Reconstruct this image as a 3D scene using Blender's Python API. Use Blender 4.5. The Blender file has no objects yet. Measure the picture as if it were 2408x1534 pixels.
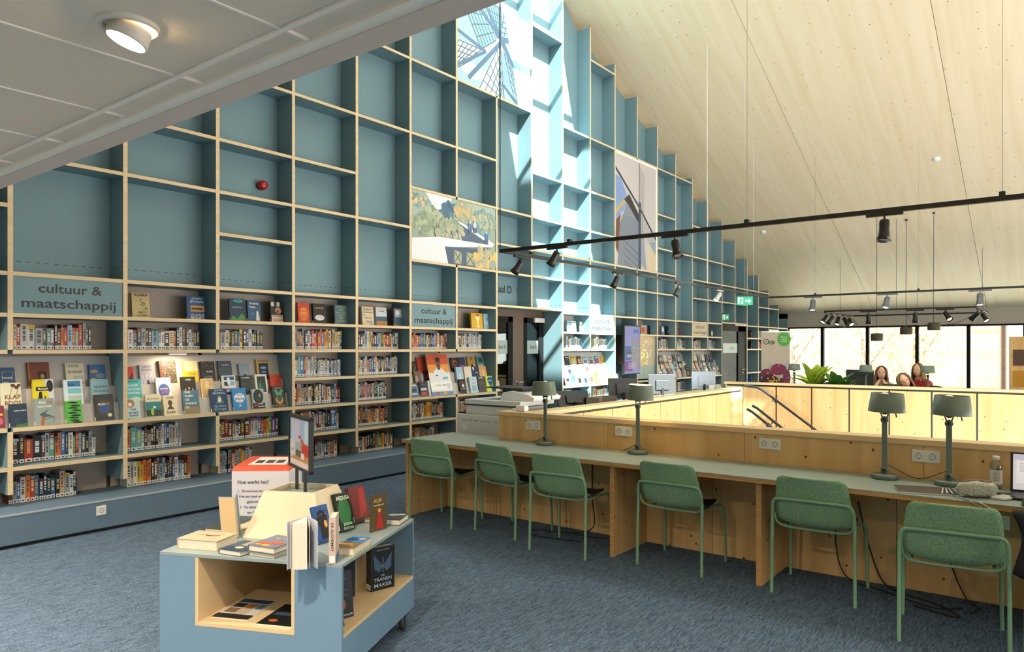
import bpy, bmesh, math, random
from mathutils import Vector, Matrix, Quaternion

# ------------------------------------------------------------------ camera, sky, sun, exposure
C = bpy.context.scene.collection
S = bpy.context.scene
FPX, CX, HY, CAMZ = 1692.5, 1204.0, 820.0, 1.62
YAW = math.atan((2500.7 - CX) / FPX)
cY, sY = math.cos(YAW), math.sin(YAW)
cam = bpy.data.cameras.new('camera')
cam.sensor_width = 36.0
cam.lens = 36.0 * FPX / 2408.0
cam.shift_y = (HY - 767.0) / 2408.0
cam.clip_end = 300
camo = bpy.data.objects.new('camera', cam)
camo.location = (0, 0, CAMZ)
camo.rotation_euler = (math.pi / 2, 0, YAW - math.pi / 2)
C.objects.link(camo)
S.camera = camo
S.view_settings.view_transform = 'Standard'
S.view_settings.look = 'None'
S.view_settings.gamma = 1.0
S.view_settings.use_curve_mapping = False
S.view_settings.exposure = 1.08
w = bpy.data.worlds.new('daylight'); S.world = w; w.use_nodes = True
bgn = w.node_tree.nodes['Background']
bgn.inputs[0].default_value = (1.0, 0.97, 0.94, 1)
bgn.inputs[1].default_value = 4.8
sun = bpy.data.lights.new('sun', 'SUN'); sun.energy = 24.0; sun.angle = 0.009; sun.color = (1.0, 0.96, 0.90)
suno = bpy.data.objects.new('sun', sun)
suno.rotation_euler = Vector((0.285, 0.88, -1.0)).to_track_quat('-Z', 'Y').to_euler()
suno.location = (8, -6, 18); C.objects.link(suno)
S.cycles.max_bounces = 7
S.cycles.diffuse_bounces = 4
S.cycles.glossy_bounces = 3
S.cycles.sample_clamp_indirect = 6.0
S.cycles.caustics_reflective = False
S.cycles.caustics_refractive = False

def portal(name, loc, rot, sx, sy):
    l = bpy.data.lights.new(name, 'AREA'); l.shape = 'RECTANGLE'; l.size = sx; l.size_y = sy
    l.cycles.is_portal = True
    o = bpy.data.objects.new(name, l); o.location = loc; o.rotation_euler = rot; C.objects.link(o)
portal('window_portal', (23.95, 0, 1.15), (0, math.pi / 2, 0), 2.4, 15.0)
portal('skylight_portal', (9.6, 2.2, 8.74), (0, 0, 0), 2.3, 10.6)
portal('gable_portal', (9.2, -9.0, 1.7), (math.pi / 2, 0, 0), 17.6, 1.8)

# ------------------------------------------------------------------ helpers
rnd = random.Random(7)
def lin(h):
    h = h.lstrip('#')
    out = []
    for i in (0, 2, 4):
        v = int(h[i:i + 2], 16) / 255
        out.append(v / 12.92 if v <= 0.04045 else ((v + 0.055) / 1.055) ** 2.4)
    return tuple(out)
def G(x, y, z):
    "point at height z seen at photo pixel x, y"
    t = (x - CX) / FPX
    d = (z - CAMZ) / (-(y - HY) / FPX)
    return Vector(((cY + t * sY) * d, (sY - t * cY) * d, z))
def WX(x, Y):
    "X of photo column x on the plane at Y"
    t = (x - CX) / FPX
    return Y * (cY + t * sY) / (sY - t * cY)
def WZ(x, y, Y):
    t = (x - CX) / FPX
    return CAMZ - (y - HY) / FPX * Y / (sY - t * cY)

def nodes(name):
    m = bpy.data.materials.new(name); m.use_nodes = True
    nt = m.node_tree; b = nt.nodes['Principled BSDF']
    return m, nt, b
def N(nt, t, **kw):
    n = nt.nodes.new(t)
    for k, v in kw.items(): setattr(n, k, v)
    return n
def mat(name, col, rough=0.55, metal=0.0, noise=0.0, scale=8.0, stretch=(1, 1, 1), bump=0.0, spec=0.5, emit=None, es=0.0):
    m, nt, b = nodes(name)
    c = lin(col) if isinstance(col, str) else col
    b.inputs['Base Color'].default_value = (*c, 1)
    b.inputs['Roughness'].default_value = rough
    b.inputs['Metallic'].default_value = metal
    b.inputs['Specular IOR Level'].default_value = spec
    if emit:
        b.inputs['Emission Color'].default_value = (*lin(emit), 1); b.inputs['Emission Strength'].default_value = es
    if noise or bump:
        tc = N(nt, 'ShaderNodeTexCoord'); mp = N(nt, 'ShaderNodeMapping'); mp.inputs['Scale'].default_value = stretch
        nz = N(nt, 'ShaderNodeTexNoise'); nz.inputs['Scale'].default_value = scale; nz.inputs['Detail'].default_value = 5
        nt.links.new(tc.outputs['Object'], mp.inputs[0]); nt.links.new(mp.outputs[0], nz.inputs['Vector'])
        if noise:
            mr = N(nt, 'ShaderNodeMapRange'); mr.inputs[3].default_value = 1 - noise; mr.inputs[4].default_value = 1 + noise
            mr.inputs[1].default_value = 0.25; mr.inputs[2].default_value = 0.75
            mx = N(nt, 'ShaderNodeMix', data_type='RGBA', blend_type='MULTIPLY'); mx.inputs[0].default_value = 1
            mx.inputs[6].default_value = (*c, 1)
            nt.links.new(nz.outputs[0], mr.inputs[0]); nt.links.new(mr.outputs[0], mx.inputs[7]); nt.links.new(mx.outputs[2], b.inputs['Base Color'])
        if bump:
            bp = N(nt, 'ShaderNodeBump'); bp.inputs['Strength'].default_value = bump; bp.inputs['Distance'].default_value = 0.004
            nt.links.new(nz.outputs[0], bp.inputs['Height']); nt.links.new(bp.outputs[0], b.inputs['Normal'])
    return m
def wood(name, base, dark, knot, grain=(14, 14, 0.7), knots=2.6, ksize=0.035, kstretch=(1, 1, 0.75), kprob=0.45, rough=0.5, gmix=0.5, plane='wall'):
    m, nt, b = nodes(name)
    tc = N(nt, 'ShaderNodeTexCoord'); oi = N(nt, 'ShaderNodeObjectInfo')
    sh = N(nt, 'ShaderNodeVectorMath', operation='ADD'); sc = N(nt, 'ShaderNodeVectorMath', operation='SCALE'); sc.inputs['Scale'].default_value = 37.0
    cb = N(nt, 'ShaderNodeCombineXYZ')
    for i in range(3): nt.links.new(oi.outputs['Random'], cb.inputs[i])
    nt.links.new(cb.outputs[0], sc.inputs[0]); nt.links.new(tc.outputs['Object'], sh.inputs[0]); nt.links.new(sc.outputs[0], sh.inputs[1])
    mp = N(nt, 'ShaderNodeMapping'); mp.inputs['Scale'].default_value = grain; nt.links.new(sh.outputs[0], mp.inputs[0])
    n1 = N(nt, 'ShaderNodeTexNoise'); n1.inputs['Scale'].default_value = 1.0; n1.inputs['Detail'].default_value = 6; n1.inputs['Distortion'].default_value = 0.6
    nt.links.new(mp.outputs[0], n1.inputs['Vector'])
    mr = N(nt, 'ShaderNodeMapRange'); mr.inputs[1].default_value = 0.35; mr.inputs[2].default_value = 0.75; mr.inputs[4].default_value = gmix
    nt.links.new(n1.outputs[0], mr.inputs[0])
    mx = N(nt, 'ShaderNodeMix', data_type='RGBA'); mx.inputs[6].default_value = (*lin(base), 1); mx.inputs[7].default_value = (*lin(dark), 1)
    nt.links.new(mr.outputs[0], mx.inputs[0])
    sx_ = N(nt, 'ShaderNodeSeparateXYZ'); nt.links.new(sh.outputs[0], sx_.inputs[0]); cx_ = N(nt, 'ShaderNodeCombineXYZ')
    if plane == 'wall':
        sm_ = N(nt, 'ShaderNodeMath', operation='ADD'); nt.links.new(sx_.outputs[0], sm_.inputs[0]); nt.links.new(sx_.outputs[1], sm_.inputs[1]); nt.links.new(sm_.outputs[0], cx_.inputs[0]); nt.links.new(sx_.outputs[2], cx_.inputs[1])
    else:
        nt.links.new(sx_.outputs[0], cx_.inputs[0]); nt.links.new(sx_.outputs[1], cx_.inputs[1])
    nz_ = N(nt, 'ShaderNodeTexNoise'); nz_.inputs['Scale'].default_value = 40; nt.links.new(cx_.outputs[0], nz_.inputs['Vector'])
    ma_ = N(nt, 'ShaderNodeVectorMath', operation='MULTIPLY_ADD'); ma_.inputs[1].default_value = (.012, .012, 0); nt.links.new(nz_.outputs['Color'], ma_.inputs[0]); nt.links.new(cx_.outputs[0], ma_.inputs[2])
    mk = N(nt, 'ShaderNodeMapping'); mk.inputs['Scale'].default_value = kstretch; nt.links.new(ma_.outputs[0], mk.inputs[0])
    vo = N(nt, 'ShaderNodeTexVoronoi'); vo.voronoi_dimensions = '2D'; vo.inputs['Scale'].default_value = knots; nt.links.new(mk.outputs[0], vo.inputs['Vector'])
    kr = N(nt, 'ShaderNodeMapRange'); kr.inputs[1].default_value = ksize * knots * 0.6; kr.inputs[2].default_value = ksize * knots * 1.1
    kr.inputs[3].default_value = 1; kr.inputs[4].default_value = 0
    nt.links.new(vo.outputs['Distance'], kr.inputs[0])
    sp = N(nt, 'ShaderNodeSeparateColor'); nt.links.new(vo.outputs['Color'], sp.inputs[0])
    th = N(nt, 'ShaderNodeMath', operation='LESS_THAN'); th.inputs[1].default_value = kprob; nt.links.new(sp.outputs[0], th.inputs[0])
    ml = N(nt, 'ShaderNodeMath', operation='MULTIPLY'); nt.links.new(kr.outputs[0], ml.inputs[0]); nt.links.new(th.outputs[0], ml.inputs[1])
    mk2 = N(nt, 'ShaderNodeMix', data_type='RGBA'); mk2.inputs[7].default_value = (*lin(knot), 1)
    nt.links.new(ml.outputs[0], mk2.inputs[0]); nt.links.new(mx.outputs[2], mk2.inputs[6]); nt.links.new(mk2.outputs[2], b.inputs['Base Color'])
    b.inputs['Roughness'].default_value = rough
    b.inputs['Specular IOR Level'].default_value = 0.35
    return m
def vmat(name, rough=0.5, emit=0.0, spec=0.4, gain=1.0):
    m, nt, b = nodes(name)
    at = N(nt, 'ShaderNodeAttribute', attribute_name='Col')
    if gain != 1.0:
        sc = N(nt, 'ShaderNodeVectorMath', operation='SCALE'); sc.inputs['Scale'].default_value = gain; nt.links.new(at.outputs['Color'], sc.inputs[0]); nt.links.new(sc.outputs[0], b.inputs['Base Color'])
    else: nt.links.new(at.outputs['Color'], b.inputs['Base Color']); b.inputs['Roughness'].default_value = rough
    b.inputs['Specular IOR Level'].default_value = spec
    if emit:
        nt.links.new(at.outputs['Color'], b.inputs['Emission Color']); b.inputs['Emission Strength'].default_value = emit
    return m
def glassmat(name, tint='#ffffff', gloss=0.08):
    m = bpy.data.materials.new(name); m.use_nodes = True; nt = m.node_tree
    nt.nodes.clear()
    out = N(nt, 'ShaderNodeOutputMaterial'); t = N(nt, 'ShaderNodeBsdfTransparent'); g = N(nt, 'ShaderNodeBsdfGlossy'); mx = N(nt, 'ShaderNodeMixShader')
    t.inputs[0].default_value = (*lin(tint), 1); g.inputs['Roughness'].default_value = 0.02; mx.inputs[0].default_value = gloss
    nt.links.new(t.outputs[0], mx.inputs[1]); nt.links.new(g.outputs[0], mx.inputs[2]); nt.links.new(mx.outputs[0], out.inputs[0])
    return m

class MB:
    "collects faces; every face has a material index and a colour"
    def __init__(s): s.v = []; s.f = []; s.mi = []; s.c = []; s.sm = []
    def add(s, vs, fs, mi=0, col=None, smooth=False):
        o = len(s.v); s.v += [tuple(p) for p in vs]
        for i, f in enumerate(fs):
            s.f.append(tuple(a + o for a in f))
            s.mi.append(mi[i] if isinstance(mi, (list, tuple)) else mi)
            s.c.append(col); s.sm.append(smooth)
        return s
    def box(s, x0, x1, y0, y1, z0, z1, mi=0, col=None, m=None):
        "mi may be a dict of side -> index; sides: -x +x -y +y -z +z"
        vs = [(x, y, z) for z in (z0, z1) for y in (y0, y1) for x in (x0, x1)]
        if m is not None: vs = [m @ Vector(p) for p in vs]
        fs = [(0, 2, 3, 1), (4, 5, 7, 6), (0, 1, 5, 4), (2, 6, 7, 3), (0, 4, 6, 2), (1, 3, 7, 5)]
        if isinstance(mi, dict):
            ks = ['-z', '+z', '-y', '+y', '-x', '+x']; mi = [mi.get(k, 0) for k in ks]
        return s.add(vs, fs, mi, col)
    def prism(s, pts, fn, lo, hi, mi=0, col=None, smooth=False):
        "pts: 2D outline, fn(u, v, w) -> 3D"
        n = len(pts)
        vs = [fn(u, v, lo) for u, v in pts] + [fn(u, v, hi) for u, v in pts]
        s.add(vs, [tuple(range(n))[::-1], tuple(range(n, 2 * n))], mi, col)
        return s.add(vs, [(i, (i + 1) % n, (i + 1) % n + n, i + n) for i in range(n)], mi, col, smooth)
    def lathe(s, prof, c=(0, 0, 0), n=20, mi=0, col=None, smooth=True, m=None, cap=True):
        vs = []
        for r, z in prof:
            for i in range(n):
                a = 2 * math.pi * i / n
                p = Vector((r * math.cos(a), r * math.sin(a), z))
                if m is not None: p = m @ p
                vs.append(p + Vector(c))
        fs = []
        for k in range(len(prof) - 1):
            for i in range(n):
                j = (i + 1) % n
                fs.append((k * n + i, k * n + j, (k + 1) * n + j, (k + 1) * n + i))
        s.add(vs, fs, mi, col, smooth)
        if cap:
            o = [tuple(range(n))[::-1], tuple(range((len(prof) - 1) * n, len(prof) * n))]
            s.add(vs, o, mi, col)
        return s
    def tube(s, path, r, n=8, mi=0, col=None, cap=True, sub=0):
        P = [Vector(p) for p in path]
        if sub: P = smooth_path(P, sub)
        R = r if isinstance(r, (list, tuple)) else [r] * len(P)
        if len(R) != len(P): R = [R[0] + (R[-1] - R[0]) * i / (len(P) - 1) for i in range(len(P))]
        vs = []; ref = None
        for i, p in enumerate(P):
            d = (P[min(i + 1, len(P) - 1)] - P[max(i - 1, 0)]).normalized()
            if ref is None:
                ref = Vector((0, 0, 1)) if abs(d.z) < 0.9 else Vector((1, 0, 0))
            a = (ref - d * ref.dot(d)).normalized(); ref = a; b = d.cross(a)
            for k in range(n):
                t = 2 * math.pi * k / n
                vs.append(p + (a * math.cos(t) + b * math.sin(t)) * R[i])
        fs = []
        for i in range(len(P) - 1):
            for k in range(n):
                j = (k + 1) % n
                fs.append((i * n + k, i * n + j, (i + 1) * n + j, (i + 1) * n + k))
        s.add(vs, fs, mi, col, True)
        if cap: s.add(vs, [tuple(range(n))[::-1], tuple(range((len(P) - 1) * n, len(P) * n))], mi, col)
        return s
    def ball(s, c, r, n=12, k=8, mi=0, col=None, m=None):
        rr = r if isinstance(r, (list, tuple)) else (r, r, r)
        vs = [];
        for i in range(k + 1):
            t = math.pi * i / k
            for j in range(n):
                a = 2 * math.pi * j / n
                p = Vector((rr[0] * math.sin(t) * math.cos(a), rr[1] * math.sin(t) * math.sin(a), rr[2] * math.cos(t)))
                if m is not None: p = m @ p
                vs.append(p + Vector(c))
        fs = [(i * n + j, (i + 1) * n + j, (i + 1) * n + (j + 1) % n, i * n + (j + 1) % n) for i in range(k) for j in range(n)]
        return s.add(vs, fs, mi, col, True)
    def grid(s, rows, mi=0, col=None, smooth=True):
        nr, nc = len(rows), len(rows[0])
        vs = [p for r in rows for p in r]
        return s.add(vs, [(i * nc + j, i * nc + j + 1, (i + 1) * nc + j + 1, (i + 1) * nc + j) for i in range(nr - 1) for j in range(nc - 1)], mi, col, smooth)
def smooth_path(P, sub):
    out = []
    for i in range(len(P) - 1):
        p0, p1, p2, p3 = P[max(i - 1, 0)], P[i], P[i + 1], P[min(i + 2, len(P) - 1)]
        for k in range(sub):
            t = k / sub
            out.append(0.5 * ((2 * p1) + (p2 - p0) * t + (2 * p0 - 5 * p1 + 4 * p2 - p3) * t * t + (3 * p1 - p0 - 3 * p2 + p3) * t ** 3))
    out.append(P[-1]); return out

MAT = {}          # world matrices of empties and parents
def mesh(name, mb, mats):
    me = bpy.data.meshes.new(name)
    me.from_pydata([tuple(v) for v in mb.v], [], mb.f)
    ms = mats if isinstance(mats, (list, tuple)) else [mats]
    for m in ms: me.materials.append(m)
    me.polygons.foreach_set('material_index', mb.mi)
    me.polygons.foreach_set('use_smooth', mb.sm)
    if any(c is not None for c in mb.c):
        at = me.color_attributes.new('Col', 'FLOAT_COLOR', 'CORNER')
        buf = []
        for f, c in zip(mb.f, mb.c):
            c = (1, 1, 1) if c is None else c
            buf += [c[0], c[1], c[2], 1.0] * len(f)
        at.data.foreach_set('color', buf)
    me.update()
    return me
def tag(o, label=None, cat=None, group=None, kind=None):
    if label: o['label'] = label
    if cat: o['category'] = cat
    if group: o['group'] = group
    if kind: o['kind'] = kind
    return o
def obj(name, mb, mats, parent=None, local=False, bevel=0.0, label=None, cat=None, group=None, kind=None):
    """one mesh object; vertices are world coordinates unless local.  A top-level object gets its origin at its base"""
    if parent is not None:
        base = MAT[parent.name] if not local else None
        if base is not None:
            inv = base.inverted(); mb.v = [tuple(inv @ Vector(v)) for v in mb.v]
        M = Matrix.Identity(4)
    else:
        xs = [v[0] for v in mb.v]; ys = [v[1] for v in mb.v]; zs = [v[2] for v in mb.v]
        o3 = Vector(((min(xs) + max(xs)) / 2, (min(ys) + max(ys)) / 2, min(zs)))
        mb.v = [(v[0] - o3.x, v[1] - o3.y, v[2] - o3.z) for v in mb.v]
        M = Matrix.Translation(o3)
    o = bpy.data.objects.new(name, mesh(name, mb, mats))
    C.objects.link(o)
    o.matrix_basis = M
    if parent is not None: o.parent = parent
    MAT[o.name] = (MAT[parent.name] @ M) if parent is not None else M
    if bevel:
        b = o.modifiers.new('bevel', 'BEVEL'); b.width = bevel; b.segments = 2; b.limit_method = 'ANGLE'; b.angle_limit = 0.7
    tag(o, label, cat, group, kind)
    return o
def thing(name, label, cat, loc=(0, 0, 0), rz=0.0, group=None, rot=None, kind=None):
    o = bpy.data.objects.new(name, None); C.objects.link(o)
    o.empty_display_size = 0.1
    M = Matrix.Translation(Vector(loc)) @ (rot if rot is not None else Matrix.Rotation(rz, 4, 'Z'))
    o.matrix_basis = M; MAT[o.name] = M
    tag(o, label, cat, group, kind)
    return o
_txt = {}
def text_mesh(s):
    "triangles of a word, height of a capital about 0.7, centred"
    if s in _txt: return _txt[s]
    cu = bpy.data.curves.new('lettering', 'FONT'); cu.body = s; cu.align_x = 'CENTER'; cu.align_y = 'CENTER'; cu.resolution_u = 3; cu.offset = .014
    o = bpy.data.objects.new('lettering', cu)
    me = bpy.data.meshes.new_from_object(o)
    vs = [(v.co.x, v.co.y) for v in me.vertices]; fs = [tuple(p.vertices) for p in me.polygons]
    wd = (max(v[0] for v in vs) - min(v[0] for v in vs)) if vs else 1
    bpy.data.objects.remove(o); bpy.data.curves.remove(cu); bpy.data.meshes.remove(me)
    _txt[s] = (vs, fs, wd); return _txt[s]
class Print:
    "flat print: coloured shapes in x, y (metres), each a hair above the last"
    def __init__(s, step=0.00025): s.mb = MB(); s.z = 0.0; s.step = step; s.bold = 0
    def poly(s, pts, col):
        s.z += s.step
        s.mb.add([(x, y, s.z) for x, y in pts], [tuple(range(len(pts)))], 0, lin(col)); return s
    def rect(s, x0, y0, x1, y1, col): return s.poly([(x0, y0), (x1, y0), (x1, y1), (x0, y1)], col)
    def ell(s, cx, cy, rx, ry, col, n=16): return s.poly([(cx + rx * math.cos(2 * math.pi * i / n), cy + ry * math.sin(2 * math.pi * i / n)) for i in range(n)], col)
    def line(s, pts, wd, col):
        s.z += s.step
        for (x0, y0), (x1, y1) in zip(pts, pts[1:]):
            dx, dy = x1 - x0, y1 - y0; L = math.hypot(dx, dy) or 1; ox, oy = -dy / L * wd / 2, dx / L * wd / 2
            s.mb.add([(x0 + ox, y0 + oy, s.z), (x0 - ox, y0 - oy, s.z), (x1 - ox, y1 - oy, s.z), (x1 + ox, y1 + oy, s.z)], [(0, 1, 2, 3)], 0, lin(col))
        return s
    def text(s, t, cx, cy, size, col, width=None, sx=1.0, rot=0.0):
        vs, fs, wd = text_mesh(t)
        if not fs: return s
        s.z += s.step
        kx = size * sx
        if width: kx = width / wd
        ca, sa = math.cos(rot), math.sin(rot)
        s.mb.add([(cx + x * kx * ca - y * size * sa, cy + x * kx * sa + y * size * ca, s.z) for x, y in vs], fs, 0, lin(col)); return s
    def place(s, o, right, up):
        r = Vector(right).normalized(); u = Vector(up).normalized(); n = r.cross(u); o = Vector(o)
        s.mb.v = [tuple(o + r * x + u * y + n * z) for x, y, z in s.mb.v]
        return s.mb
def clip_poly(pts, x0, y0, x1, y1):
    def cut(P, f, t):
        out = []
        for a, b in zip(P, P[1:] + P[:1]):
            fa, fb = f(a), f(b)
            if fa >= 0: out.append(a)
            if (fa >= 0) != (fb >= 0):
                k = fa / (fa - fb); out.append((a[0] + (b[0] - a[0]) * k, a[1] + (b[1] - a[1]) * k))
        return out
    for f in (lambda p: p[0] - x0, lambda p: x1 - p[0], lambda p: p[1] - y0, lambda p: y1 - p[1]):
        pts = cut(pts, f, 0)
        if len(pts) < 3: return []
    return pts

# ------------------------------------------------------------------ materials
M_TEAL = mat('painted_teal_board', '#718f98', 0.55, noise=0.03, scale=3, spec=0.3)
M_EDGE = wood('plywood_edge', '#dcc6a0', '#c2a478', '#b39468', grain=(0.8, 30, 30), knots=1.0, ksize=0.001, kprob=0.0, gmix=0.6)
M_BEIGE = mat('beige_liner', '#a89c90', 0.6, noise=0.03)
M_BENCH = mat('blue_grey_bench', '#62788c', 0.5, noise=0.03, spec=0.3)
M_BLACK = mat('black_metal', '#161616', 0.4)
M_PINE = wood('pine_panel', '#e0bd84', '#c4955a', '#6b4726', grain=(9, 9, 0.6), knots=4.6, ksize=0.0095, kstretch=(1, .8, 1), kprob=0.62, gmix=0.7)
M_CAP = wood('pine_cap', '#e3c596', '#cfa874', '#8a6844', grain=(6, 1.0, 6), knots=1.2, ksize=0.008, kprob=0.3, plane='floor')
M_ROOF = wood('whitewashed_timber_roof', '#eadabb', '#d9c49a', '#8a7a62', grain=(0.35, 6.0, 0.35), knots=3.4, ksize=0.011, kstretch=(0.8, 1, 1), kprob=0.5, gmix=0.6, plane='floor')
M_TOP = mat('grey_green_linoleum', '#8d9a90', 0.45, noise=0.03, scale=3)
M_PLY = wood('plywood_layers', '#c79a5e', '#9a6f3d', '#7a5530', grain=(2, 2, 60), knots=1, ksize=0.001, kprob=0.0, gmix=0.8)
M_TILE = mat('ceiling_tile', '#e2d2be', 0.9, noise=0.03, scale=120, bump=0.15)
M_TBAR = mat('ceiling_bar', '#efe6da', 0.6)
M_PLASTER = mat('painted_plaster', '#b5b0a4', 0.8, noise=0.02)
M_WHITE = mat('white_plastic', '#e4e4e0', 0.4)
M_DARK = mat('dark_plastic', '#1b1c1e', 0.45)
M_CHROME = mat('chrome', '#c8c8c8', 0.2, 1.0)
M_PRINT = vmat('printed_colour', 0.5)
M_GLASS = glassmat('window_glass', '#f4faf8', 0.06)
def carpet():
    m, nt, b = nodes('blue_carpet')
    tc = N(nt, 'ShaderNodeTexCoord')
    mp = N(nt, 'ShaderNodeMapping'); mp.inputs['Scale'].default_value = (12, 150, 1); nt.links.new(tc.outputs['Object'], mp.inputs[0])
    n1 = N(nt, 'ShaderNodeTexNoise'); n1.inputs['Scale'].default_value = 1.0; n1.inputs['Detail'].default_value = 4; nt.links.new(mp.outputs[0], n1.inputs['Vector'])
    n2 = N(nt, 'ShaderNodeTexNoise'); n2.inputs['Scale'].default_value = 130; n2.inputs['Detail'].default_value = 3; nt.links.new(tc.outputs['Object'], n2.inputs['Vector'])
    ad = N(nt, 'ShaderNodeMath', operation='ADD'); nt.links.new(n1.outputs[0], ad.inputs[0]); nt.links.new(n2.outputs[0], ad.inputs[1])
    cr = N(nt, 'ShaderNodeValToRGB'); e = cr.color_ramp.elements
    e[0].position = 0.36; e[0].color = (*lin('#2d3b4a'), 1); e[1].position = 0.64; e[1].color = (*lin('#6c8198'), 1)
    hf = N(nt, 'ShaderNodeMath', operation='MULTIPLY'); hf.inputs[1].default_value = 0.5; nt.links.new(ad.outputs[0], hf.inputs[0])
    nt.links.new(hf.outputs[0], cr.inputs[0]); nt.links.new(cr.outputs[0], b.inputs['Base Color'])
    b.inputs['Roughness'].default_value = 0.95; b.inputs['Specular IOR Level'].default_value = 0.1
    bp = N(nt, 'ShaderNodeBump'); bp.inputs['Strength'].default_value = 0.35; bp.inputs['Distance'].default_value = 0.004
    nt.links.new(hf.outputs[0], bp.inputs['Height']); nt.links.new(bp.outputs[0], b.inputs['Normal'])
    return m
M_CARPET = carpet()

# ------------------------------------------------------------------ the room shell
D = 7.017                      # front of the bookcase
YB = 7.30                      # its back boards above the books
YL = 7.37                      # back liner of the book rows
XF = 23.8                      # window wall
YR = -9.0                      # gable opposite the bookcase, behind the camera's right
XN = -4.0
XS0 = 8.45                     # left edge of the ridge skylight
ZC = 2.555                     # low ceiling near the camera
XB = 1.524                     # its edge
SL = 0.4154
def roof(X): return 2.74 + SL * (XF - X) if X >= 10.0 else 2.74 + SL * (XF - (20.0 - X))
mb = MB()
mb.box(XN, 5.6, YR, 7.6, -0.25, 0); mb.box(5.6, 11.15, 3.95, 7.6, -0.25, 0); mb.box(11.15, 12.95, 4.3, 7.6, -0.25, 0); mb.box(12.95, XF + 0.3, YR, 7.6, -0.25, 0)
obj('floor', mb, M_CARPET, kind='structure')
mb = MB(); mb.box(5.0, 14, YR, 4.5, -3.5, -3.4); obj('floor', mb, M_CARPET, kind='structure')
# rear wall behind the bookcase, with the door opening
mb = MB()
mb.prism([(XN, 0), (8.75, 0), (8.75, 2.42), (10.66, 2.42), (10.66, 0), (XF, 0), (XF, roof(XF) + .2), (10.75, roof(10.75) + 0.9), (XS0, roof(XS0) + .9), (XN, roof(XN) + .3)], lambda u, v, q: (u, q, v), 7.46, 7.6)
obj('wall_left', mb, mat('timber_trim_wall', '#d9c8a4', 0.6), kind='structure')
# low ceiling with tiles, each tile its own piece
ceil = thing('ceiling', None, None, (0, 0, ZC), kind='structure')
mb = MB(); mb.box(XN, 1.38, YR, 7.6, ZC + 0.03, ZC + 0.2); obj('slab', mb, M_TBAR, ceil)
tiles = []
x1 = 1.262
TY0 = 1.826 - 0.6 * 18
tm = MB(); tm.box(0.003, 0.594, 0.003, 0.594, 0, 0.022); tme = mesh('tile', tm, M_TILE)
nm = MB(); nm.box(0.0, 0.10, 0.003, 0.594, 0, 0.022); nme = mesh('tile', nm, M_TILE)
for j in range(14, 28):
    for i in range(5):
        o = bpy.data.objects.new('tile', tme); C.objects.link(o); o.parent = ceil; o.location = (x1 - 0.6 * (i + 1), TY0 + 0.6 * j, 0.006)
    o = bpy.data.objects.new('tile', nme); C.objects.link(o); o.parent = ceil; o.location = (x1 + 0.018, TY0 + 0.6 * j, 0.012)
mb = MB()
mb.box(x1 - 0.004, x1 + 0.016, YR, 7.4, ZC - 0.002, ZC + 0.03); mb.box(1.365, 1.378, YR, 7.4, ZC - 0.002, ZC + 0.03)
for j in range(14, 29): mb.box(x1 - 3, 1.37, TY0 + 0.6 * j - 0.007, TY0 + 0.6 * j + 0.003, ZC + 0.002, ZC + 0.03)
obj('grid_bar', mb, M_TBAR, ceil)
mb = MB(); mb.box(1.388, 1.425, YR, 7.45, ZC + 0.005, ZC + 0.05); obj('edge_strip', mb, mat('cream_strip', '#f2ecdc', 0.5), ceil)
mb = MB(); mb.box(1.425, XB, YR, 7.45, ZC, ZC + 0.5); mb.box(1.37, 1.43, YR, 7.45, ZC + 0.06, ZC + 0.5); obj('edge_beam', mb, mat('taupe_beam', '#d2c4b8', 0.7, noise=0.02), ceil)
mb = MB(); mb.box(1.40, 1.50, YR, 7.45, ZC + 0.5, roof(1.5) + .1); obj('wall_front', mb, M_PLASTER, kind='structure')
mb = MB(); mb.box(XN - .1, XN, YR, 7.6, -.2, ZC + .2); obj('wall_back', mb, M_PLASTER, kind='structure')
# timber roof: panels 2.84 m wide running down each slope
rf = thing('ceiling', None, None, (10, 0, 2.74), kind='structure')
for k in range(6):
    y1 = 7.46 - 2.84 * k + (-0.1 if k else 0); y1 = 7.46 if k == 0 else 7.36 - 2.84 * k
    y0 = 7.36 - 2.84 * (k + 1)
    mb = MB()
    def slab(xa, xb):
        mb.add([(xa, y0 + .004, roof(xa)), (xb, y0 + .004, roof(xb)), (xb, y1 - .004, roof(xb)), (xa, y1 - .004, roof(xa)),
                (xa, y0 + .004, roof(xa) + .18), (xb, y0 + .004, roof(xb) + .18), (xb, y1 - .004, roof(xb) + .18), (xa, y1 - .004, roof(xa) + .18)],
               [(3, 2, 1, 0), (4, 5, 6, 7), (0, 1, 5, 4), (2, 3, 7, 6), (1, 2, 6, 5), (3, 0, 4, 7)])
    slab(10.75, XF + .3); obj('roof_panel', mb, M_ROOF, rf)
    mb = MB(); slab(1.4, XS0); obj('roof_panel', mb, M_ROOF, rf)
mb = MB(); mb.box(1.4, XS0, YR, 7.46, 0, 0.01)
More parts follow.
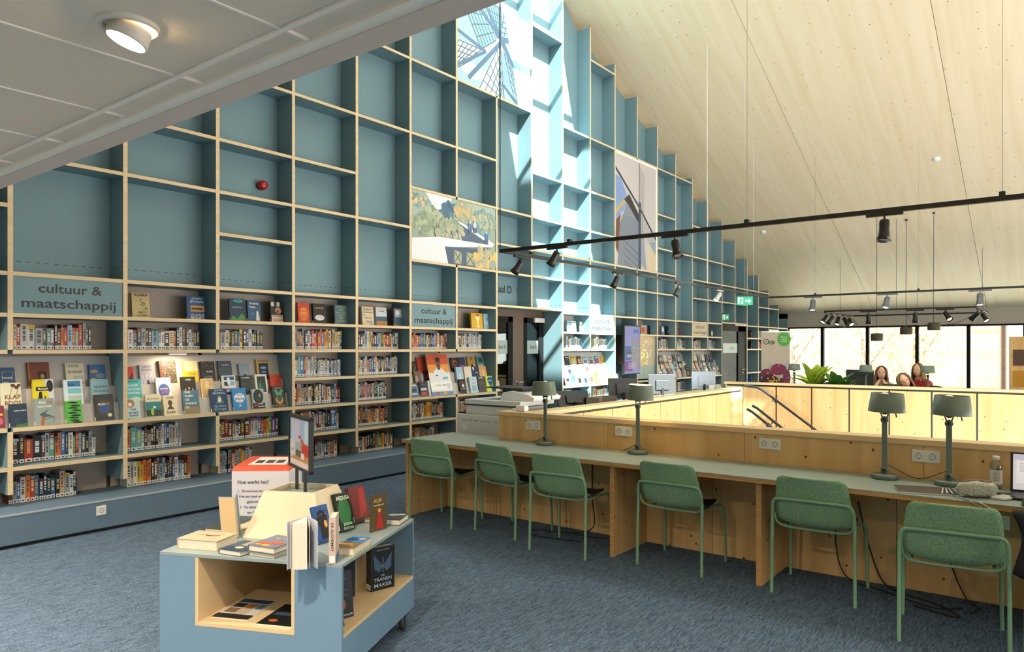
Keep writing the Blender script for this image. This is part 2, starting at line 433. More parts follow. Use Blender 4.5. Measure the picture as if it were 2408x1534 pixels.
# backing over the panel joints and the skylight upstand
mb = MB()
for xa, xb in ((10.75, XF + .3), (1.4, XS0)):
    mb.add([(xa, YR, roof(xa) + .18), (xb, YR, roof(xb) + .18), (xb, 7.6, roof(xb) + .18), (xa, 7.6, roof(xa) + .18)], [(0, 1, 2, 3)])
obj('roof_deck', mb, M_ROOF, rf)
SKY0 = -3.1                     # the skylight reaches from the bookcase wall to here; beyond it the ridge is closed
mb = MB()
mb.box(10.75, 10.95, SKY0, 7.6, roof(10.75) - .02, 8.75); mb.box(XS0 - .2, XS0, SKY0, 7.6, roof(XS0) - .02, 8.75); mb.box(XS0 - .2, 10.95, SKY0 - .15, SKY0, roof(XS0) - .02, 8.75)
for i in range(8): mb.box(XS0 - .05, 10.8, SKY0 + 1.3 * i + .1, SKY0 + 1.3 * i + .16, 8.66, 8.74)
obj('skylight_upstand', mb, mat('skylight_frame', '#dcdcd4', 0.5), rf)
mb = MB(); mb.box(XS0 - .05, 10.8, SKY0, 7.6, 8.75, 8.76); obj('skylight_glass', mb, M_GLASS, rf)
mb = MB(); mb.prism([(XS0, roof(XS0)), (10.0, roof(10.0)), (10.75, roof(10.75)), (10.75, roof(10.75) + .2), (10.0, roof(10.0) + .2), (XS0, roof(XS0) + .2)], lambda u, v, q: (u, q, v), YR, SKY0 - .15); obj('ridge_panel', mb, M_ROOF, rf)
# far window wall
WT, WB = 2.30, 0.05
mb = MB(); mb.box(XF, XF + .25, YR, 7.6, WT, 2.95); mb.box(XF, XF + .25, YR, 7.6, -.25, WB); mb.box(XF, XF + .25, 7.05, 7.6, -.25, 2.9)
obj('wall_far', mb, M_PLASTER, kind='structure')
M_FRAME = mat('black_window_frame', '#141517', 0.65, spec=.15)
edges = [7.05, 5.99, 4.70, 3.38, 2.11, 0.82, -0.5, -1.8, -3.1, -4.4, -5.7, -7.0, -8.3]
for k, (a, b) in enumerate(zip(edges, edges[1:])):
    wd = thing('window_%d' % (k + 1), None, None, (XF, (a + b) / 2, WB), kind='structure')
    mb = MB()
    mb.box(XF - .05, XF + .10, b - .03, b + .045, WB, WT); mb.box(XF - .05, XF + .1, a - .045, a - .030, WB, WT)
    mb.box(XF - .05, XF + .10, b, a, WT - .05, WT); mb.box(XF - .05, XF + .10, b, a, WB, WB + .06)
    obj('window_frame', mb, M_FRAME, wd)
    mb = MB(); mb.box(XF + .02, XF + .03, b + .03, a - .03, WB + .05, WT - .05); obj('window_pane', mb, M_GLASS, wd)
# gable behind the viewer's right: unseen, its window band added for fill light
mb = MB()
mb.box(XN, XF + .2, YR - .2, YR, -.25, 0.8); mb.box(XN, 0.4, YR - .2, YR, 0.8, 2.6); mb.box(18, XF + .2, YR - .2, YR, .4, 3.2)
mb.prism([(0.4, 2.6), (18, 2.6), (18, roof(18) + .2), (10.75, roof(10.75) + .9), (XS0, roof(XS0) + .9), (0.4, roof(.4) + .1)], lambda u, v, q: (u, q, v), YR - .2, YR)
for i in range(13): mb.box(0.4 + i * 1.46, 0.5 + i * 1.46, YR - .15, YR - .05, .8, 2.6)
obj('wall_right', mb, M_PLASTER, kind='structure')

# ------------------------------------------------------------------ the bookcase covering the gable wall
X0, PIT = 2.235, 0.9333
def CXN(n): return X0 + PIT * n
Zlev = dict(a=0.62, b=0.95, c=1.28, d=1.61, e=1.92, f=2.27, g=2.84, h=3.28, i=3.83, j=4.57, k=5.57, l=7.04)
ROWS = {-2: 'abdefghk', -1: 'abdefghj', 0: 'abdefhj', 1: 'abdefhij', 2: 'abdefghijk', 3: 'abcdefhijk', 4: 'abcdefhjk', 5: 'abdefgijk', 6: 'abdefgijk', 7: 'ghik',
        8: 'ghijl', 9: 'abdefghijk', 10: 'abdefghijkl', 11: 'bfghk', 12: 'abefghk', 13: 'abdefghijk', 14: 'abdefik', 15: 'abdefghij', 16: 'abdefghi', 17: 'ghi', 18: 'fgh', 19: 'abdefh', 20: 'abdefgh', 21: 'abdefg', 22: 'abdef'}
DBL = {(-2, 'bd'), (0, 'bd'), (2, 'bd'), (6, 'bd'), (10, 'bd'), (14, 'bd'), (16, 'bd')}       # uprights missing behind a display two bays wide
TU = 0.040; TB = 0.034
bc = thing('bookcase', 'teal wall-high bookcase with pale plywood edges filling the gable wall', 'bookcase', (13.0, D, 0))
gaps = {-1: [(.95, 1.61)], 0: [(.95, 1.61)], 2: [(.95, 1.61)], 6: [(.95, 1.61), (2.84, 3.83)], 7: [(5.57, 7.04)], 8: [(0, 2.31)], 10: [(.95, 1.61)], 12: [(3.28, 5.57)], 14: [(.95, 1.61)], 16: [(.95, 1.61)], 18: [(0, 2.3)]}
def topz(X): return roof(X) - 0.20 if X < XS0 or X > 10.76 else 8.4
for n in range(-3, 24):
    X = CXN(n); zt = topz(X)
    if n in (7, 9, 17, 19): z0 = 0.0
    else: z0 = 0.39
    segs = []; z = z0
    for ga, gb in gaps.get(n, []):
        if ga > z: segs.append((z, ga - (TB if ga > .1 else 0)))
        z = gb
    segs.append((z, zt))
    for a, b in segs:
        mb = MB(); mb.box(X - TU / 2, X + TU / 2, D, YL + .05, a, b, {'-y': 1, '-z': 1, '+z': 0}); obj('upright', mb, [M_TEAL, M_EDGE], bc)
spans = {(6, 'i'): (5, 7), (6, 'g'): (5, 7)}
for n, r in ROWS.items():
    for ch in r:
        z = Zlev[ch]
        if n in (7, 8) and ch == 'g': pass
        xa, xb = CXN(n) + TU / 2, CXN(n + 1) - TU / 2
        if z > topz(CXN(n + 1)) + .3: continue
        up = z > 2.2
        mb = MB(); mb.box(xa, xb, D + .002, YB if up else YL, z - TB, z, {'-y': 1}); obj('shelf_board', mb, [M_TEAL, M_EDGE], bc)
for n in (7, 8, 17, 18):                    # lintels over the two doors
    mb = MB(); mb.box(CXN(n), CXN(n + 1), D + .002, 7.43, 2.31 - TB, 2.31, {'-y': 1}); obj('shelf_board', mb, [M_TEAL, M_EDGE], bc)
for n in range(-3, 23):                     # back boards, one per bay
    xa, xb = CXN(n) + TU / 2, CXN(n + 1) - TU / 2
    zb = 2.31 if n in (7, 8, 17, 18) else 2.25
    mb = MB(); mb.prism([(xa, zb), (xb, zb), (xb, topz(CXN(n + 1))), (xa, topz(CXN(n)))], lambda u, v, q: (u, q, v), YB, YB + .03); obj('back_board', mb, M_TEAL, bc)
    if n in (7, 8, 17, 18): continue
    mb = MB(); mb.box(xa, xb, YL, YL + .02, 0.27, 2.24); obj('back_board', mb, M_TEAL if n == 11 else M_BEIGE, bc)
BY = 6.75; BZ = 0.276
for xa, xb in ((CXN(-3), CXN(7) - .0), (CXN(9), CXN(17)), (CXN(19), XF - .05)):
    mb = MB(); mb.box(xa, xb, BY, YL + .03, 0.03, BZ); obj('bench_base', mb, M_BENCH, bc, bevel=.003)
    mb = MB(); mb.box(xa, xb, BY + .03, YL, 0.0, 0.03); obj('bench_plinth', mb, M_BLACK, bc)
    mb = MB(); mb.box(xa, xb, BY - .003, BY + .006, BZ - .012, BZ + .002); obj('bench_nosing', mb, mat('pale_nosing', '#a8b4ba', .4), bc)
mb = MB()
for n in range(-2, 22):
    if n in (17, 18): continue
    xa, xb = CXN(n) + TU / 2, CXN(n + 1) - TU / 2
    k = 0; x = xa + .04
    while x < xb - .05:
        z = 2.385 + .012 * math.sin(n * 2.1)
        mb.box(x, x + .035, YB - .002, YB, z, z + .005); x += .075
    y = D + .04
    while y < YB - .03: mb.box(xb - .0015, xb, y, y + .035, 2.385, 2.39); y += .08
obj('dashed_line', mb, M_DARK, bc, label='thin dashed dark line running across the back boards', kind='stuff')

# ------------------------------------------------------------------ stairwell parapets and stairs
HB = 1.01
par = thing('parapet', 'long pine parapet along the reading desk beside the stairwell', 'parapet', (5.57, 1.0, 0))
for k in range(12):
    y1 = 4.37 - 1.21 * k; y0 = max(y1 - 1.207, YR + .1)
    if y1 - y0 < .3: break
    mb = MB(); mb.box(5.50, 5.62, y0, y1, -0.3, HB - .04); obj('panel', mb, M_PINE, par)
mb = MB(); mb.box(5.485, 5.66, YR + .1, 4.39, HB - .04, HB); obj('cap_rail', mb, M_CAP, par, bevel=.004)
par2 = thing('parapet', 'pine panelled parapet running from the copier to the stair head', 'parapet', (8.4, 4.06, 0))
seams = [5.66] + [6.46 + .605 * i for i in range(8)] + [11.13]
seams[1] = 5.855; seams = [5.66, 5.855] + [6.46 + .605 * i for i in range(8)]
for a, b in zip(seams, seams[1:] + [11.13]):
    mb = MB(); mb.box(a + .008, b - .008, 4.0, 4.03, -1.2, HB - .065); obj('panel', mb, M_PINE, par2)
mb = MB(); mb.box(5.66, 11.12, 4.03, 4.10, -.3, HB - .04); mb.box(5.66, 11.12, 4.01, 4.03, -1.2, HB - .04); obj('core', mb, M_BLACK, par2)
mb = MB(); mb.box(5.66, 11.13, 4.10, 4.13, 0, HB - .05); obj('panel', mb, M_PINE, par2)
mb = MB(); mb.box(5.662, 11.15, 3.99, 4.145, HB - .04, HB); obj('cap_rail', mb, M_CAP, par2, bevel=.004)
mb = MB(); mb.box(11.12, 11.15, 3.99, 4.14, -1.2, HB - .04); obj('end_panel', mb, M_PINE, par2)
par3 = thing('parapet', 'far pine parapet with black joints behind the stairwell', 'parapet', (12.97, 0, 0))
ys = [4.93, 4.62] + [4.02 - .597 * i for i in range(22)]
for a, b in zip(ys, ys[1:]):
    mb = MB(); mb.box(12.90, 12.93, b + .013, a - .013, -2.5, HB - .07); obj('panel', mb, M_PINE, par3)
mb = MB(); mb.box(12.925, 13.0, YR + .1, 4.92, -2.5, HB - .04); obj('core', mb, M_BLACK, par3)
mb = MB(); mb.box(12.93, 13.03, 4.92, 4.95, 0, HB - .04); mb.box(13.0, 13.03, YR + .1, 4.92, 0, HB - .04); obj('end_panel', mb, M_PINE, par3)
mb = MB(); mb.box(12.885, 13.05, YR + .1, 4.96, HB - .04, HB); obj('cap_rail', mb, M_CAP, par3, bevel=.004)
st = thing('staircase', 'pine staircase going down between the parapets', 'staircase', (12.0, 4.0, -3.4))
for k in range(14):
    y = 4.3 - .24 * k
    mb = MB(); mb.box(11.16, 12.88, y - .26, y, -.175 * (k + 1) - .18, -.175 * (k + 1)); obj('step', mb, M_PINE, st)
def handrail(X, pts, label, br):
    t = thing('handrail', label, 'handrail', (X, pts[0][0], pts[-1][1]))
    mb = MB(); mb.tube([(X, a, b) for a, b in pts], .021, 8); obj('rail', mb, M_RAIL, t)
    for (a, b, s) in br:
        mb = MB(); mb.tube([(X, a, b - .005), (X, a, b - .06), (X + s, a, b - .06)], .008, 6); mb.ball((X + s, a, b - .06), (.02, .035, .035), 10, 6); obj('bracket', mb, M_RAIL, t)
M_RAIL = mat('dark_steel_rail', '#23282d', 0.35, 0.3)
handrail(12.72, [(4.52, .955), (4.30, .935), (4.2, .89), (1.4, -1.13)], 'dark steel handrail fixed along the far parapet', [(4.02, .76, .18), (2.2, -.555, .18)])
handrail(11.32, [(3.98, .66), (3.9, .62), (1.6, -1.10)], 'lower dark handrail on the near side of the stairs', [(3.6, .40, -.1)])
handrail(11.42, [(3.93, .71), (3.85, .67), (1.55, -1.05)], 'second dark handrail running close behind the lower one', [(3.62, .50, -.2)])
# ------------------------------------------------------------------ the long desk
dk = thing('reading_desk', 'long built-in reading desk with grey-green top and pine panels', 'desk', (5.2, 1.0, 0))
TZ = 0.745; YE = YR + .3
mb = MB()
mb.box(4.86, 5.495, YE, 4.37, TZ - .006, TZ); mb.box(4.86, 5.60, 4.37, 5.07, TZ - .006, TZ)
obj('worktop', mb, M_TOP, dk)
mb = MB(); mb.box(4.863, 5.495, YE, 4.37, TZ - .034, TZ - .006); mb.box(4.863, 5.597, 4.37, 5.067, TZ - .034, TZ - .006); obj('worktop_core', mb, M_PLY, dk)
for y in (5.05, 2.79, 1.67 - .02, 0.0 - .6, -1.75, -2.9, -4.0):
    mb = MB(); mb.box(4.92, 5.495, y - .018, y + .018, 0, TZ - .034, {'-x': 1}); obj('divider', mb, [M_PINE, M_PLY], dk)
yy = [5.03, 4.42, 3.58, 2.81, 2.2, 1.67, .9, .1, -.6, -1.75, -2.9, -4.0, -5.2, -6.4, -7.6, YE]
for a, b in zip(yy, yy[1:]):
    mb = MB(); mb.box(5.475, 5.499, b + .002, a - .002, 0, TZ - .034); obj('back_panel', mb, M_PINE, dk)
mb = MB(); mb.box(5.499, 5.60, 4.37, 5.067, 0, TZ - .034); obj('back_panel', mb, M_PINE, dk)

# ------------------------------------------------------------------ green felt chairs
def felt():
    m, nt, b = nodes('green_felt')
    tc = N(nt, 'ShaderNodeTexCoord'); mp = N(nt, 'ShaderNodeMapping'); mp.inputs['Scale'].default_value = (60, 60, 160); nt.links.new(tc.outputs['Object'], mp.inputs[0])
    n1 = N(nt, 'ShaderNodeTexNoise'); n1.inputs['Scale'].default_value = 1.6; n1.inputs['Detail'].default_value = 5; nt.links.new(mp.outputs[0], n1.inputs['Vector'])
    cr = N(nt, 'ShaderNodeValToRGB'); e = cr.color_ramp.elements
    e[0].position = .32; e[0].color = (*lin('#668e6a'), 1); e[1].position = .7; e[1].color = (*lin('#9cbf9b'), 1)
    nt.links.new(n1.outputs[0], cr.inputs[0]); nt.links.new(cr.outputs[0], b.inputs['Base Color']); b.inputs['Roughness'].default_value = .9
    b.inputs['Specular IOR Level'].default_value = .15
    return m
M_FELT = felt()
M_SEAT = mat('charcoal_seat', '#33352f', .85, noise=.1, scale=90)
M_GTUBE = mat('green_steel_tube', '#7fa886', .35, spec=.5)
def make_chair(label):
    t = thing('reading_chair', label, 'chair', (0, 0, 0), 0, 'green chairs at the reading desk')
    rows = []
    prof = [(-.085, .440, .215), (-.13, .446, .222), (-.168, .462, .230), (-.195, .492, .234), (-.214, .54, .235), (-.232, .60, .232), (-.252, .66, .227), (-.270, .71, .222), (-.284, .745, .217), (-.294, .768, .209), (-.300, .782, .196), (-.3035, .789, .172)]
    for (x, z, hw) in prof:
        rows.append([(x + .032 * (abs(u) ** 2.2) * (1 if z > .47 else .3), hw * u, z + (.03 * abs(u) ** 2.5 if z < .5 else 0)) for u in [-1 + k / 8 for k in range(17)]])
    mb = MB(); mb.grid(rows); o = obj('backrest', mb, M_FELT, t, local=True)
    sm = o.modifiers.new('thickness', 'SOLIDIFY'); sm.thickness = .014; sm.offset = 0
    rows = []
    for x, z, hw in [(-.10, .448, .21), (-.02, .446, .215), (.08, .450, .213), (.16, .456, .205), (.205, .452, .19), (.225, .44, .16)]:
        rows.append([(x, hw * u, z + .014 * abs(u) ** 2.5) for u in [-1 + k / 6 for k in range(13)]])
    mb = MB(); mb.grid(rows); o = obj('seat', mb, M_SEAT, t, local=True)
    sm = o.modifiers.new('thickness', 'SOLIDIFY'); sm.thickness = .012; sm.offset = 0
    mb = MB(); mb.tube([(-.218, -.252, .50), (-.228, -.249, .57), (-.238, -.238, .612), (-.248, -.21, .632), (-.262, -.10, .637), (-.264, 0, .638), (-.262, .10, .637), (-.248, .21, .632), (-.238, .238, .612), (-.228, .249, .57), (-.218, .252, .50)], .011, 8, sub=3)
    obj('back_rail', mb, M_GTUBE, t, local=True)
    mb = MB(); mb.tube([(-.207, -.243, .53), (-.195, -.235, .475), (-.165, -.20, .440), (-.14, -.12, .428), (-.135, 0, .426), (-.14, .12, .428), (-.165, .20, .440), (-.195, .235, .475), (-.207, .243, .53)], .0085, 8, sub=3)
    obj('seat_hoop', mb, M_GTUBE, t, local=True)
    for s in (1, -1):
        mb = MB(); mb.tube([(-.232, s * .254, 0), (-.226, s * .253, .25), (-.217, s * .252, .51)], .011, 8); obj('leg', mb, M_GTUBE, t, local=True)
        mb = MB(); mb.tube([(.235, s * .252, 0), (.222, s * .246, .30), (.212, s * .243, .40), (.185, s * .232, .435), (.10, s * .212, .438), (-.10, s * .195, .430)], .011, 8, sub=3); obj('leg', mb, M_GTUBE, t, local=True)
    return t
def copy_tree(o, parent=None, mw=None):
    c = o.copy(); C.objects.link(c); c.parent = parent
    for ch in list(o.children): copy_tree(ch, c)
    return c
chair0 = make_chair('green felt chair at the left end of the desk, farthest from the window edge')
chairs = [(5.02, 4.63, 3, 'green felt chair at the far left end of the long desk'),
          (5.10, 3.89, -8, 'second green felt chair from the left, close beside the third'),
          (4.93, 3.17, 3, 'third green felt chair from the left, just before the first divider'),
          (5.10, 2.29, 0, 'green felt chair standing alone between the two desk dividers'),
          (5.09, 1.295, 2, 'green felt chair right of the second divider, below two desk lamps'),
          (4.73, 0.50, 7, 'largest green felt chair, pulled out nearest the camera by the pencil case'),
          (4.66, -0.12, -4, 'green felt chair at the right frame edge under a dark coat')]
for i, (x, y, a, lb) in enumerate(chairs):
    o = chair0 if i == 0 else copy_tree(chair0)
    M = Matrix.Translation((x, y, 0)) @ Matrix.Rotation(math.radians(a), 4, 'Z')
    o.matrix_basis = M; MAT[o.name] = M; o['label'] = lb

# ------------------------------------------------------------------ desk lamps
M_LAMP = mat('grey_green_lamp', '#66756a', .4, spec=.5)
M_BULB = mat('lamp_bulb_off', '#f2f2ee', .3)
def make_lamp(name, label, group, loc, rz, lit=False, tilt=0.0, cable=None):
    t = thing(name, label, 'lamp', loc, rz, group)
    mb = MB(); mb.lathe([(.002, 0), (.080, 0), (.084, .003), (.084, .026), (.081, .030), (.002, .031)], n=32); obj('base', mb, M_LAMP, t, local=True)
    mb = MB(); mb.box(-.006, .006, -.017, .017, .045, .40); obj('arm', mb, M_LAMP, t, local=True, bevel=.003)
    for z in (.058, .395):
        mb = MB(); mb.lathe([(.001, -.011), (.024, -.011), (.024, .011), (.001, .011)], (0, 0, z), 18, m=Matrix.Rotation(math.pi / 2, 3, 'Y')); j = obj('joint', mb, M_LAMP, t, local=True)
        mb = MB(); mb.lathe([(.001, -.014), (.010, -.014), (.010, .014), (.001, .014)], (0, 0, z), 12, m=Matrix.Rotation(math.pi / 2, 3, 'Y')); obj('screw', mb, M_DARK, j, local=True)
    mb = MB()
    for s in (-1, 1): mb.tube([(0, s * .012, .40), (0, s * .020, .43), (0, s * .026, .445), (0, s * .026, .475)], .005, 6)
    obj('fork', mb, M_LAMP, t, local=True)
    mb = MB(); mb.lathe([(.001, .43), (.012, .432), (.020, .44), (.022, .485), (.001, .486)], n=16); obj('bulb_holder', mb, M_DARK, t, local=True)
    R = Matrix.Rotation(tilt, 3, 'X')
    mb = MB(); prof = [(.116, .450), (.099, .575), (.096, .575), (.113, .450)]
    mb.lathe(prof + [prof[0]], n=36, m=R, cap=False); obj('lamp_shade', mb, M_LAMP, t, local=True)
    mb = MB(); mb.ball((0, 0, .535), (.040, .040, .045), 16, 10); obj('bulb', mb, mat('lamp_bulb_lit', '#fff0d0', .3, emit='#ffb45a', es=18) if lit else M_BULB, t, local=True)
    mb = MB(); mb.tube([(.0, -.062, .462), (.0, -.072, .415)], .005, 6); obj('switch_lever', mb, M_LAMP, t, local=True)
    if cable:
        inv = (Matrix.Translation(Vector(loc)) @ Matrix.Rotation(rz, 4, 'Z')).inverted()
        mb = MB(); mb.tube([inv @ Vector(p) for p in cable], .0025, 5, sub=5); obj('power_cord', mb, M_DARK, t, local=True)
    if lit:
        l = bpy.data.lights.new('lamp_light', 'POINT'); l.energy = 5; l.color = (1, .72, .42); l.shadow_soft_size = .04
        lo = bpy.data.objects.new('lamp_light', l); C.objects.link(lo); lo.parent = t; lo.location = (0, 0, .60)
    return t
g = 'grey-green lamps along the reading desk'
LZ = TZ + .0005
def cord(l, a): return [(l[0] + .02, l[1] + a * .01, LZ + .09), (l[0] + .06, l[1] + a * .07, LZ + .055), (5.44, l[1] + a * .14, LZ + .018), (5.455, l[1] + a * .20, LZ + .006)]
for loc, lb, lit, a, ti in (((5.38, 3.74, LZ), 'grey-green desk lamp at the left end, in front of the copier', False, 1, -.03),
                        ((5.39, 2.81, LZ), 'desk lamp with glowing warm bulb, second from the left', True, 1, .04),
                        ((5.37, 0.955, LZ), 'unlit desk lamp, left one of the right-hand pair', False, -1, .03),
                        ((5.35, 0.58, LZ), 'unlit desk lamp, rightmost on the desk beside the pencil case', False, 1, .03)):
    make_lamp('desk_lamp', lb, g, loc, 0, lit, ti, cord(loc, a))
# double wall sockets on the parapet
M_SOCK = mat('socket_plastic', '#dfdfd8', .35)
M_SHADE = mat('socket_recess_shade', '#9c9c98', .5)  # darker grey stands in for shade in the socket recess
def socket(name, label, c, right, up, n=2, pad=.004):
    t = thing(name, label, 'socket', c, 0, 'white power sockets')
    r = Vector(right); u = Vector(up); nn = r.cross(u)
    F = Matrix((r, u, nn)).transposed()
    wd = .081 * n
    mb = MB(); mb.box(-wd / 2, wd / 2, -.041, .041, 0, .009, m=F); obj('socket_frame', mb, M_SOCK, t, local=True, bevel=.002)
    for i in range(n):
        cx = (i - (n - 1) / 2) * .081
        mb = MB(); mb.lathe([(.0195, .0094), (.0215, .0105), (.0195, .0112), (.0185, .0096)], F @ Vector((cx, 0, 0)), 20, m=F, cap=False); s = obj('socket_ring', mb, M_SHADE, t, local=True)
        mb = MB()
        for dx, dy in ((-.0095, 0), (.0095, 0)): mb.lathe([(.003, .0092), (.003, .0098)], F @ Vector((cx + dx, dy, 0)), 8, m=F)
        for dy in (-.0175, .0175): mb.box(cx - .003, cx + .003, dy - .003, dy + .003, .0092, .0102, m=F)
        obj('contact', mb, M_DARK, s, local=True)
for y, z, lb in ((3.96, .90, 'white double socket at the left end of the parapet, by the first lamp'), (3.0, .91, 'white double socket left of the glowing desk lamp'),
              (1.76, .90, 'white double socket alone on the middle of the parapet'), (.73, .90, 'white double socket between the two right-hand lamps')):
    socket('wall_socket', lb, (5.4995, y, z), (0, -1, 0), (0, 0, 1))
socket('wall_socket', 'white single socket on the blue-grey bench front', (2.84, BY - .0005, .19), (1, 0, 0), (0, 0, 1), 1)
socket('wall_socket', 'white socket hanging under the desktop behind the third chair', (5.4745, 2.95, .66), (0, -1, 0), (0, 0, 1), 1)

# ------------------------------------------------------------------ things on the desk
M_PAPER = mat('paper', '#e6e4de', .8)
t = thing('notebook', 'dark brown notebook lying open-edged near the right-hand lamps', 'notebook', (5.04, .67, TZ), math.radians(-72))
mb = MB(); mb.box(-.155, .155, -.105, .105, .001, .010); obj('page_block', mb, M_PAPER, t, local=True)
mb = MB(); mb.box(-.158, .158, -.108, .108, .010, .012); obj('cover', mb, mat('brown_cover', '#4b3f38', .5), t, local=True)
p = Print()
for i in range(7): p.poly([(.05 + i * .014, -.10), (.058 + i * .014, -.10), (.11 + i * .007, .10), (.104 + i * .007, .10)], '#e8e8e4' if i % 2 else '#222222')
mb = p.mb; mb.v = [(x, y, z + .0121) for x, y, z in mb.v]; obj('cover_print', mb, M_PRINT, t, local=True)
t = thing('pencil_case', 'fluffy grey-white pencil case with open zip on the desk', 'pencil case', (5.03, .405, TZ), math.radians(-60))
mb = MB(); rows = []
for i in range(13):
    a = i / 12; x = -.115 + .23 * a; sc = (1 - abs(2 * a - 1) ** 3.2) ** .6 * .98 + .02
    rows.append([(x, .048 * sc * math.copysign(abs(math.cos(q)) ** .7, math.cos(q)) * (1 + .06 * math.sin(7 * a + 3 * q)), .048 + .046 * sc * math.copysign(abs(math.sin(q)) ** .7, math.sin(q)) * (1 + .05 * math.sin(9 * a + 2 * q))) for q in [2 * math.pi * k / 20 for k in range(21)]])
qf = random.Random(5); rows = [[(p_[0] + qf.uniform(-.003, .003), p_[1] * (1 + qf.uniform(-.07, .07)), max(.001, p_[2] * (1 + qf.uniform(-.07, .07)))) for p_ in r] for r in rows]
mb.grid(rows); fluffy = mat('fluffy_fleece', '#bdbdb2', .95, noise=.65, scale=150, bump=1.0)
obj('pouch', mb, fluffy, t, local=True)
mb = MB(); mb.tube([(-.08, .0, .090), (-.03, .006, .0965), (.03, -.004, .097), (.08, 0, .091)], .006, 6, sub=3); obj('zip', mb, mat('brown_zip', '#8a6f55', .5), t, local=True)
t = thing('water_bottle', 'clear plastic bottle with white label and cap on the desk', 'bottle', (5.42, .335, TZ))
M_PET = glassmat('clear_plastic', '#e9eeee', .16)
mb = MB(); mb.lathe([(.002, 0), (.030, 0), (.034, .006), (.034, .055), (.032, .06), (.034, .065), (.034, .135), (.030, .155), (.018, .172), (.0165, .182)], n=24, cap=False); obj('bottle_body', mb, M_PET, t, local=True)
mb = MB(); mb.lathe([(.0345, .03), (.0347, .032), (.0347, .115), (.0345, .117)], n=24, cap=False); lab = obj('label_wrap', mb, mat('bottle_label', '#dfe0dd', .5), t, local=True)
mb = MB()
for i in range(5):
    z = .05 + .012 * i
    for k in range(5): a = math.pi + .5 - k * .22; mb.add([(.0352 * math.cos(a), .0352 * math.sin(a), z), (.0352 * math.cos(a + .18), .0352 * math.sin(a + .18), z), (.0352 * math.cos(a + .18), .0352 * math.sin(a + .18), z + .004), (.0352 * math.cos(a), .0352 * math.sin(a), z + .004)], [(0, 1, 2, 3)])
obj('label_text', mb, mat('red_print', '#b56a62', .5), lab, local=True)
mb = MB(); mb.lathe([(.001, .180), (.0185, .180), (.019, .183), (.019, .200), (.017, .202), (.001, .202)], n=20); obj('cap', mb, M_WHITE, t, local=True)
t = thing('tissue_pack', 'small white patterned tissue pack beside the pencil case', 'tissue pack', (5.06, .275, TZ), math.radians(-25))
mb = MB(); mb.box(-.065, .065, -.04, .04, .001, .016); obj('pack', mb, M_PAPER, t, local=True, bevel=.006)
p = Print()
for i in range(6): p.line([(-.06 + i * .02, -.035), (-.05 + i * .02, .035)], .004, '#5b6a70' if i % 2 else '#9fb0b4')
mb = p.mb; mb.v = [(x, y, z + .0162) for x, y, z in mb.v]; obj('pattern', mb, M_PRINT, t, local=True)
t = thing('smartphone', 'dark phone lying behind the tissue pack', 'phone', (5.22, .25, TZ), math.radians(-65))
mb = MB(); mb.box(-.07, .07, -.035, .035, .001, .009); obj('phone_body', mb, M_DARK, t, local=True, bevel=.003)
t = thing('laptop', 'open laptop with white document page at the right edge of the desk', 'laptop', (5.17, .09, TZ))
mb = MB(); mb.box(-.115, .115, -.16, .16, .002, .016); obj('keyboard_base', mb, M_DARK, t, local=True, bevel=.004)
R = Matrix.Translation((.118, 0, .014)) @ Matrix.Rotation(math.radians(8), 4, 'Y')
mb = MB(); mb.box(-.004, .004, -.165, .165, 0, .235, m=R); lid = obj('lid', mb, M_DARK, t, local=True, bevel=.003)
p = Print(); p.rect(-.152, .012, .152, .224, '#d9d6dc'); p.rect(-.152, .19, .152, .224, '#c9c4d8'); p.rect(-.135, .05, .135, .185, '#e8e6ea')
for i in range(5): p.rect(-.12, .17 - .012 * i, -.12 + .10 + .02 * (i % 3), .173 - .012 * i, '#8d8a94')
mb = p.place((-.0045, 0, 0), (0, -1, 0), (0, 0, 1)); mb.v = [tuple(R @ Vector(v)) for v in mb.v]
obj('display', mb, vmat('laptop_screen', .3, .25), lid, local=True)
t = thing('lanyard_badge', 'clear badge holder with grey lanyard hanging off the desk edge', 'badge', (4.85, .36, TZ - .12))
mb = MB(); mb.tube([(4.97, .52, TZ + .004), (4.90, .46, TZ + .006), (4.855, .43, TZ + .003), (4.845, .38, TZ - .02), (4.84, .30, TZ - .05)], .003, 6, sub=4); obj('cord', mb, mat('grey_cord', '#8f9496', .6), t)
mb = MB(); mb.tube([(4.93, .50, TZ + .004), (4.87, .40, TZ + .004), (4.842, .34, TZ - .015), (4.84, .28, TZ - .05)], .003, 6, sub=4); obj('cord', mb, mat('white_cord', '#c9cccc', .6), t)
mb = MB(); mb.box(4.835, 4.838, .235, .335, TZ - .13, TZ - .055); obj('badge_sleeve', mb, mat('badge_plastic', '#7e8a90', .25), t)
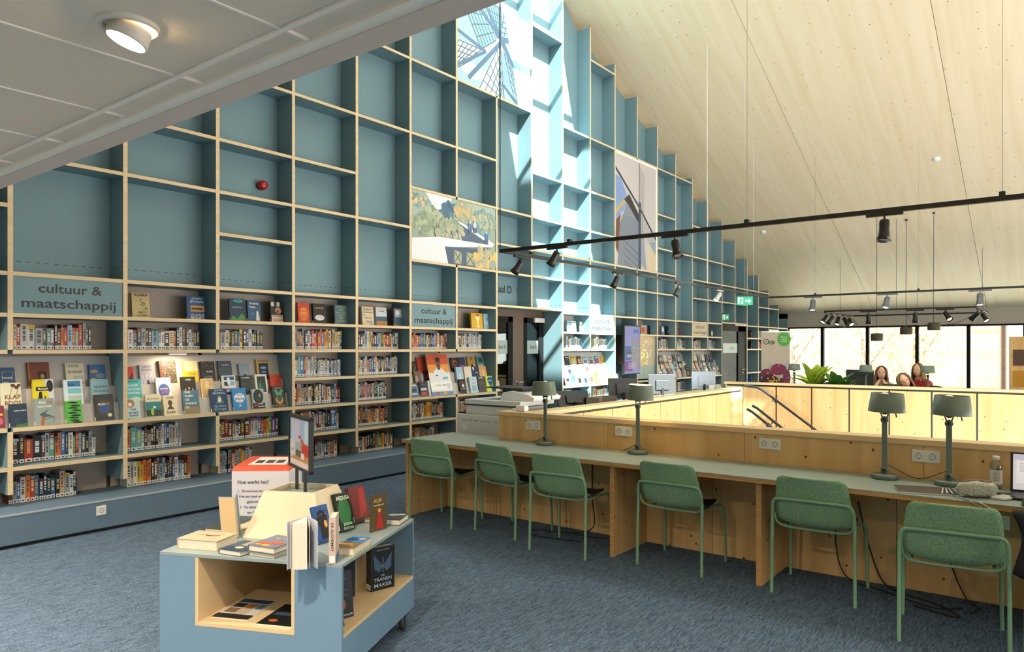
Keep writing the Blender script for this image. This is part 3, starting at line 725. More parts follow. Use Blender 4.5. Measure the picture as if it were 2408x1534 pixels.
# cables on the floor under the desk
M_CABLE = mat('black_cable', '#141414', .5)
for i, (pts, lb) in enumerate((
    ([(5.47, 3.30, .60), (5.44, 3.28, .3), (5.40, 3.25, .06), (5.30, 3.45, .008), (5.20, 3.75, .008), (5.05, 3.6, .008), (5.12, 3.2, .008)], 'black cable looping on the carpet under the third chair'),
    ([(5.47, 3.02, .62), (5.43, 2.98, .35), (5.38, 3.0, .08), (5.35, 3.1, .008), (5.28, 3.35, .008)], 'black cable dropping from the socket behind the third chair'),
    ([(5.47, 1.27, .55), (5.44, 1.28, .25), (5.40, 1.2, .03), (5.3, .95, .008), (5.15, .65, .008), (5.25, .5, .008)], 'black cable hanging behind the chair below the two lamps'),
    ([(5.47, 1.14, .55), (5.45, 1.08, .3), (5.41, .98, .05), (5.33, .85, .008), (5.22, .62, .008), (5.05, .5, .008), (5.12, .75, .008)], 'black cable trailing right along the carpet toward the front chair'),
    ([(5.47, .62, .58), (5.44, .60, .3), (5.40, .5, .04), (5.32, .42, .008), (5.18, .45, .008)], 'black cable behind the front chair'))):
    mb = MB(); mb.tube(pts, .005, 6, sub=6); obj('cable', mb, M_CABLE, label=lb, cat='cable')

# ------------------------------------------------------------------ people
M_SKIN = mat('skin', '#d3a88e', .55)
def person(label, loc, rz, J, R, top, bottom, skinz=None, hair='#6b5138', hairlen=.20, sleeve_col=None, headturn=0.0, headtilt=0.0):
    """J: joint name -> local position; one skinned, continuous body; clothes are children"""
    t = thing('person', label, 'person', loc, rz)
    names = list(J); E = [('pelvis', 'belly'), ('belly', 'chest'), ('chest', 'neck'), ('neck', 'head'), ('head', 'crown')]
    for s in 'lr': E += [('chest', 'sh' + s), ('sh' + s, 'el' + s), ('el' + s, 'wr' + s), ('wr' + s, 'ha' + s), ('pelvis', 'hi' + s), ('hi' + s, 'kn' + s), ('kn' + s, 'an' + s), ('an' + s, 'to' + s)]
    me = bpy.data.meshes.new('body'); me.from_pydata([J[n] for n in names], [(names.index(a), names.index(b)) for a, b in E], [])
    o = bpy.data.objects.new('body', me); C.objects.link(o)
    sk = o.modifiers.new('skin', 'SKIN'); sk.use_smooth_shade = True
    sd = o.modifiers.new('sub', 'SUBSURF'); sd.levels = 2; sd.render_levels = 2
    for i, n in enumerate(names):
        r = R.get(n, R.get(n[:2], .05)); me.skin_vertices[0].data[i].radius = r if isinstance(r, tuple) else (r, r)
        me.skin_vertices[0].data[i].use_root = (n == 'pelvis')
    dg = bpy.context.evaluated_depsgraph_get(); ev = o.evaluated_get(dg)
    bm_ = bpy.data.meshes.new_from_object(ev)
    bpy.data.objects.remove(o)
    for m in (M_SKIN, top, bottom, sleeve_col or top): bm_.materials.append(m)
    segs = [(names.index(a), names.index(b), a, b) for a, b in E]
    for p in bm_.polygons:
        best = None
        for ia, ib, a, b in segs:
            A, B = Vector(J[a]), Vector(J[b]); k = max(0, min(1, (p.center - A).dot(B - A) / max((B - A).length_squared, 1e-6)))
            d = (p.center - (A + (B - A) * k)).length - .3 * (R.get(a, R.get(a[:2], .05)) if not isinstance(R.get(a, R.get(a[:2], .05)), tuple) else .05)
            if best is None or d < best[0]: best = (d, a, b, k)
        a, b, k = best[1], best[2], best[3]
        if b in ('head', 'crown') or (b == 'neck' and k > .75) or b[:2] == 'ha': idx = 0
        elif b[:2] in ('hi', 'kn', 'an', 'to'): idx = 2
        elif b[:2] in ('el', 'wr'): idx = 3
        else: idx = 1
        p.material_index = idx; p.use_smooth = True
    body = bpy.data.objects.new('body', bm_); C.objects.link(body); body.parent = t; MAT[body.name] = MAT[t.name]
    H = Vector(J['head']); HM = Matrix.Translation(H) @ Matrix.Rotation(headturn, 4, 'Z') @ Matrix.Rotation(headtilt, 4, 'X')
    def hobj(name, mb, m): mb.v = [tuple(HM @ Vector(v)) for v in mb.v]; return obj(name, mb, m, t, local=True)
    mb = MB(); mb.ball((0.012, 0, .03), (.098, .080, .122), 16, 12); hobj('face', mb, M_SKIN)
    mb = MB(); mb.tube([(.103, 0, .05), (.120, 0, .018), (.104, 0, .008)], [.008, .014, .008], 6); hobj('nose', mb, M_SKIN)
    for s in (-1, 1):
        mb = MB(); mb.ball((.098, s * .032, .045), (.010, .013, .008), 8, 6); hobj('eye', mb, M_DARK)
        mb = MB(); mb.ball((0, s * .081, .025), (.022, .010, .032), 8, 6); hobj('ear', mb, M_SKIN)
    mb = MB(); mb.ball((.094, 0, -.035), (.010, .024, .007), 8, 6); hobj('mouth', mb, mat('lips', '#b5655f', .5))
    # hair cap: scalp plus long sides and back
    rows = []
    for i in range(9):
        v = i / 8
        ring = []
        for k in range(25):
            a = math.radians(50 + 260 * k / 24)
            if v < .55:
                th = v / .55 * math.pi / 2; r = math.sin(th); z = .035 + .125 * math.cos(th)
                ring.append((.000 + .108 * r * math.cos(a) * (1.0 if math.cos(a) < 0 else .95), .098 * r * math.sin(a), z))
            else:
                q = (v - .55) / .45; ring.append((-.004 + (.108 - .01 * q) * math.cos(a) - .008 * q, (.098 + .016 * math.sin(q * 2.2)) * math.sin(a), .035 - hairlen * q))
        rows.append(ring)
    mb = MB(); mb.grid(rows)
    hm = hobj('hair', mb, mat('hair', hair, .6, noise=.25, scale=60, stretch=(1, 1, .1))); hm.modifiers.new('thickness', 'SOLIDIFY').thickness = .018
    mb = MB(); mb.ball((-.012, 0, .075), (.100, .092, .085), 14, 8); hobj('hair', mb, mat('hair_crown', hair, .6, noise=.25, scale=60, stretch=(1, 1, .1)))
    # hands: palm with five fingers
    for s, sg in (('l', 1), ('r', -1)):
        w_, h_ = Vector(J['wr' + s]), Vector(J['ha' + s]); d = (h_ - w_).normalized(); side = d.cross(Vector((0, 0, 1))).normalized(); 
        mb = MB()
        for k in range(4):
            b0 = h_ + side * (.024 - .016 * k); L = (.062, .072, .068, .054)[k]
            mb.tube([b0 - d * .03, b0 + d * .02, b0 + d * (.02 + L * .5) - Vector((0, 0, .008)), b0 + d * (.02 + L) - Vector((0, 0, .026))], [.009, .0085, .008, .006], 6)
        b0 = h_ - d * .03 + side * sg * -.03
        mb.tube([b0, b0 + side * sg * -.02 + d * .02, b0 + side * sg * -.022 + d * .05], [.011, .010, .008], 6)
        obj('fingers', mb, M_SKIN, t, local=True)
    return t
def seated(lean=.10, arm='desk', seat=.50, head=0.0):
    J = dict(pelvis=(0, 0, seat), belly=(.02 + lean * .3, 0, seat + .18), chest=(.03 + lean * .9, 0, seat + .40), neck=(.03 + lean * 1.15 + head * .3, 0, seat + .54), head=(.05 + lean * 1.35 + head, 0, seat + .645), crown=(.045 + lean * 1.4 + head, 0, seat + .70))
    cx = J['chest'][0]
    for s, g_ in (('l', 1), ('r', -1)):
        J['sh' + s] = (cx - .01, g_ * .175, seat + .43)
        if arm == 'desk': J['el' + s] = (cx + .16, g_ * .25, seat + .21); J['wr' + s] = (cx + .36, g_ * .15, seat + .275); J['ha' + s] = (cx + .42, g_ * .12, seat + .272)
        elif arm == 'chin': J['el' + s] = (cx + .22, g_ * .17, seat + .25); J['wr' + s] = (cx + .22, g_ * .09, seat + .44); J['ha' + s] = (cx + .20, g_ * .06, seat + .50)
        else: J['el' + s] = (cx + .06, g_ * .23, seat + .16); J['wr' + s] = (cx + .22, g_ * .14, seat + .12); J['ha' + s] = (cx + .28, g_ * .10, seat + .12)
        J['hi' + s] = (.03, g_ * .09, seat - .01); J['kn' + s] = (.44, g_ * .11, seat); J['an' + s] = (.42, g_ * .11, .09); J['to' + s] = (.54, g_ * .12, .035)
    return J
RAD = dict(pelvis=(.13, .15), belly=(.11, .14), chest=(.105, .15), neck=.050, head=.075, crown=.06, sh=.066, el=.046, wr=.031, ha=(.024, .036), hi=.085, kn=.062, an=.042, to=.032)

# ------------------------------------------------------------------ books
COL = dict(w='#dfddd6', c='#d9c9a4', r='#b3322a', k='#1c1c1f', n='#22334f', b='#2f6db0', s='#8fb8cf', t='#5fa8a0', g='#3f9255', y='#e0b62e', o='#d9782c', m='#5e4032', d='#44484c', l='#a9adb2', p='#6a3a96', e='#b7a58c', a='#7d1f26', u='#4a78a0', i='#cfd6da', f='#c95a44')
CNAME = dict(w='white', c='cream', r='red', k='black', n='navy', b='bright blue', s='pale blue', t='teal', g='green', y='yellow', o='orange', m='brown', d='dark grey', l='light grey', p='purple', e='beige', a='maroon', u='mid blue', i='off-white', f='coral')
ORD = ['first', 'second', 'third', 'fourth', 'fifth', 'sixth', 'seventh', 'eighth', 'ninth', 'tenth', 'eleventh', 'twelfth', 'thirteenth', 'fourteenth', 'fifteenth', 'sixteenth', 'seventeenth', 'eighteenth', 'nineteenth', 'twentieth', 'twenty-first', 'twenty-second', 'twenty-third', 'twenty-fourth', 'twenty-fifth', 'twenty-sixth', 'twenty-seventh', 'twenty-eighth', 'twenty-ninth', 'thirtieth']
M_COVER = vmat('book_cover', .42)
M_PAGES = mat('book_pages', '#d8cfbc', .85, noise=.06, scale=60, stretch=(1, 1, 1))
u_ = MB(); u_.box(-.5, .5, 0, 1, 0, 1); PAGE_ME = mesh('page_block', u_, M_PAGES)
u_ = MB(); u_.box(-.5, .5, -.0012, 0, 0, 1, col=lin('#e4e3de')); u_.box(-.22, .22, -.0016, -.0012, .25, .62, col=lin('#2a2a2c')); LABEL_ME = mesh('spine_label', u_, M_PRINT)
def tone(h, v): return tuple(max(0, min(1, c * v)) for c in lin(h))
def spine_faces(mb, x0, x1, y, z0, h, code, rs, depth=.15, shell=True, full=True):
    "cover and spine print of one book standing spine-out at y"
    col = tone(COL[code], rs.uniform(.8, 1.15)); w_ = x1 - x0
    if full:
        mb.box(x0, x0 + .0022, y, y + depth, z0, z0 + h, col=col); mb.box(x1 - .0022, x1, y, y + depth, z0, z0 + h, col=col)
        mb.box(x0 + .0022, x1 - .0022, y, y + .003, z0, z0 + h, col=col)
    else: mb.box(x0, x1, y, y + depth, z0, z0 + h, col=col)
    dark = code in 'kndmagbrputf'
    ink = lin(rs.choice(['#e8e4d8', '#e8d9a0', '#ffffff', '#d8c060'] if dark else ['#22262c', '#7a2222', '#1f3a5c', '#333333']))
    a = z0 + h * rs.uniform(.30, .40); b = z0 + h * rs.uniform(.75, .93)
    yy = y - .0006; cx = (x0 + x1) / 2; tw = w_ * rs.uniform(.18, .3)
    z = a
    while z < b:                                  # lettering of the title, letter by letter
        q = rs.uniform(.005, .012)
        mb.add([(cx - tw, yy, z), (cx + tw, yy, z), (cx + tw, yy, z + q), (cx - tw, yy, z + q)], [(0, 1, 2, 3)], 0, ink); z += q + rs.choice([.003, .003, .004, .012])
    if rs.random() < .35:
        c2 = tone(rs.choice(list(COL.values())), .9); q = z0 + h * rs.uniform(.8, .9)
        mb.add([(x0, yy + .0003, q), (x1, yy + .0003, q), (x1, yy + .0003, z0 + h * .99), (x0, yy + .0003, z0 + h * .99)], [(0, 1, 2, 3)], 0, c2)
def shelf_books(codes, xa, xb, z, where, seed, hr=(.19, .245), yf=7.20, group='library books standing spine-out in the near bays', fat=()):
    rs = random.Random(seed); ws = [rs.uniform(.7, 1.35) * (1.7 if i in fat else 1) for i in range(len(codes))]
    k = (xb - xa) / sum(ws); x = xa; base = rs.uniform(*hr)
    for i, c in enumerate(codes):
        w_ = ws[i] * k; h = max(hr[0], min(hr[1], base + rs.uniform(-.03, .03)))
        if rs.random() < .2: base = rs.uniform(*hr)
        y = yf + rs.uniform(-.008, .008); dp = min(.15, YL - y - .004)
        mb = MB(); spine_faces(mb, x + .0004, x + w_ - .0004, y, z + .0005, h, c, rs, dp)
        o = obj('book', mb, M_COVER, label='%s book, %s from left, %s' % (CNAME[c], ORD[i], where), cat='book', group=group)
        bx_ = o.location
        pg = bpy.data.objects.new('page_block', PAGE_ME); C.objects.link(pg); pg.parent = o; pg.scale = (max(w_ - .006, .004), dp - .008, h - .008); pg.location = (0, y + .003 - bx_.y, .004)
        lb = bpy.data.objects.new('spine_label', LABEL_ME); C.objects.link(lb); lb.parent = o; lb.scale = (w_ * .86, 1, .032); lb.location = (0, y - .0002 - bx_.y, .004)
        x += w_
    # bookend closing the row
    mb = MB(); mb.box(x + .003, x + .0055, yf + .01, yf + .14, z, z + .14); mb.box(x + .003, x + .06, yf + .01, yf + .14, z, z + .002)
    mb.prism([(yf + .01, z + .14), (yf + .14, z + .14), (yf + .12, z + .19), (yf + .08, z + .205), (yf + .04, z + .19)], lambda u, v, q: (q, u, v), x + .003, x + .0055)
    obj('bookend', mb, M_BLACK, label='black metal bookend, %s' % where, cat='bookend', group='black bookends')
B0 = 'leftmost bay'
NEAR = [  # codes, column px from-to, level, where
    ('crwwlmtrnmorsftrldk', 31, 214, 1.61, 'row under the large left sign', (2, 3, 4)),
    ('kkrkmltoobnwgrldklw', 27, 224, .62, 'middle row below the leftmost display', (0, 1, 2, 3, 6)),
    ('mlbworunnnbkelin', 20, 180, BZ, 'bottom row at the far left', ()),
    ('wlnlkmswwkcrnwmdwldk', 301, 470, 1.61, 'row under the speckled gold cover', (6,)),
    ('ottwmlkkkewbkleil', 297, 425, .62, 'row below the parrot cover', (1, 2)),
    ('wcwyyoookmeslkdnbwsino', 298, 447, BZ, 'orange and blue bottom row', ()),
    ('lckddbynnwkdnk', 517, 617, 1.61, 'row under the dark blue covers', (0,)),
    ('cmamewkmmoiwbroygpm', 514, 655, .62, 'row ending in purple and brown', ()),
    ('cesknlrcrsoycliw', 513, 592, BZ, 'bottom row behind the orange-topped box', ()),
    ('lnrdlkwmrrofoboycfclywd', 694, 802, 1.61, 'row under the orange cover in the fourth bay', ()),
    ('wturwwliwksiwwlwnsluwb', 693, 802, 1.28, 'pale second row in the fourth bay', (2,)),
    ('roccemwckdcnwmlocidsra', 692, 799, .95, 'third row in the fourth bay', ()),
    ('yokcolwamwnrclnkbbw', 692, 795, .62, 'fourth row behind the black picture frame', (15, 16)),
    ('wnclubtkmlswbnirw', 692, 791, BZ, 'bottom row right of the black picture frame', ()),
]
for i, (codes, pa, pb, z, where, fat) in enumerate(NEAR):
    shelf_books(codes, max(WX(pa, 7.2), CXN(math.floor((WX(pa + 20, D) - X0) / PIT)) + TU / 2 + .002), WX(pb, 7.2), z, where, 100 + i, fat=fat)
shelf_books('wrkdnmcwo', CXN(-1) + .3, CXN(0) - .06, 1.61, 'row cut by the left frame edge', 90)
shelf_books('nwkrdm', CXN(-1) + .45, CXN(0) - .06, .62, 'low row cut by the left frame edge', 91)
# the rest, farther along: one object
rs = random.Random(5); far = MB(); ALLC = 'wwwwwcceekkddnnbsulltmroyigaf'; CLIST = list(COL)
def far_row(pa, pb, z, n, pal, hr=(.19, .24), full=False):
    xa, xb = WX(pa, 7.2), WX(pb, 7.2); ws = [rs.uniform(.7, 1.3) for _ in range(n)]; k = (xb - xa) / sum(ws); x = xa
    for q in ws:
        c = rs.choice(pal); h = rs.uniform(*hr); w_ = q * k
        spine_faces(far, x + .0004, x + w_ - .0004, 7.20, z + .0005, h, c, rs, .15, full=False)
        far.box(x + w_ * .1, x + w_ * .9, 7.1985, 7.20, z + .004, z + .034, col=lin('#dcdbd6')); x += w_
MIX = 'wcklndubsmroyeit'; PALE = 'wwwiicelsdk'
for pa, pb, z, n, pal in ((843, 936, 1.61, 22, 'wkdcsnorylm'), (843, 934, 1.28, 22, 'wunbwikcmo'), (843, 908, .95, 16, 'dkwltnruc'), (843, 911, .62, 17, 'wecbkrndyo'), (843, 923, BZ, 18, 'kkorwcygdn'),
                     (969, 1052, 1.61, 22, 'dnuwyorrbkm'), (968, 1034, .95, 16, 'iwsdknnblr'), (967, 1042, .62, 17, 'bmoewcrykd'), (967, 1020, BZ, 12, 'wkdno'), (1076, 1132, 1.61, 15, 'wiilnkde'), (1076, 1140, .95, 12, 'cowrmei'),
                     (1076, 1130, .62, 10, 'cowrmei'), (1332, 1372, 1.61, 12, PALE), (1397, 1440, 1.61, 12, PALE), (1332, 1372, .62, 10, 'wwiisb'), (1396, 1440, .62, 10, 'wwico'),
                     (1550, 1577, 1.61, 9, PALE), (1593, 1626, 1.61, 12, 'wwicesk'), (1633, 1659, 1.61, 10, 'cecmwk'), (1668, 1700, 1.61, 12, 'cewlsd'), (1552, 1588, .62, 9, 'isulw'), (1504, 1530, .62, 7, 'issuw'), (1594, 1628, .62, 9, 'isuwn'), (1634, 1664, .62, 8, 'mkcd'), (1668, 1697, .62, 8, 'dkmc'),
                     (1766, 1786, 1.92, 9, 'mekcwd'), (1788, 1806, 1.92, 8, 'wecw'), (1766, 1786, 1.61, 9, 'mrcwk'), (1788, 1806, 1.61, 8, 'crwm'), (1766, 1780, .62, 6, 'dubk'), (1810, 1828, 1.61, 8, 'wcek'), (1832, 1850, 1.61, 7, 'wcek')):
    far_row(pa, pb, z, n, pal)
def far_face(px, z, y, w_, h, code, tilt=.22):
    x = WX(px, y); c = tone(COL[code], rs.uniform(.85, 1.1)); m = Matrix.Translation((x, y, z)) @ Matrix.Rotation(-tilt, 4, 'X')
    far.box(0, w_, 0, .018, 0, h, col=c, m=m)
    c2 = tone(COL[rs.choice('wkcrnbosm')], 1); far.box(w_ * .15, w_ * .85, -.0012, 0, h * rs.uniform(.1, .4), h * rs.uniform(.5, .8), col=c2, m=m)
    c3 = tone(COL[rs.choice('kwydn')], 1); far.box(w_ * .12, w_ * .88, -.0012, 0, h * .85, h * .91, col=c3, m=m)
for a, b, pal in ((1331, 1443, 'wwwiicsto'), (1551, 1627, 'ceilsdmw'), (1633, 1697, 'decmkli')):
    for r, (z, y) in enumerate(((1.265, 7.235), (1.115, 7.155), (.955, 7.065))):
        n = 8 if a < 1500 else 7; top_pal = 'ltlunygrd' if (a < 1500 and r == 0) else pal
        for i in range(n):
            far_face(a + (b - a) * (i + .1 + (.3 if r % 2 else 0)) / n, z, y, .145, rs.uniform(.2, .225), rs.choice(top_pal))
for px, c in ((1335, 's'), (1345, 'w'), (1365, 'w'), (1508, 'e'), (1514, 's'), (1528, 'k'), (1556, 'u'), (1568, 'k'), (1601, 'r'), (1672, 'd')): far_face(px, 1.925, 7.18, .15 if c != 'r' else .03, .20, c, .05)
obj('shelved_books', far, M_COVER, kind='stuff', label='more library books filling the farther bays of the bookcase', cat='books')

# ------------------------------------------------------------------ display racks and face-out books
M_RACK = mat('pale_rack', '#b9b3ad', .5)
def rack(name, label, pa, pb):
    xa, xb = WX(pa, 7.1), WX(pb, 7.2)
    t = thing(name, label, 'display rack', ((xa + xb) / 2, 7.15, .95), 0, 'tiered display racks')
    for i, (z, y) in enumerate(((.951, 7.058), (1.105, 7.140), (1.255, 7.222))):
        m = Matrix.Translation((0, y + .030, z)) @ Matrix.Rotation(-.20, 4, 'X')
        mb = MB(); mb.box(xa, xb, .0, .004, 0, .165 if i < 2 else .30, m=m); obj('tier_panel', mb, M_RACK, t)
        mb = MB(); mb.box(xa, xb, y - .006, y + .032, z - .001 if i == 0 else z - .005, z + .001); obj('ledge', mb, M_RACK, t)
rack('display_rack', 'pale three-tier display rack at the far left of the bookcase', -40, 281)
rack('display_rack', 'pale three-tier display rack across the second and third bays', 301, 678)
rack('display_rack', 'pale three-tier display rack holding the orange poster', 968, 1164)
rack('display_rack', 'sunlit pale display rack right of the first doorway', 1332, 1445)
rack('display_rack', 'display rack of pale booklets in the bays right of the screen', 1550, 1628)
rack('display_rack', 'display rack of pale booklets left of the black door', 1633, 1698)
def draw(p, w_, h, ops):
    for o in ops:
        k = o[0]
        if k == 'r': p.rect(o[1] * w_, o[2] * h, o[3] * w_, o[4] * h, o[5])
        elif k == 'e': p.ell(o[1] * w_, o[2] * h, o[3] * w_, o[4] * h, o[5])
        elif k == 'p': p.poly([(a * w_, b * h) for a, b in o[1]], o[2])
        elif k == 'l': p.line([(a * w_, b * h) for a, b in o[1]], o[2], o[3])
        elif k == 't': p.text(o[1], o[2] * w_, o[3] * h, o[4] * h, o[5], width=(o[6] * w_ if len(o) > 6 else None))
        elif k == 's':                      # scattered dots: n, colour, radius, y range, seed
            q = random.Random(o[5] if len(o) > 5 else 3)
            for _ in range(o[1]): p.ell(q.uniform(.08, .92) * w_, q.uniform(*o[4]) * h, o[3] * w_, o[3] * w_ * .8, o[2], 6)
def cover_book(label, M, w_, h, th, base, ops, name='book', group='books shown cover-out', spine=None, tagw=True, spine_text=None):
    "local frame of M: x to the right over the cover, -y out of the cover, z up"
    t = thing(name, label, 'book', M.to_translation(), 0, group, rot=M.to_3x3().to_4x4())
    c = lin(base); cs = lin(spine or base)
    mb = MB(); mb.box(0, w_, 0, .0025, 0, h, col=c); mb.box(0, w_, th - .0025, th, 0, h, col=c); mb.box(0, .0025, .0025, th - .0025, 0, h, col=cs)
    obj('cover', mb, M_COVER, t, local=True)
    mb = MB(); mb.box(.004, w_ - .004, .0028, th - .0028, .003, h - .003); obj('page_block', mb, M_PAGES, t, local=True)
    if ops:
        p = Print(); draw(p, w_, h, ops); mb = p.place((0, -.0003, 0), (1, 0, 0), (0, 0, 1)); obj('cover_print', mb, M_PRINT, t, local=True)
    if spine_text:
        p = Print(); p.text(spine_text, 0, 0, th * .55, '#2a2624', width=h * .62, rot=-math.pi / 2); obj('spine_lettering', p.place((-.0004, th / 2, h * .58), (0, -1, 0), (0, 0, 1)), M_PRINT, t, local=True)
    if tagw and th > .012:
        mb = MB(); mb.box(-.001, 0, .003, th - .003, .006, .036); obj('spine_label', mb, M_PAPER, t, local=True)
    return t
W, K = '#f0ece2', '#151515'
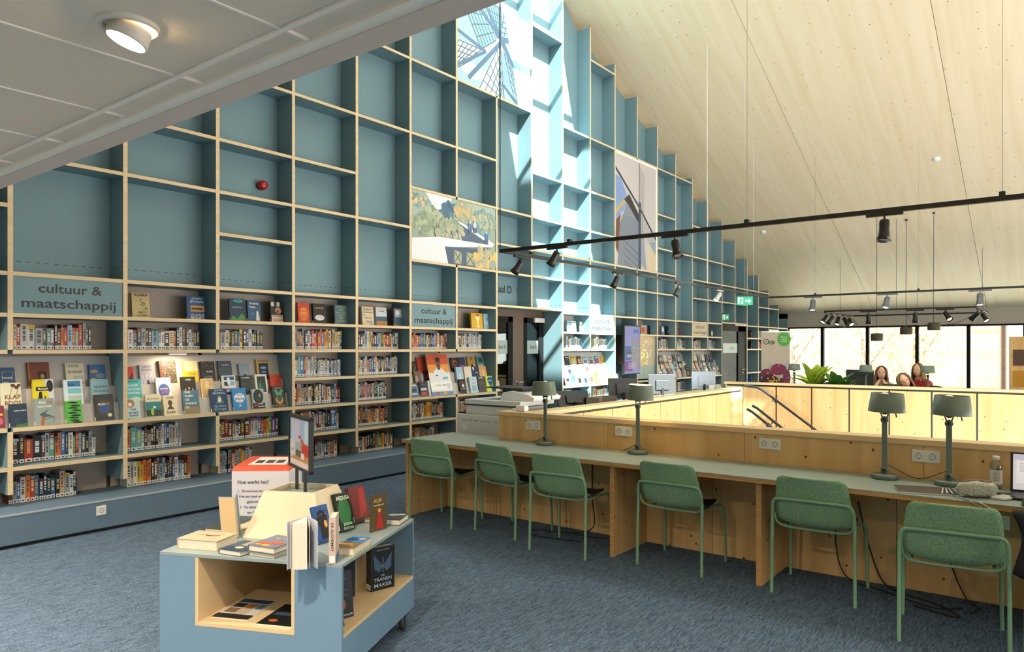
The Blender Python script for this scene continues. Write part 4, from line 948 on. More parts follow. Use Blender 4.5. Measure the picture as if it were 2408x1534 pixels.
DISP = [  # tier (0 top,1 mid,2 front, 3 upper shelf), px left, px right, base colour, label, ops
 (0, -6, 37, '#2f5478', 'blue book with white line drawing at the far left edge', [('l', [(.2, .05), (.35, .6), (.3, .8), (.6, .85), (.9, .8), (.8, .3), (.9, .05)], .002, '#c9d6de'), ('t', 'Toverij', .55, .55, .14, W, .6), ('t', 'aan', .5, .36, .12, W, .3), ('t', 'huisje', .5, .2, .12, W, .5)]),
 (0, 68, 119, '#7a3a26', 'red-brown book with a small dark portrait', [('r', 0, 0, .09, 1, '#a86a2c'), ('r', .46, .22, .85, .66, '#2b2119'), ('e', .66, .48, .09, .09, '#b58a66'), ('e', .66, .3, .15, .1, '#6e5a40')]),
 (0, 157, 200, '#ddd2b8', 'cream book with green, navy and orange block letters', [('t', 'DE BOER,', .42, .88, .15, '#4a9a50', .66), ('t', 'DE VROUW', .52, .64, .15, '#26304a', .8), ('t', 'EN DE', .7, .42, .15, '#6fa6ac', .5), ('t', 'GRANDE', .6, .18, .16, '#d4582c', .7)]),
 (0, 213, 251, '#3a6fa6', 'blue sky book with yellow cloud, right end of top tier', [('r', 0, 0, 1, .25, '#22384a'), ('e', .25, .3, .22, .12, '#d0a03a'), ('e', .3, .7, .25, .08, '#c8a86a'), ('e', .65, .5, .3, .12, '#7f9ab0')]),
 (1, 5, 52, '#d6d2b0', 'cream book with brown seed heads and large brown letters', [('t', 'KLAP', .55, .44, .24, '#6e2a1c', .8), ('t', 'ROOS', .55, .2, .24, '#6e2a1c', .8), ('e', .6, .9, .12, .07, '#5a3320'), ('e', .78, .82, .12, .07, '#5a3320'), ('e', .9, .9, .09, .06, '#5a3320'), ('l', [(.6, .85), (.4, .5), (.3, .05)], .0025, '#8a5a3a'), ('l', [(.85, .8), (.7, .4), (.7, .05)], .0025, '#8a5a3a')]),
 (1, 80, 129, '#e0cf1e', 'yellow book with a dark-haired woman and black title bar', [('p', [(.55, 1), (1, 1), (1, 0), (.85, 0), (.7, .5)], '#d8d4d8'), ('e', .82, .75, .16, .22, '#1c1a1c'), ('p', [(.12, 0), (.3, .55), (.42, .55), (.45, 0)], '#1d1a18'), ('p', [(.4, 0), (.55, .42), (.8, 0)], '#5a3a22'), ('r', .14, .58, .8, .72, '#1a1a1a'), ('t', 'MeisjeA', .48, .65, .1, W, .5)]),
 (1, 153, 197, '#d6e4ea', 'white book with three blue landscape bands', [('r', .2, .72, .9, .94, '#3f7fb0'), ('r', .2, .45, .9, .66, '#7fc4c8'), ('r', .2, .15, .9, .38, '#b9c8be'), ('e', .4, .8, .2, .05, '#2a5a8a')]),
 (1, 217, 258, '#8fb9c0', 'pale teal book with dark lettering above brown rocks', [('t', 'NORTH', .55, .68, .14, '#1d4a66', .75), ('t', 'WOODS', .55, .5, .14, '#1d4a66', .85), ('r', 0, 0, 1, .38, '#d6c8a4'), ('e', .6, .18, .38, .14, '#7a4a26'), ('e', .8, .08, .3, .1, '#5a3a20')]),
 (2, -12, 12, '#7a2a3c', 'maroon book cut off by the left edge', [('e', .6, .3, .25, .15, '#c05a70'), ('e', .7, .6, .15, .06, '#d8a03a')]),
 (2, 24, 66, '#1f3246', 'dark navy book with grassy foreground', [('t', 'SANNE RAGELIN', .6, .7, .08, W, .7), ('p', [(.3, 0), (1, 0), (1, .16), (.35, .1)], '#40643c'), ('l', [(.2, .1), (.3, .35), (.35, .1), (.5, .4), (.55, .1)], .002, '#3a566c')]),
 (2, 84, 131, '#8d9a96', 'grey-green book with a rust bird', [('t', 'Elke', .4, .85, .13, W, .35), ('t', 'dag', .75, .85, .13, '#c05a3c', .3), ('t', 'nieuw boek', .5, .7, .11, W, .7), ('p', [(.25, 0), (.4, 0), (.5, .4), (.35, .4)], '#a85c2c'), ('p', [(.2, .4), (.8, .62), (.9, .68), (.5, .45), (.9, .3), (.4, .3)], '#4a5c5c'), ('l', [(.45, .2), (.95, .3), (.9, .1)], .003, '#2a2a2a')]),
 (2, 157, 195, '#4fae3c', 'bright green book with black tiger stripes', [('p', [(x, y), (x + .3, y + .04), (x + .65, y), (x + .6, y - .05), (x + .2, y - .04)], K) for x, y in ((.1, .92), (.25, .78), (.1, .68), (.3, .56), (.05, .46), (.25, .34), (.1, .24), (.15, .12), (.3, .03))]),
 (2, 226, 270, '#35383c', 'charcoal book with a glowing blue globe', [('e', .5, .5, .4, .3, '#5a4636'), ('e', .5, .47, .28, .2, '#2f4f8c'), ('t', 'MAAN', .35, .62, .12, W, .35), ('t', 'LICHT', .6, .62, .1, '#d8b85a', .35), ('e', .75, .2, .12, .07, '#d8cf9a')]),
 (0, 299, 317, '#b83c2e', 'red book with black triangle beside the plywood upright', [('p', [(.1, .2), (.8, .75), (.85, .2)], '#2a2c34'), ('r', .6, .15, .9, .3, '#8a9a8a')]),
 (0, 331, 364, '#9a9cae', 'lilac-grey book with pale trees', [('t', 'LENTE', .5, .88, .1, '#3a3c48', .6), ('t', 'DROMEN', .5, .74, .12, '#7a3a3a', .7), ('l', [(.1, 0), (.2, .5), (.3, 0), (.5, .55), (.6, 0), (.8, .6), (.95, 0)], .003, '#cfd2e0'), ('p', [(.45, 0), (.5, .25), (.6, .25), (.65, 0)], '#22242a')]),
 (0, 378, 417, '#4a4038', 'dark brown glossy book with gold flecks under the shelf light', [('s', 90, '#d8b878', .018, (.05, .98), 4), ('s', 30, '#f4e6c0', .02, (.4, .98), 8), ('r', 0, 0, .08, 1, '#a83226')]),
 (0, 434, 468, '#d6b42a', 'yellow book under the shelf light', [('r', 0, .55, 1, 1, '#d9cfa0'), ('s', 50, '#8a6a22', .02, (.4, .95), 6), ('t', 'GOUD', .5, .42, .12, '#7a5a10', .6)]),
 (0, 476, 508, '#2c2c30', 'black book with falling pale dots', [('s', 40, '#d8b080', .018, (.72, .98), 5), ('s', 50, '#e0c8b8', .02, (.02, .3), 9), ('t', 'VUUR', .5, .5, .1, W, .5)]),
 (0, 517, 548, '#46545e', 'plain slate-blue book on the top tier', [('t', 'NACHT', .5, .8, .08, W, .5), ('l', [(.1, .6), (.9, .6)], .0015, '#8a98a0'), ('r', .1, .1, .9, .3, '#34404a')]),
 (0, 565, 590, '#8ba0b0', 'blue-grey book with a sailing boat', [('p', [(.1, .15), (.5, .45), (.95, .15), (.6, .05)], '#22405c'), ('p', [(.5, .45), (.55, .8), (.75, .4)], '#c8a880'), ('e', .7, .1, .2, .06, '#e8e8e4')]),
 (0, 607, 637, '#cba75c', 'gold-framed book with dark blue moonlit picture', [('r', .14, .06, .9, .82, '#1e3350'), ('t', 'NACHTEN', .52, .91, .12, '#3a2c14', .75), ('e', .5, .6, .25, .06, '#8fb0d0'), ('e', .5, .4, .18, .05, '#6f90b8')]),
 (1, 299, 335, '#4fb0b4', 'turquoise book with rows of white capitals above a beach', [('t', 'VERDWAALD', .45, .9, .12, '#1d6a5a', .8), ('t', 'IN DE MIST', .45, .72, .12, W, .7), ('t', 'VAN GOLDEN', .48, .55, .12, W, .82), ('t', 'GATE PARK', .48, .38, .12, W, .78), ('p', [(0, .1), (.6, .22), (1, .12), (1, 0), (0, 0)], '#d8d8b8')]),
 (1, 370, 405, '#d8d8da', 'white book with a violet-blue circle', [('e', .5, .42, .38, .3, '#4a62a8'), ('t', 'HAVEN', .5, .5, .09, W, .5), ('t', 'ZEE', .55, .36, .16, '#b8607a', .5)]),
 (1, 430, 463, '#262422', 'black book with an orange and white crescent', [('e', .5, .3, .36, .22, '#b84a2c'), ('e', .5, .36, .3, .2, '#e6ddd0'), ('e', .5, .44, .24, .2, '#262422'), ('e', .5, .47, .07, .05, '#d8902c'), ('t', 'PARK', .5, .86, .12, '#d0c8b8', .4)]),
 (1, 477, 505, '#c7a873', 'tan book with pale building shapes', [('r', .3, .1, .6, .85, '#dcc494'), ('r', .45, 0, .65, .45, '#a8895a'), ('r', .7, .05, .95, .6, '#d6bd8c'), ('r', .1, .96, .9, 1, '#f0e8d8')]),
 (1, 527, 557, '#d8dde0', 'white book with navy and pink cut-paper pattern', [('r', .1, .78, .9, .95, '#2a5a8a'), ('r', .1, .5, .45, .7, '#1d2c40'), ('r', .55, .52, .9, .7, '#7fb0cc'), ('r', .1, .3, .9, .38, '#c47078'), ('r', .15, .08, .85, .2, '#22405c'), ('r', .35, .55, .55, .9, '#e8e8e8')]),
 (1, 569, 597, '#33403f', 'dark green-grey plain book on the middle tier', [('t', 'SCHEMER', .45, .88, .09, W, .65), ('r', .15, .55, .4, .6, '#8a5a3a'), ('p', [(.5, 0), (.6, .2), (.7, 0)], '#55625e')]),
 (1, 603, 631, '#e2e0d8', 'white-framed book with dark green picture', [('r', .16, .1, .86, .9, '#2a3c38'), ('p', [(.2, .2), (.45, .8), (.5, .2)], '#4a8a50'), ('r', .6, .15, .75, .6, '#34546c')]),
 (1, 638, 664, '#c43c26', 'red book at the right end of the middle tier', [('s', 14, '#5a1c14', .05, (.2, .9), 2), ('r', .3, .05, .7, .1, '#e0c0a0')]),
 (2, 299, 331, '#b9d0c8', 'pale mint book with bold navy lettering and a brown flower', [('e', .3, .75, .32, .22, '#a8765a'), ('e', .28, .7, .14, .1, '#e8d8c8'), ('t', 'Het', .5, .45, .17, '#2a3f6a', .42), ('t', 'enige', .5, .3, .17, '#2a3f6a', .72), ('t', 'kind', .5, .14, .17, '#2a3f6a', .6)]),
 (2, 345, 381, '#d9cfb4', 'cream book with green parrots picture', [('r', 0, .02, 1, .66, '#2f7a7c'), ('r', 0, .02, 1, .3, '#243a2c'), ('t', 'de tropen', .5, .8, .12, '#a8742c', .75), ('e', .4, .22, .1, .16, '#9ac03c'), ('e', .55, .42, .1, .05, '#cfe0d8'), ('l', [(.35, .2), (.9, .08)], .003, '#7a4a2c')]),
 (2, 387, 419, '#d8cba8', 'cream book with a brown bust silhouette', [('e', .48, .62, .16, .13, '#54433a'), ('r', .4, .42, .56, .55, '#54433a'), ('p', [(.2, .3), (.4, .45), (.58, .45), (.78, .3)], '#54433a'), ('t', 'STEM', .5, .86, .12, '#7a6a50', .5), ('t', 'bezit', .5, .16, .18, '#3a3026', .6)]),
 (2, 434, 471, '#4a7286', 'blue book with stacked white capitals over a brown hill', [('r', 0, 0, 1, .3, '#8a7a56'), ('t', 'HOE', .3, .92, .12, W, .35), ('t', 'KLEIN', .38, .76, .12, W, .5), ('t', 'DE', .25, .6, .12, W, .22), ('t', 'WERELD', .48, .44, .12, W, .72), ('t', 'IS', .22, .28, .12, W, .2)]),
 (2, 499, 538, '#1f3c5c', 'dark blue book with a lit doorway in the middle', [('t', 'JOHN', .5, .93, .1, '#a8c4d0', .5), ('t', 'IRVING', .5, .8, .13, '#a8c4d0', .72), ('p', [(.28, .35), (.4, .72), (.6, .72), (.75, .35)], '#3f7090'), ('p', [(.4, .42), (.45, .64), (.56, .64), (.6, .42)], '#e8d8a8'), ('t', 'QUEEN', .5, .24, .13, '#8fb0c0', .7), ('t', 'ESTHER', .5, .1, .13, '#8fb0c0', .75)]),
 (2, 550, 582, '#2f86c8', 'bright sky-blue book with white lettering', [('e', .5, .55, .4, .22, '#e4ecf0'), ('t', 'Ted', .5, .68, .14, '#a83a4a', .4), ('t', 'sharing', .5, .52, .2, '#1f5aa0', .7), ('t', 'geluk', .5, .36, .14, '#5a8ac0', .6), ('r', .42, .08, .56, .26, '#c8d8e0'), ('e', .5, .12, .07, .05, '#b02a3a')]),
 (2, 596, 624, '#a8b2b4', 'grey book with a dark ape portrait', [('e', .5, .62, .42, .36, '#2c3032'), ('r', 0, .02, 1, .3, '#24282a'), ('e', .62, .66, .1, .1, '#7a8284'), ('t', 'lef', .25, .2, .18, '#d8542c', .3), ('t', 'wat', .65, .26, .12, W, .4), ('t', 'leven', .68, .12, .12, W, .5)]),
 (2, 644, 674, '#26302a', 'black-green book with gold leaf fan', [('p', [(.5, .25), (.15, .8), (.3, .85), (.5, .7), (.7, .85), (.85, .8)], '#5a9a80'), ('e', .5, .35, .3, .2, '#c8924a'), ('e', .5, .42, .2, .16, '#3a5a44'), ('t', 'ROOTS', .5, .9, .1, '#d0a050', .6), ('t', 'OF EARTH', .5, .08, .1, '#d0a050', .8)]),
 (0, 967, 982, '#2a221c', 'black book with gold swirl left of the orange poster', [('l', [(.2, .1), (.8, .5), (.6, .8)], .006, '#c8a060')]),
 (0, 984, 1003, '#c04a38', 'red speckled book just left of the orange poster', [('s', 30, '#e89080', .03, (.05, .9), 3)]),
 (0, 1064, 1080, '#2c1c1a', 'dark book with red ring right of the poster', [('e', .5, .65, .3, .2, '#c0402c'), ('e', .55, .62, .18, .13, '#2c1c1a'), ('r', .3, .1, .9, .35, '#d8d4d0')]),
 (0, 1081, 1097, '#22304a', 'navy book with purple and white lower half', [('r', .1, .3, .9, .55, '#5a2a8a'), ('p', [(.2, 0), (.5, .5), (.8, 0)], '#d8d8dc')]),
 (0, 1103, 1121, '#b8944e', 'gold book with a black shield', [('p', [(.2, .1), (.5, .6), (.85, .1)], '#241c16'), ('t', 'WARIS', .5, .2, .1, W, .5), ('e', .5, .85, .14, .1, '#6a6a70')]),
 (0, 1125, 1141, '#6fa3a4', 'teal book at the right end near the doorway, top tier', [('r', .2, .6, .8, .9, '#2c5a50'), ('t', 'WIND', .5, .42, .14, W, .6)]),
 (1, 977, 993, '#6e5c50', 'brown portrait book on the middle tier left of the poster', [('e', .3, .4, .18, .3, '#b09080'), ('r', .5, .0, 1, .3, '#4a7a8a')]),
 (1, 1002, 1017, '#2a2034', 'dark book with red flower beside the poster', [('e', .5, .6, .36, .28, '#b8382c'), ('e', .5, .6, .15, .1, '#d8583c')]),
 (1, 1075, 1092, '#a8c4dc', 'light blue book with a slim white figure', [('p', [(.5, .1), (.4, .5), (.55, .6), (.65, .15)], '#e8e4d0'), ('r', 0, 0, .08, 1, '#4a7a84')]),
 (1, 1095, 1112, '#e2d8c4', 'cream book with small brown ship', [('p', [(.2, .05), (.3, .3), (.6, .12), (.8, .05)], '#a8643c')]),
 (1, 1113, 1129, '#22385e', 'navy book with white paper planes', [('p', [(.1, .95), (.3, .98), (.35, .8), (.2, .75)], W), ('p', [(.5, .65), (.9, .6), (.6, .58)], W), ('r', .1, .12, .9, .16, '#6a88b0')]),
 (1, 1130, 1147, '#d8a868', 'orange-tan book at the right end of the middle tier', [('e', .6, .5, .2, .3, '#e8c490')]),
 (2, 968, 983, '#3f6f96', 'blue wave-patterned book at the left end of the front tier', [('r', .1, .8, .9, .92, '#d8d0a8'), ('e', .5, .5, .4, .1, '#1d3a5a'), ('r', .1, .18, .9, .28, '#d8d0a8')]),
 (2, 990, 1007, '#2a3a56', 'navy book with orange title block, front tier', [('r', .1, .7, .9, .95, '#1f2c46'), ('t', 'HET', .4, .9, .1, '#d07040', .4), ('t', 'LAND', .5, .78, .1, '#d07040', .5), ('r', .1, .05, .9, .3, '#b0503c'), ('r', .1, .4, .9, .55, '#c8c4c0')]),
 (2, 1010, 1027, '#d6dce0', 'white book with grey-teal scribbles next to the poster foot', [('l', [(.1, .2), (.6, .5), (.3, .8), (.8, .6)], .003, '#4a7080'), ('e', .6, .4, .2, .1, '#5a9a9a')]),
 (2, 1083, 1098, '#23262a', 'black book with small red bird, front tier', [('e', .5, .75, .1, .09, '#c8382c'), ('e', .55, .55, .2, .1, '#d8d8d8'), ('t', 'de raaf', .5, .35, .1, W, .6)]),
 (2, 1108, 1125, '#b8d0dc', 'pale blue book with tiny houses, front tier', [('r', .2, .1, .8, .45, '#8fb0c0'), ('e', .5, .6, .2, .08, '#c8a8a8'), ('t', 'zomer', .5, .85, .12, '#5a9aa0', .6)]),
 (2, 1127, 1143, '#33373c', 'charcoal book with gold flecks, front tier', [('s', 18, '#b8905a', .04, (.1, .7), 3), ('t', 'DE BERG', .5, .9, .1, W, .6)]),
 (2, 1146, 1163, '#c3d350', 'lime book with big blue fish shape near the doorway', [('e', .55, .75, .34, .18, '#1f5a9a'), ('p', [(.25, .6), (.85, .6), (.6, .25)], '#1f5a9a'), ('e', .8, .12, .18, .12, '#1f5a9a'), ('r', .3, .7, .85, .74, W)]),
 (3, 306, 347, '#c7b27c', 'speckled gold book with scattered black capitals', [('s', 80, '#8a743c', .018, (.02, .98), 2), ('t', 'KLARA', .5, .9, .15, '#2a2418', .75), ('t', 'Z', .45, .7, .15, '#2a2418', .12), ('t', 'O', .6, .54, .2, '#2a2418', .2), ('t', 'N', .75, .36, .15, '#2a2418', .14), ('t', 'OM TE', .5, .2, .1, '#4a3c20', .5), ('t', 'LEZEN', .55, .08, .1, '#4a3c20', .6)]),
 (3, 435, 478, '#23507e', 'blue book with an orange cloud band on the upper shelf', [('t', 'JOHN', .55, .9, .13, '#b8ccd4', .55), ('t', 'IRVING', .55, .76, .13, '#b8ccd4', .72), ('r', .2, .34, .95, .6, '#c8924a'), ('r', .25, .42, .85, .5, '#3a2a1c'), ('t', 'DE LAATSTE', .55, .2, .09, W, .75), ('t', 'SKILIFT', .55, .08, .15, W, .75)]),
 (3, 535, 570, '#1d3550', 'dark blue and green forest cover on the upper shelf', [('p', [(0, 0), (.2, .25), (.5, .1), (.8, .35), (1, .2), (1, 0)], '#3f8a4a'), ('e', .6, .9, .35, .08, '#3a9a9a'), ('t', 'stilte', .5, .62, .1, '#8fc0b8', .6)]),
 (3, 578, 608, '#2a5578', 'blue book with a white figure in a dress', [('p', [(.62, .05), (.68, .5), (.8, .5), (.9, .05)], '#d8d4cc'), ('t', 'Sophie', .5, .85, .14, W, .7), ('t', 'haar', .4, .68, .14, W, .5), ('l', [(.2, .4), (.5, .35)], .003, '#a8c0d0')]),
 (3, 632, 661, '#2a2422', 'black chequered book with red lettering', [('r', .05, .75, .3, .95, '#d8d0c4'), ('r', .5, .75, .75, .95, '#d8d0c4'), ('e', .6, .55, .25, .16, '#b8a088'), ('e', .55, .5, .12, .1, '#b0402c'), ('r', .05, .02, .95, .34, '#d8c8b0'), ('t', 'KWAADE', .5, .28, .1, '#3a2a20', .8), ('t', 'TROUW', .5, .1, .16, '#b0302a', .85)]),
 (3, 696, 723, '#c8452c', 'orange-red book on the upper shelf of the fourth bay', [('e', .5, .45, .35, .35, '#d8702c'), ('t', 'zon', .5, .7, .14, '#e8c04a', .5), ('t', 'vuur', .5, .5, .14, '#e8c04a', .6)]),
 (3, 732, 761, '#1d1c1e', 'black book with white clasped hands', [('e', .5, .3, .38, .14, '#d8d4cc'), ('l', [(.2, .2), (.5, .4), (.8, .25)], .003, K), ('t', 'HANDEN', .5, .78, .11, '#c8a86a', .7)]),
 (3, 783, 814, '#5c6c84', 'grey-blue book covered in green lettering', [('t', 'KEER', .5, .88, .12, '#8ac04a', .7), ('t', 'ME', .5, .74, .12, '#8ac04a', .35), ('t', 'ALLES', .5, .6, .12, '#8ac04a', .8), ('t', 'WAT', .5, .46, .12, '#8ac04a', .6), ('t', 'JE', .5, .32, .12, '#8ac04a', .3), ('t', 'WEET', .5, .17, .12, '#8ac04a', .7)]),
 (3, 847, 874, '#d6c3a0', 'cream book with brown hand lettering', [('t', 'Salon', .5, .85, .13, '#5a4a34', .7), ('t', 'vrienden', .5, .7, .13, '#5a4a34', .85), ('e', .2, .55, .15, .06, '#8ab0c8'), ('t', 'vuren', .5, .4, .13, '#5a4a34', .7), ('t', 'hier', .6, .2, .13, '#5a4a34', .5), ('e', .8, .1, .16, .06, '#8ab0c8')]),
 (3, 880, 905, '#c8d0d4', 'book with wheat field below a pale sky', [('r', 0, 0, 1, .25, '#b07a3c'), ('r', 0, .25, 1, .5, '#3a5a78'), ('t', 'veld', .5, .8, .12, '#7a3a3a', .5)]),
 (3, 922, 948, '#5e6468', 'grey book with a seascape', [('r', .1, .1, .9, .5, '#3a6078'), ('r', .1, .5, .9, .95, '#a8aab0'), ('e', .35, .75, .2, .14, '#e0e0e0'), ('r', 0, 0, 1, .1, '#8a6a3c')]),
 (3, 1104, 1131, '#d9a826', 'yellow book with a white goblet', [('p', [(.3, .8), (.8, .8), (.6, .45), (.5, .45)], '#f0e4a8'), ('r', .5, .2, .6, .45, '#f0e4a8'), ('p', [(.35, .1), (.8, .1), (.6, .22), (.5, .22)], '#f0e4a8'), ('e', .55, .88, .15, .05, '#c04a2c')]),
 (3, 1133, 1151, '#9cc0d4', 'pale blue book beside the yellow goblet cover', [('e', .5, .65, .2, .1, '#6f98b0'), ('t', 'lucht', .5, .2, .1, '#4a7088', .6)]),
]
TIER = {0: (1.2565, 7.222, .20), 1: (1.1065, 7.140, .20), 2: (.9525, 7.058, .20), 3: (1.9205, 7.21, .10)}
for i, (tr, pa, pb, base, lb, ops) in enumerate(DISP):
    z, y, tl = TIER[tr]; xa, xb = WX(pa, y), WX(pb, y); w_ = xb - xa; h = min(max(w_ * 1.5, .19), .245)
    th = .022 + .012 * ((i * 7) % 3) * .5
    sp = .85 if tr != 3 else 1
    M = Matrix.Translation((xa, y - (.004 if tr < 3 else .05), z + .0005)) @ Matrix.Rotation(-tl, 4, 'X')
    if tr < 3: th = min(th, .026)
    cover_book(lb, M, w_, h, th, base, ops)
# orange promotional poster with a man, standing on the rack
y = 7.035; xa, xb = WX(1003, y), WX(1067, y)
M = Matrix.Translation((xa + .12, y, .9535)) @ Matrix.Rotation(-.24, 4, 'X') @ Matrix.Rotation(.0, 4, 'Y')
t = thing('poster_board', 'orange poster board with a man in a white shirt among the display books', 'poster', M.to_translation(), 0, None, rot=M.to_3x3().to_4x4())
w_, h = .44, .60
mb = MB(); mb.box(0, w_, 0, .004, 0, h); obj('board', mb, M_PAPER, t, local=True)
p = Print(); draw(p, w_, h, [('r', 0, 0, 1, 1, '#e6e2de'), ('r', 0, .72, 1, 1, '#cf5a34'), ('r', 0, .55, 1, .75, '#e39a4e'), ('p', [(.15, .25), (.2, .55), (.4, .66), (.62, .66), (.9, .5), (1, .25)], '#dfe3ea'), ('r', .44, .62, .58, .72, '#6a4430'), ('e', .51, .78, .115, .12, '#7a5238'), ('e', .51, .87, .12, .06, '#241a16'), ('l', [(.46, .8), (.5, .8)], .006, K), ('l', [(.53, .8), (.57, .8)], .006, K), ('e', .51, .715, .06, .018, '#3a2a20'), ('r', 0, .13, 1, .32, '#f2f0ec'), ('r', .62, .38, .86, .44, '#7fa8cc'), ('r', .3, .47, .42, .49, '#3a3a40'), ('r', 0, 0, 1, .09, '#6a90b4'), ('r', .2, .02, .35, .08, '#c8503c'), ('r', .55, .02, .7, .08, '#d8a040'), ('t', 'LEES MEE', .5, .24, .05, '#9aa0a8', .6), ('r', .76, .15, .92, .28, '#c9cdd4')])
obj('poster_print', p.place((0, -.0003, 0), (1, 0, 0), (0, 0, 1)), M_PRINT, t, local=True)
# warm strip lamp above the second display
t = thing('shelf_lamp', 'small warm lamp under the shelf above the second display', 'lamp', (WX(420, 7.1), 7.12, 1.56))
xl = WX(420, 7.1)
mb = MB(); mb.box(xl - .09, xl + .09, 7.10, 7.14, 1.562, 1.575); obj('housing', mb, M_WHITE, t)
mb = MB(); mb.box(xl - .08, xl + .08, 7.107, 7.133, 1.559, 1.562); obj('diffuser', mb, mat('warm_diffuser', '#ffd9a0', .4, emit='#ffc27a', es=8), t)
l = bpy.data.lights.new('shelf_light', 'AREA'); l.energy = 2.2; l.size = .16; l.size_y = .03; l.shape = 'RECTANGLE'; l.color = (1, .78, .5)
lo = bpy.data.objects.new('shelf_light', l); lo.location = (xl, 7.12, 1.555); C.objects.link(lo)

# ------------------------------------------------------------------ signs, murals, screen on the bookcase
def board(name, label, cat, xa, xb, y, za, zb, base, ops, mats=None, th=.016, draw_fn=None, printm=None):
    t = thing(name, label, cat, ((xa + xb) / 2, y, za))
    mb = MB(); mb.box(xa, xb, y, y + th, za, zb); obj('panel', mb, mats or mat('board_' + cat, base, .5), t)
    p = Print(.00025 if draw_fn is None else .00003)
    if ops: draw(p, xb - xa, zb - za, ops)
    if draw_fn: draw_fn(p, xb - xa, zb - za)
    mb = p.place((xa, y - .0004, za), (1, 0, 0), (0, 0, 1)); obj('print', mb, printm or M_PRINT, t)
    return t
SG = [('t', 'cultuur &', .5, .70, .36, '#1d2526', .58), ('t', 'maatschappij', .5, .28, .36, '#1d2526', .86)]
def sign(n, label, base='#7d9c9d', mats=M_TEAL):
    board('shelf_sign', label, 'sign', CXN(n) + TU / 2 + .001, CXN(n + 1) - TU / 2 - .001, D + .008, 1.9215, 2.235, base, SG, mats)
sign(0, 'large teal sign lettered cultuur & maatschappij in the leftmost bay')
sign(5, 'teal cultuur & maatschappij sign below the boardwalk photograph')
sign(10, 'half sunlit cultuur & maatschappij sign right of the first doorway')
sign(15, 'beige cultuur & maatschappij sign left of the black door', '#b5a184', mat('beige_sign', '#b5a184', .5))
board('shelf_sign', 'blank white sign above the flower banner', 'sign', CXN(21) + .02, CXN(22) - .02, D + .008, 1.94, 2.2, '#d8d4cc', [('t', 'cultuur', .5, .6, .2, '#9a9690', .5)], M_PAPER)
p = Print(); p.text('Zaal D', 0, 0, .17, '#14181a'); p.line([(.36, .03), (.42, -.03)], .014, '#14181a'); p.line([(.43, .01), (.42, -.035), (.375, -.03)], .014, '#14181a')
obj('wall_lettering', p.place((WX(1183, YB), YB - .001, WZ(1183, 681, YB)), (1, 0, 0), (0, 0, 1)), M_PRINT, label='black Zaal D lettering with arrow above the first doorway', cat='lettering')
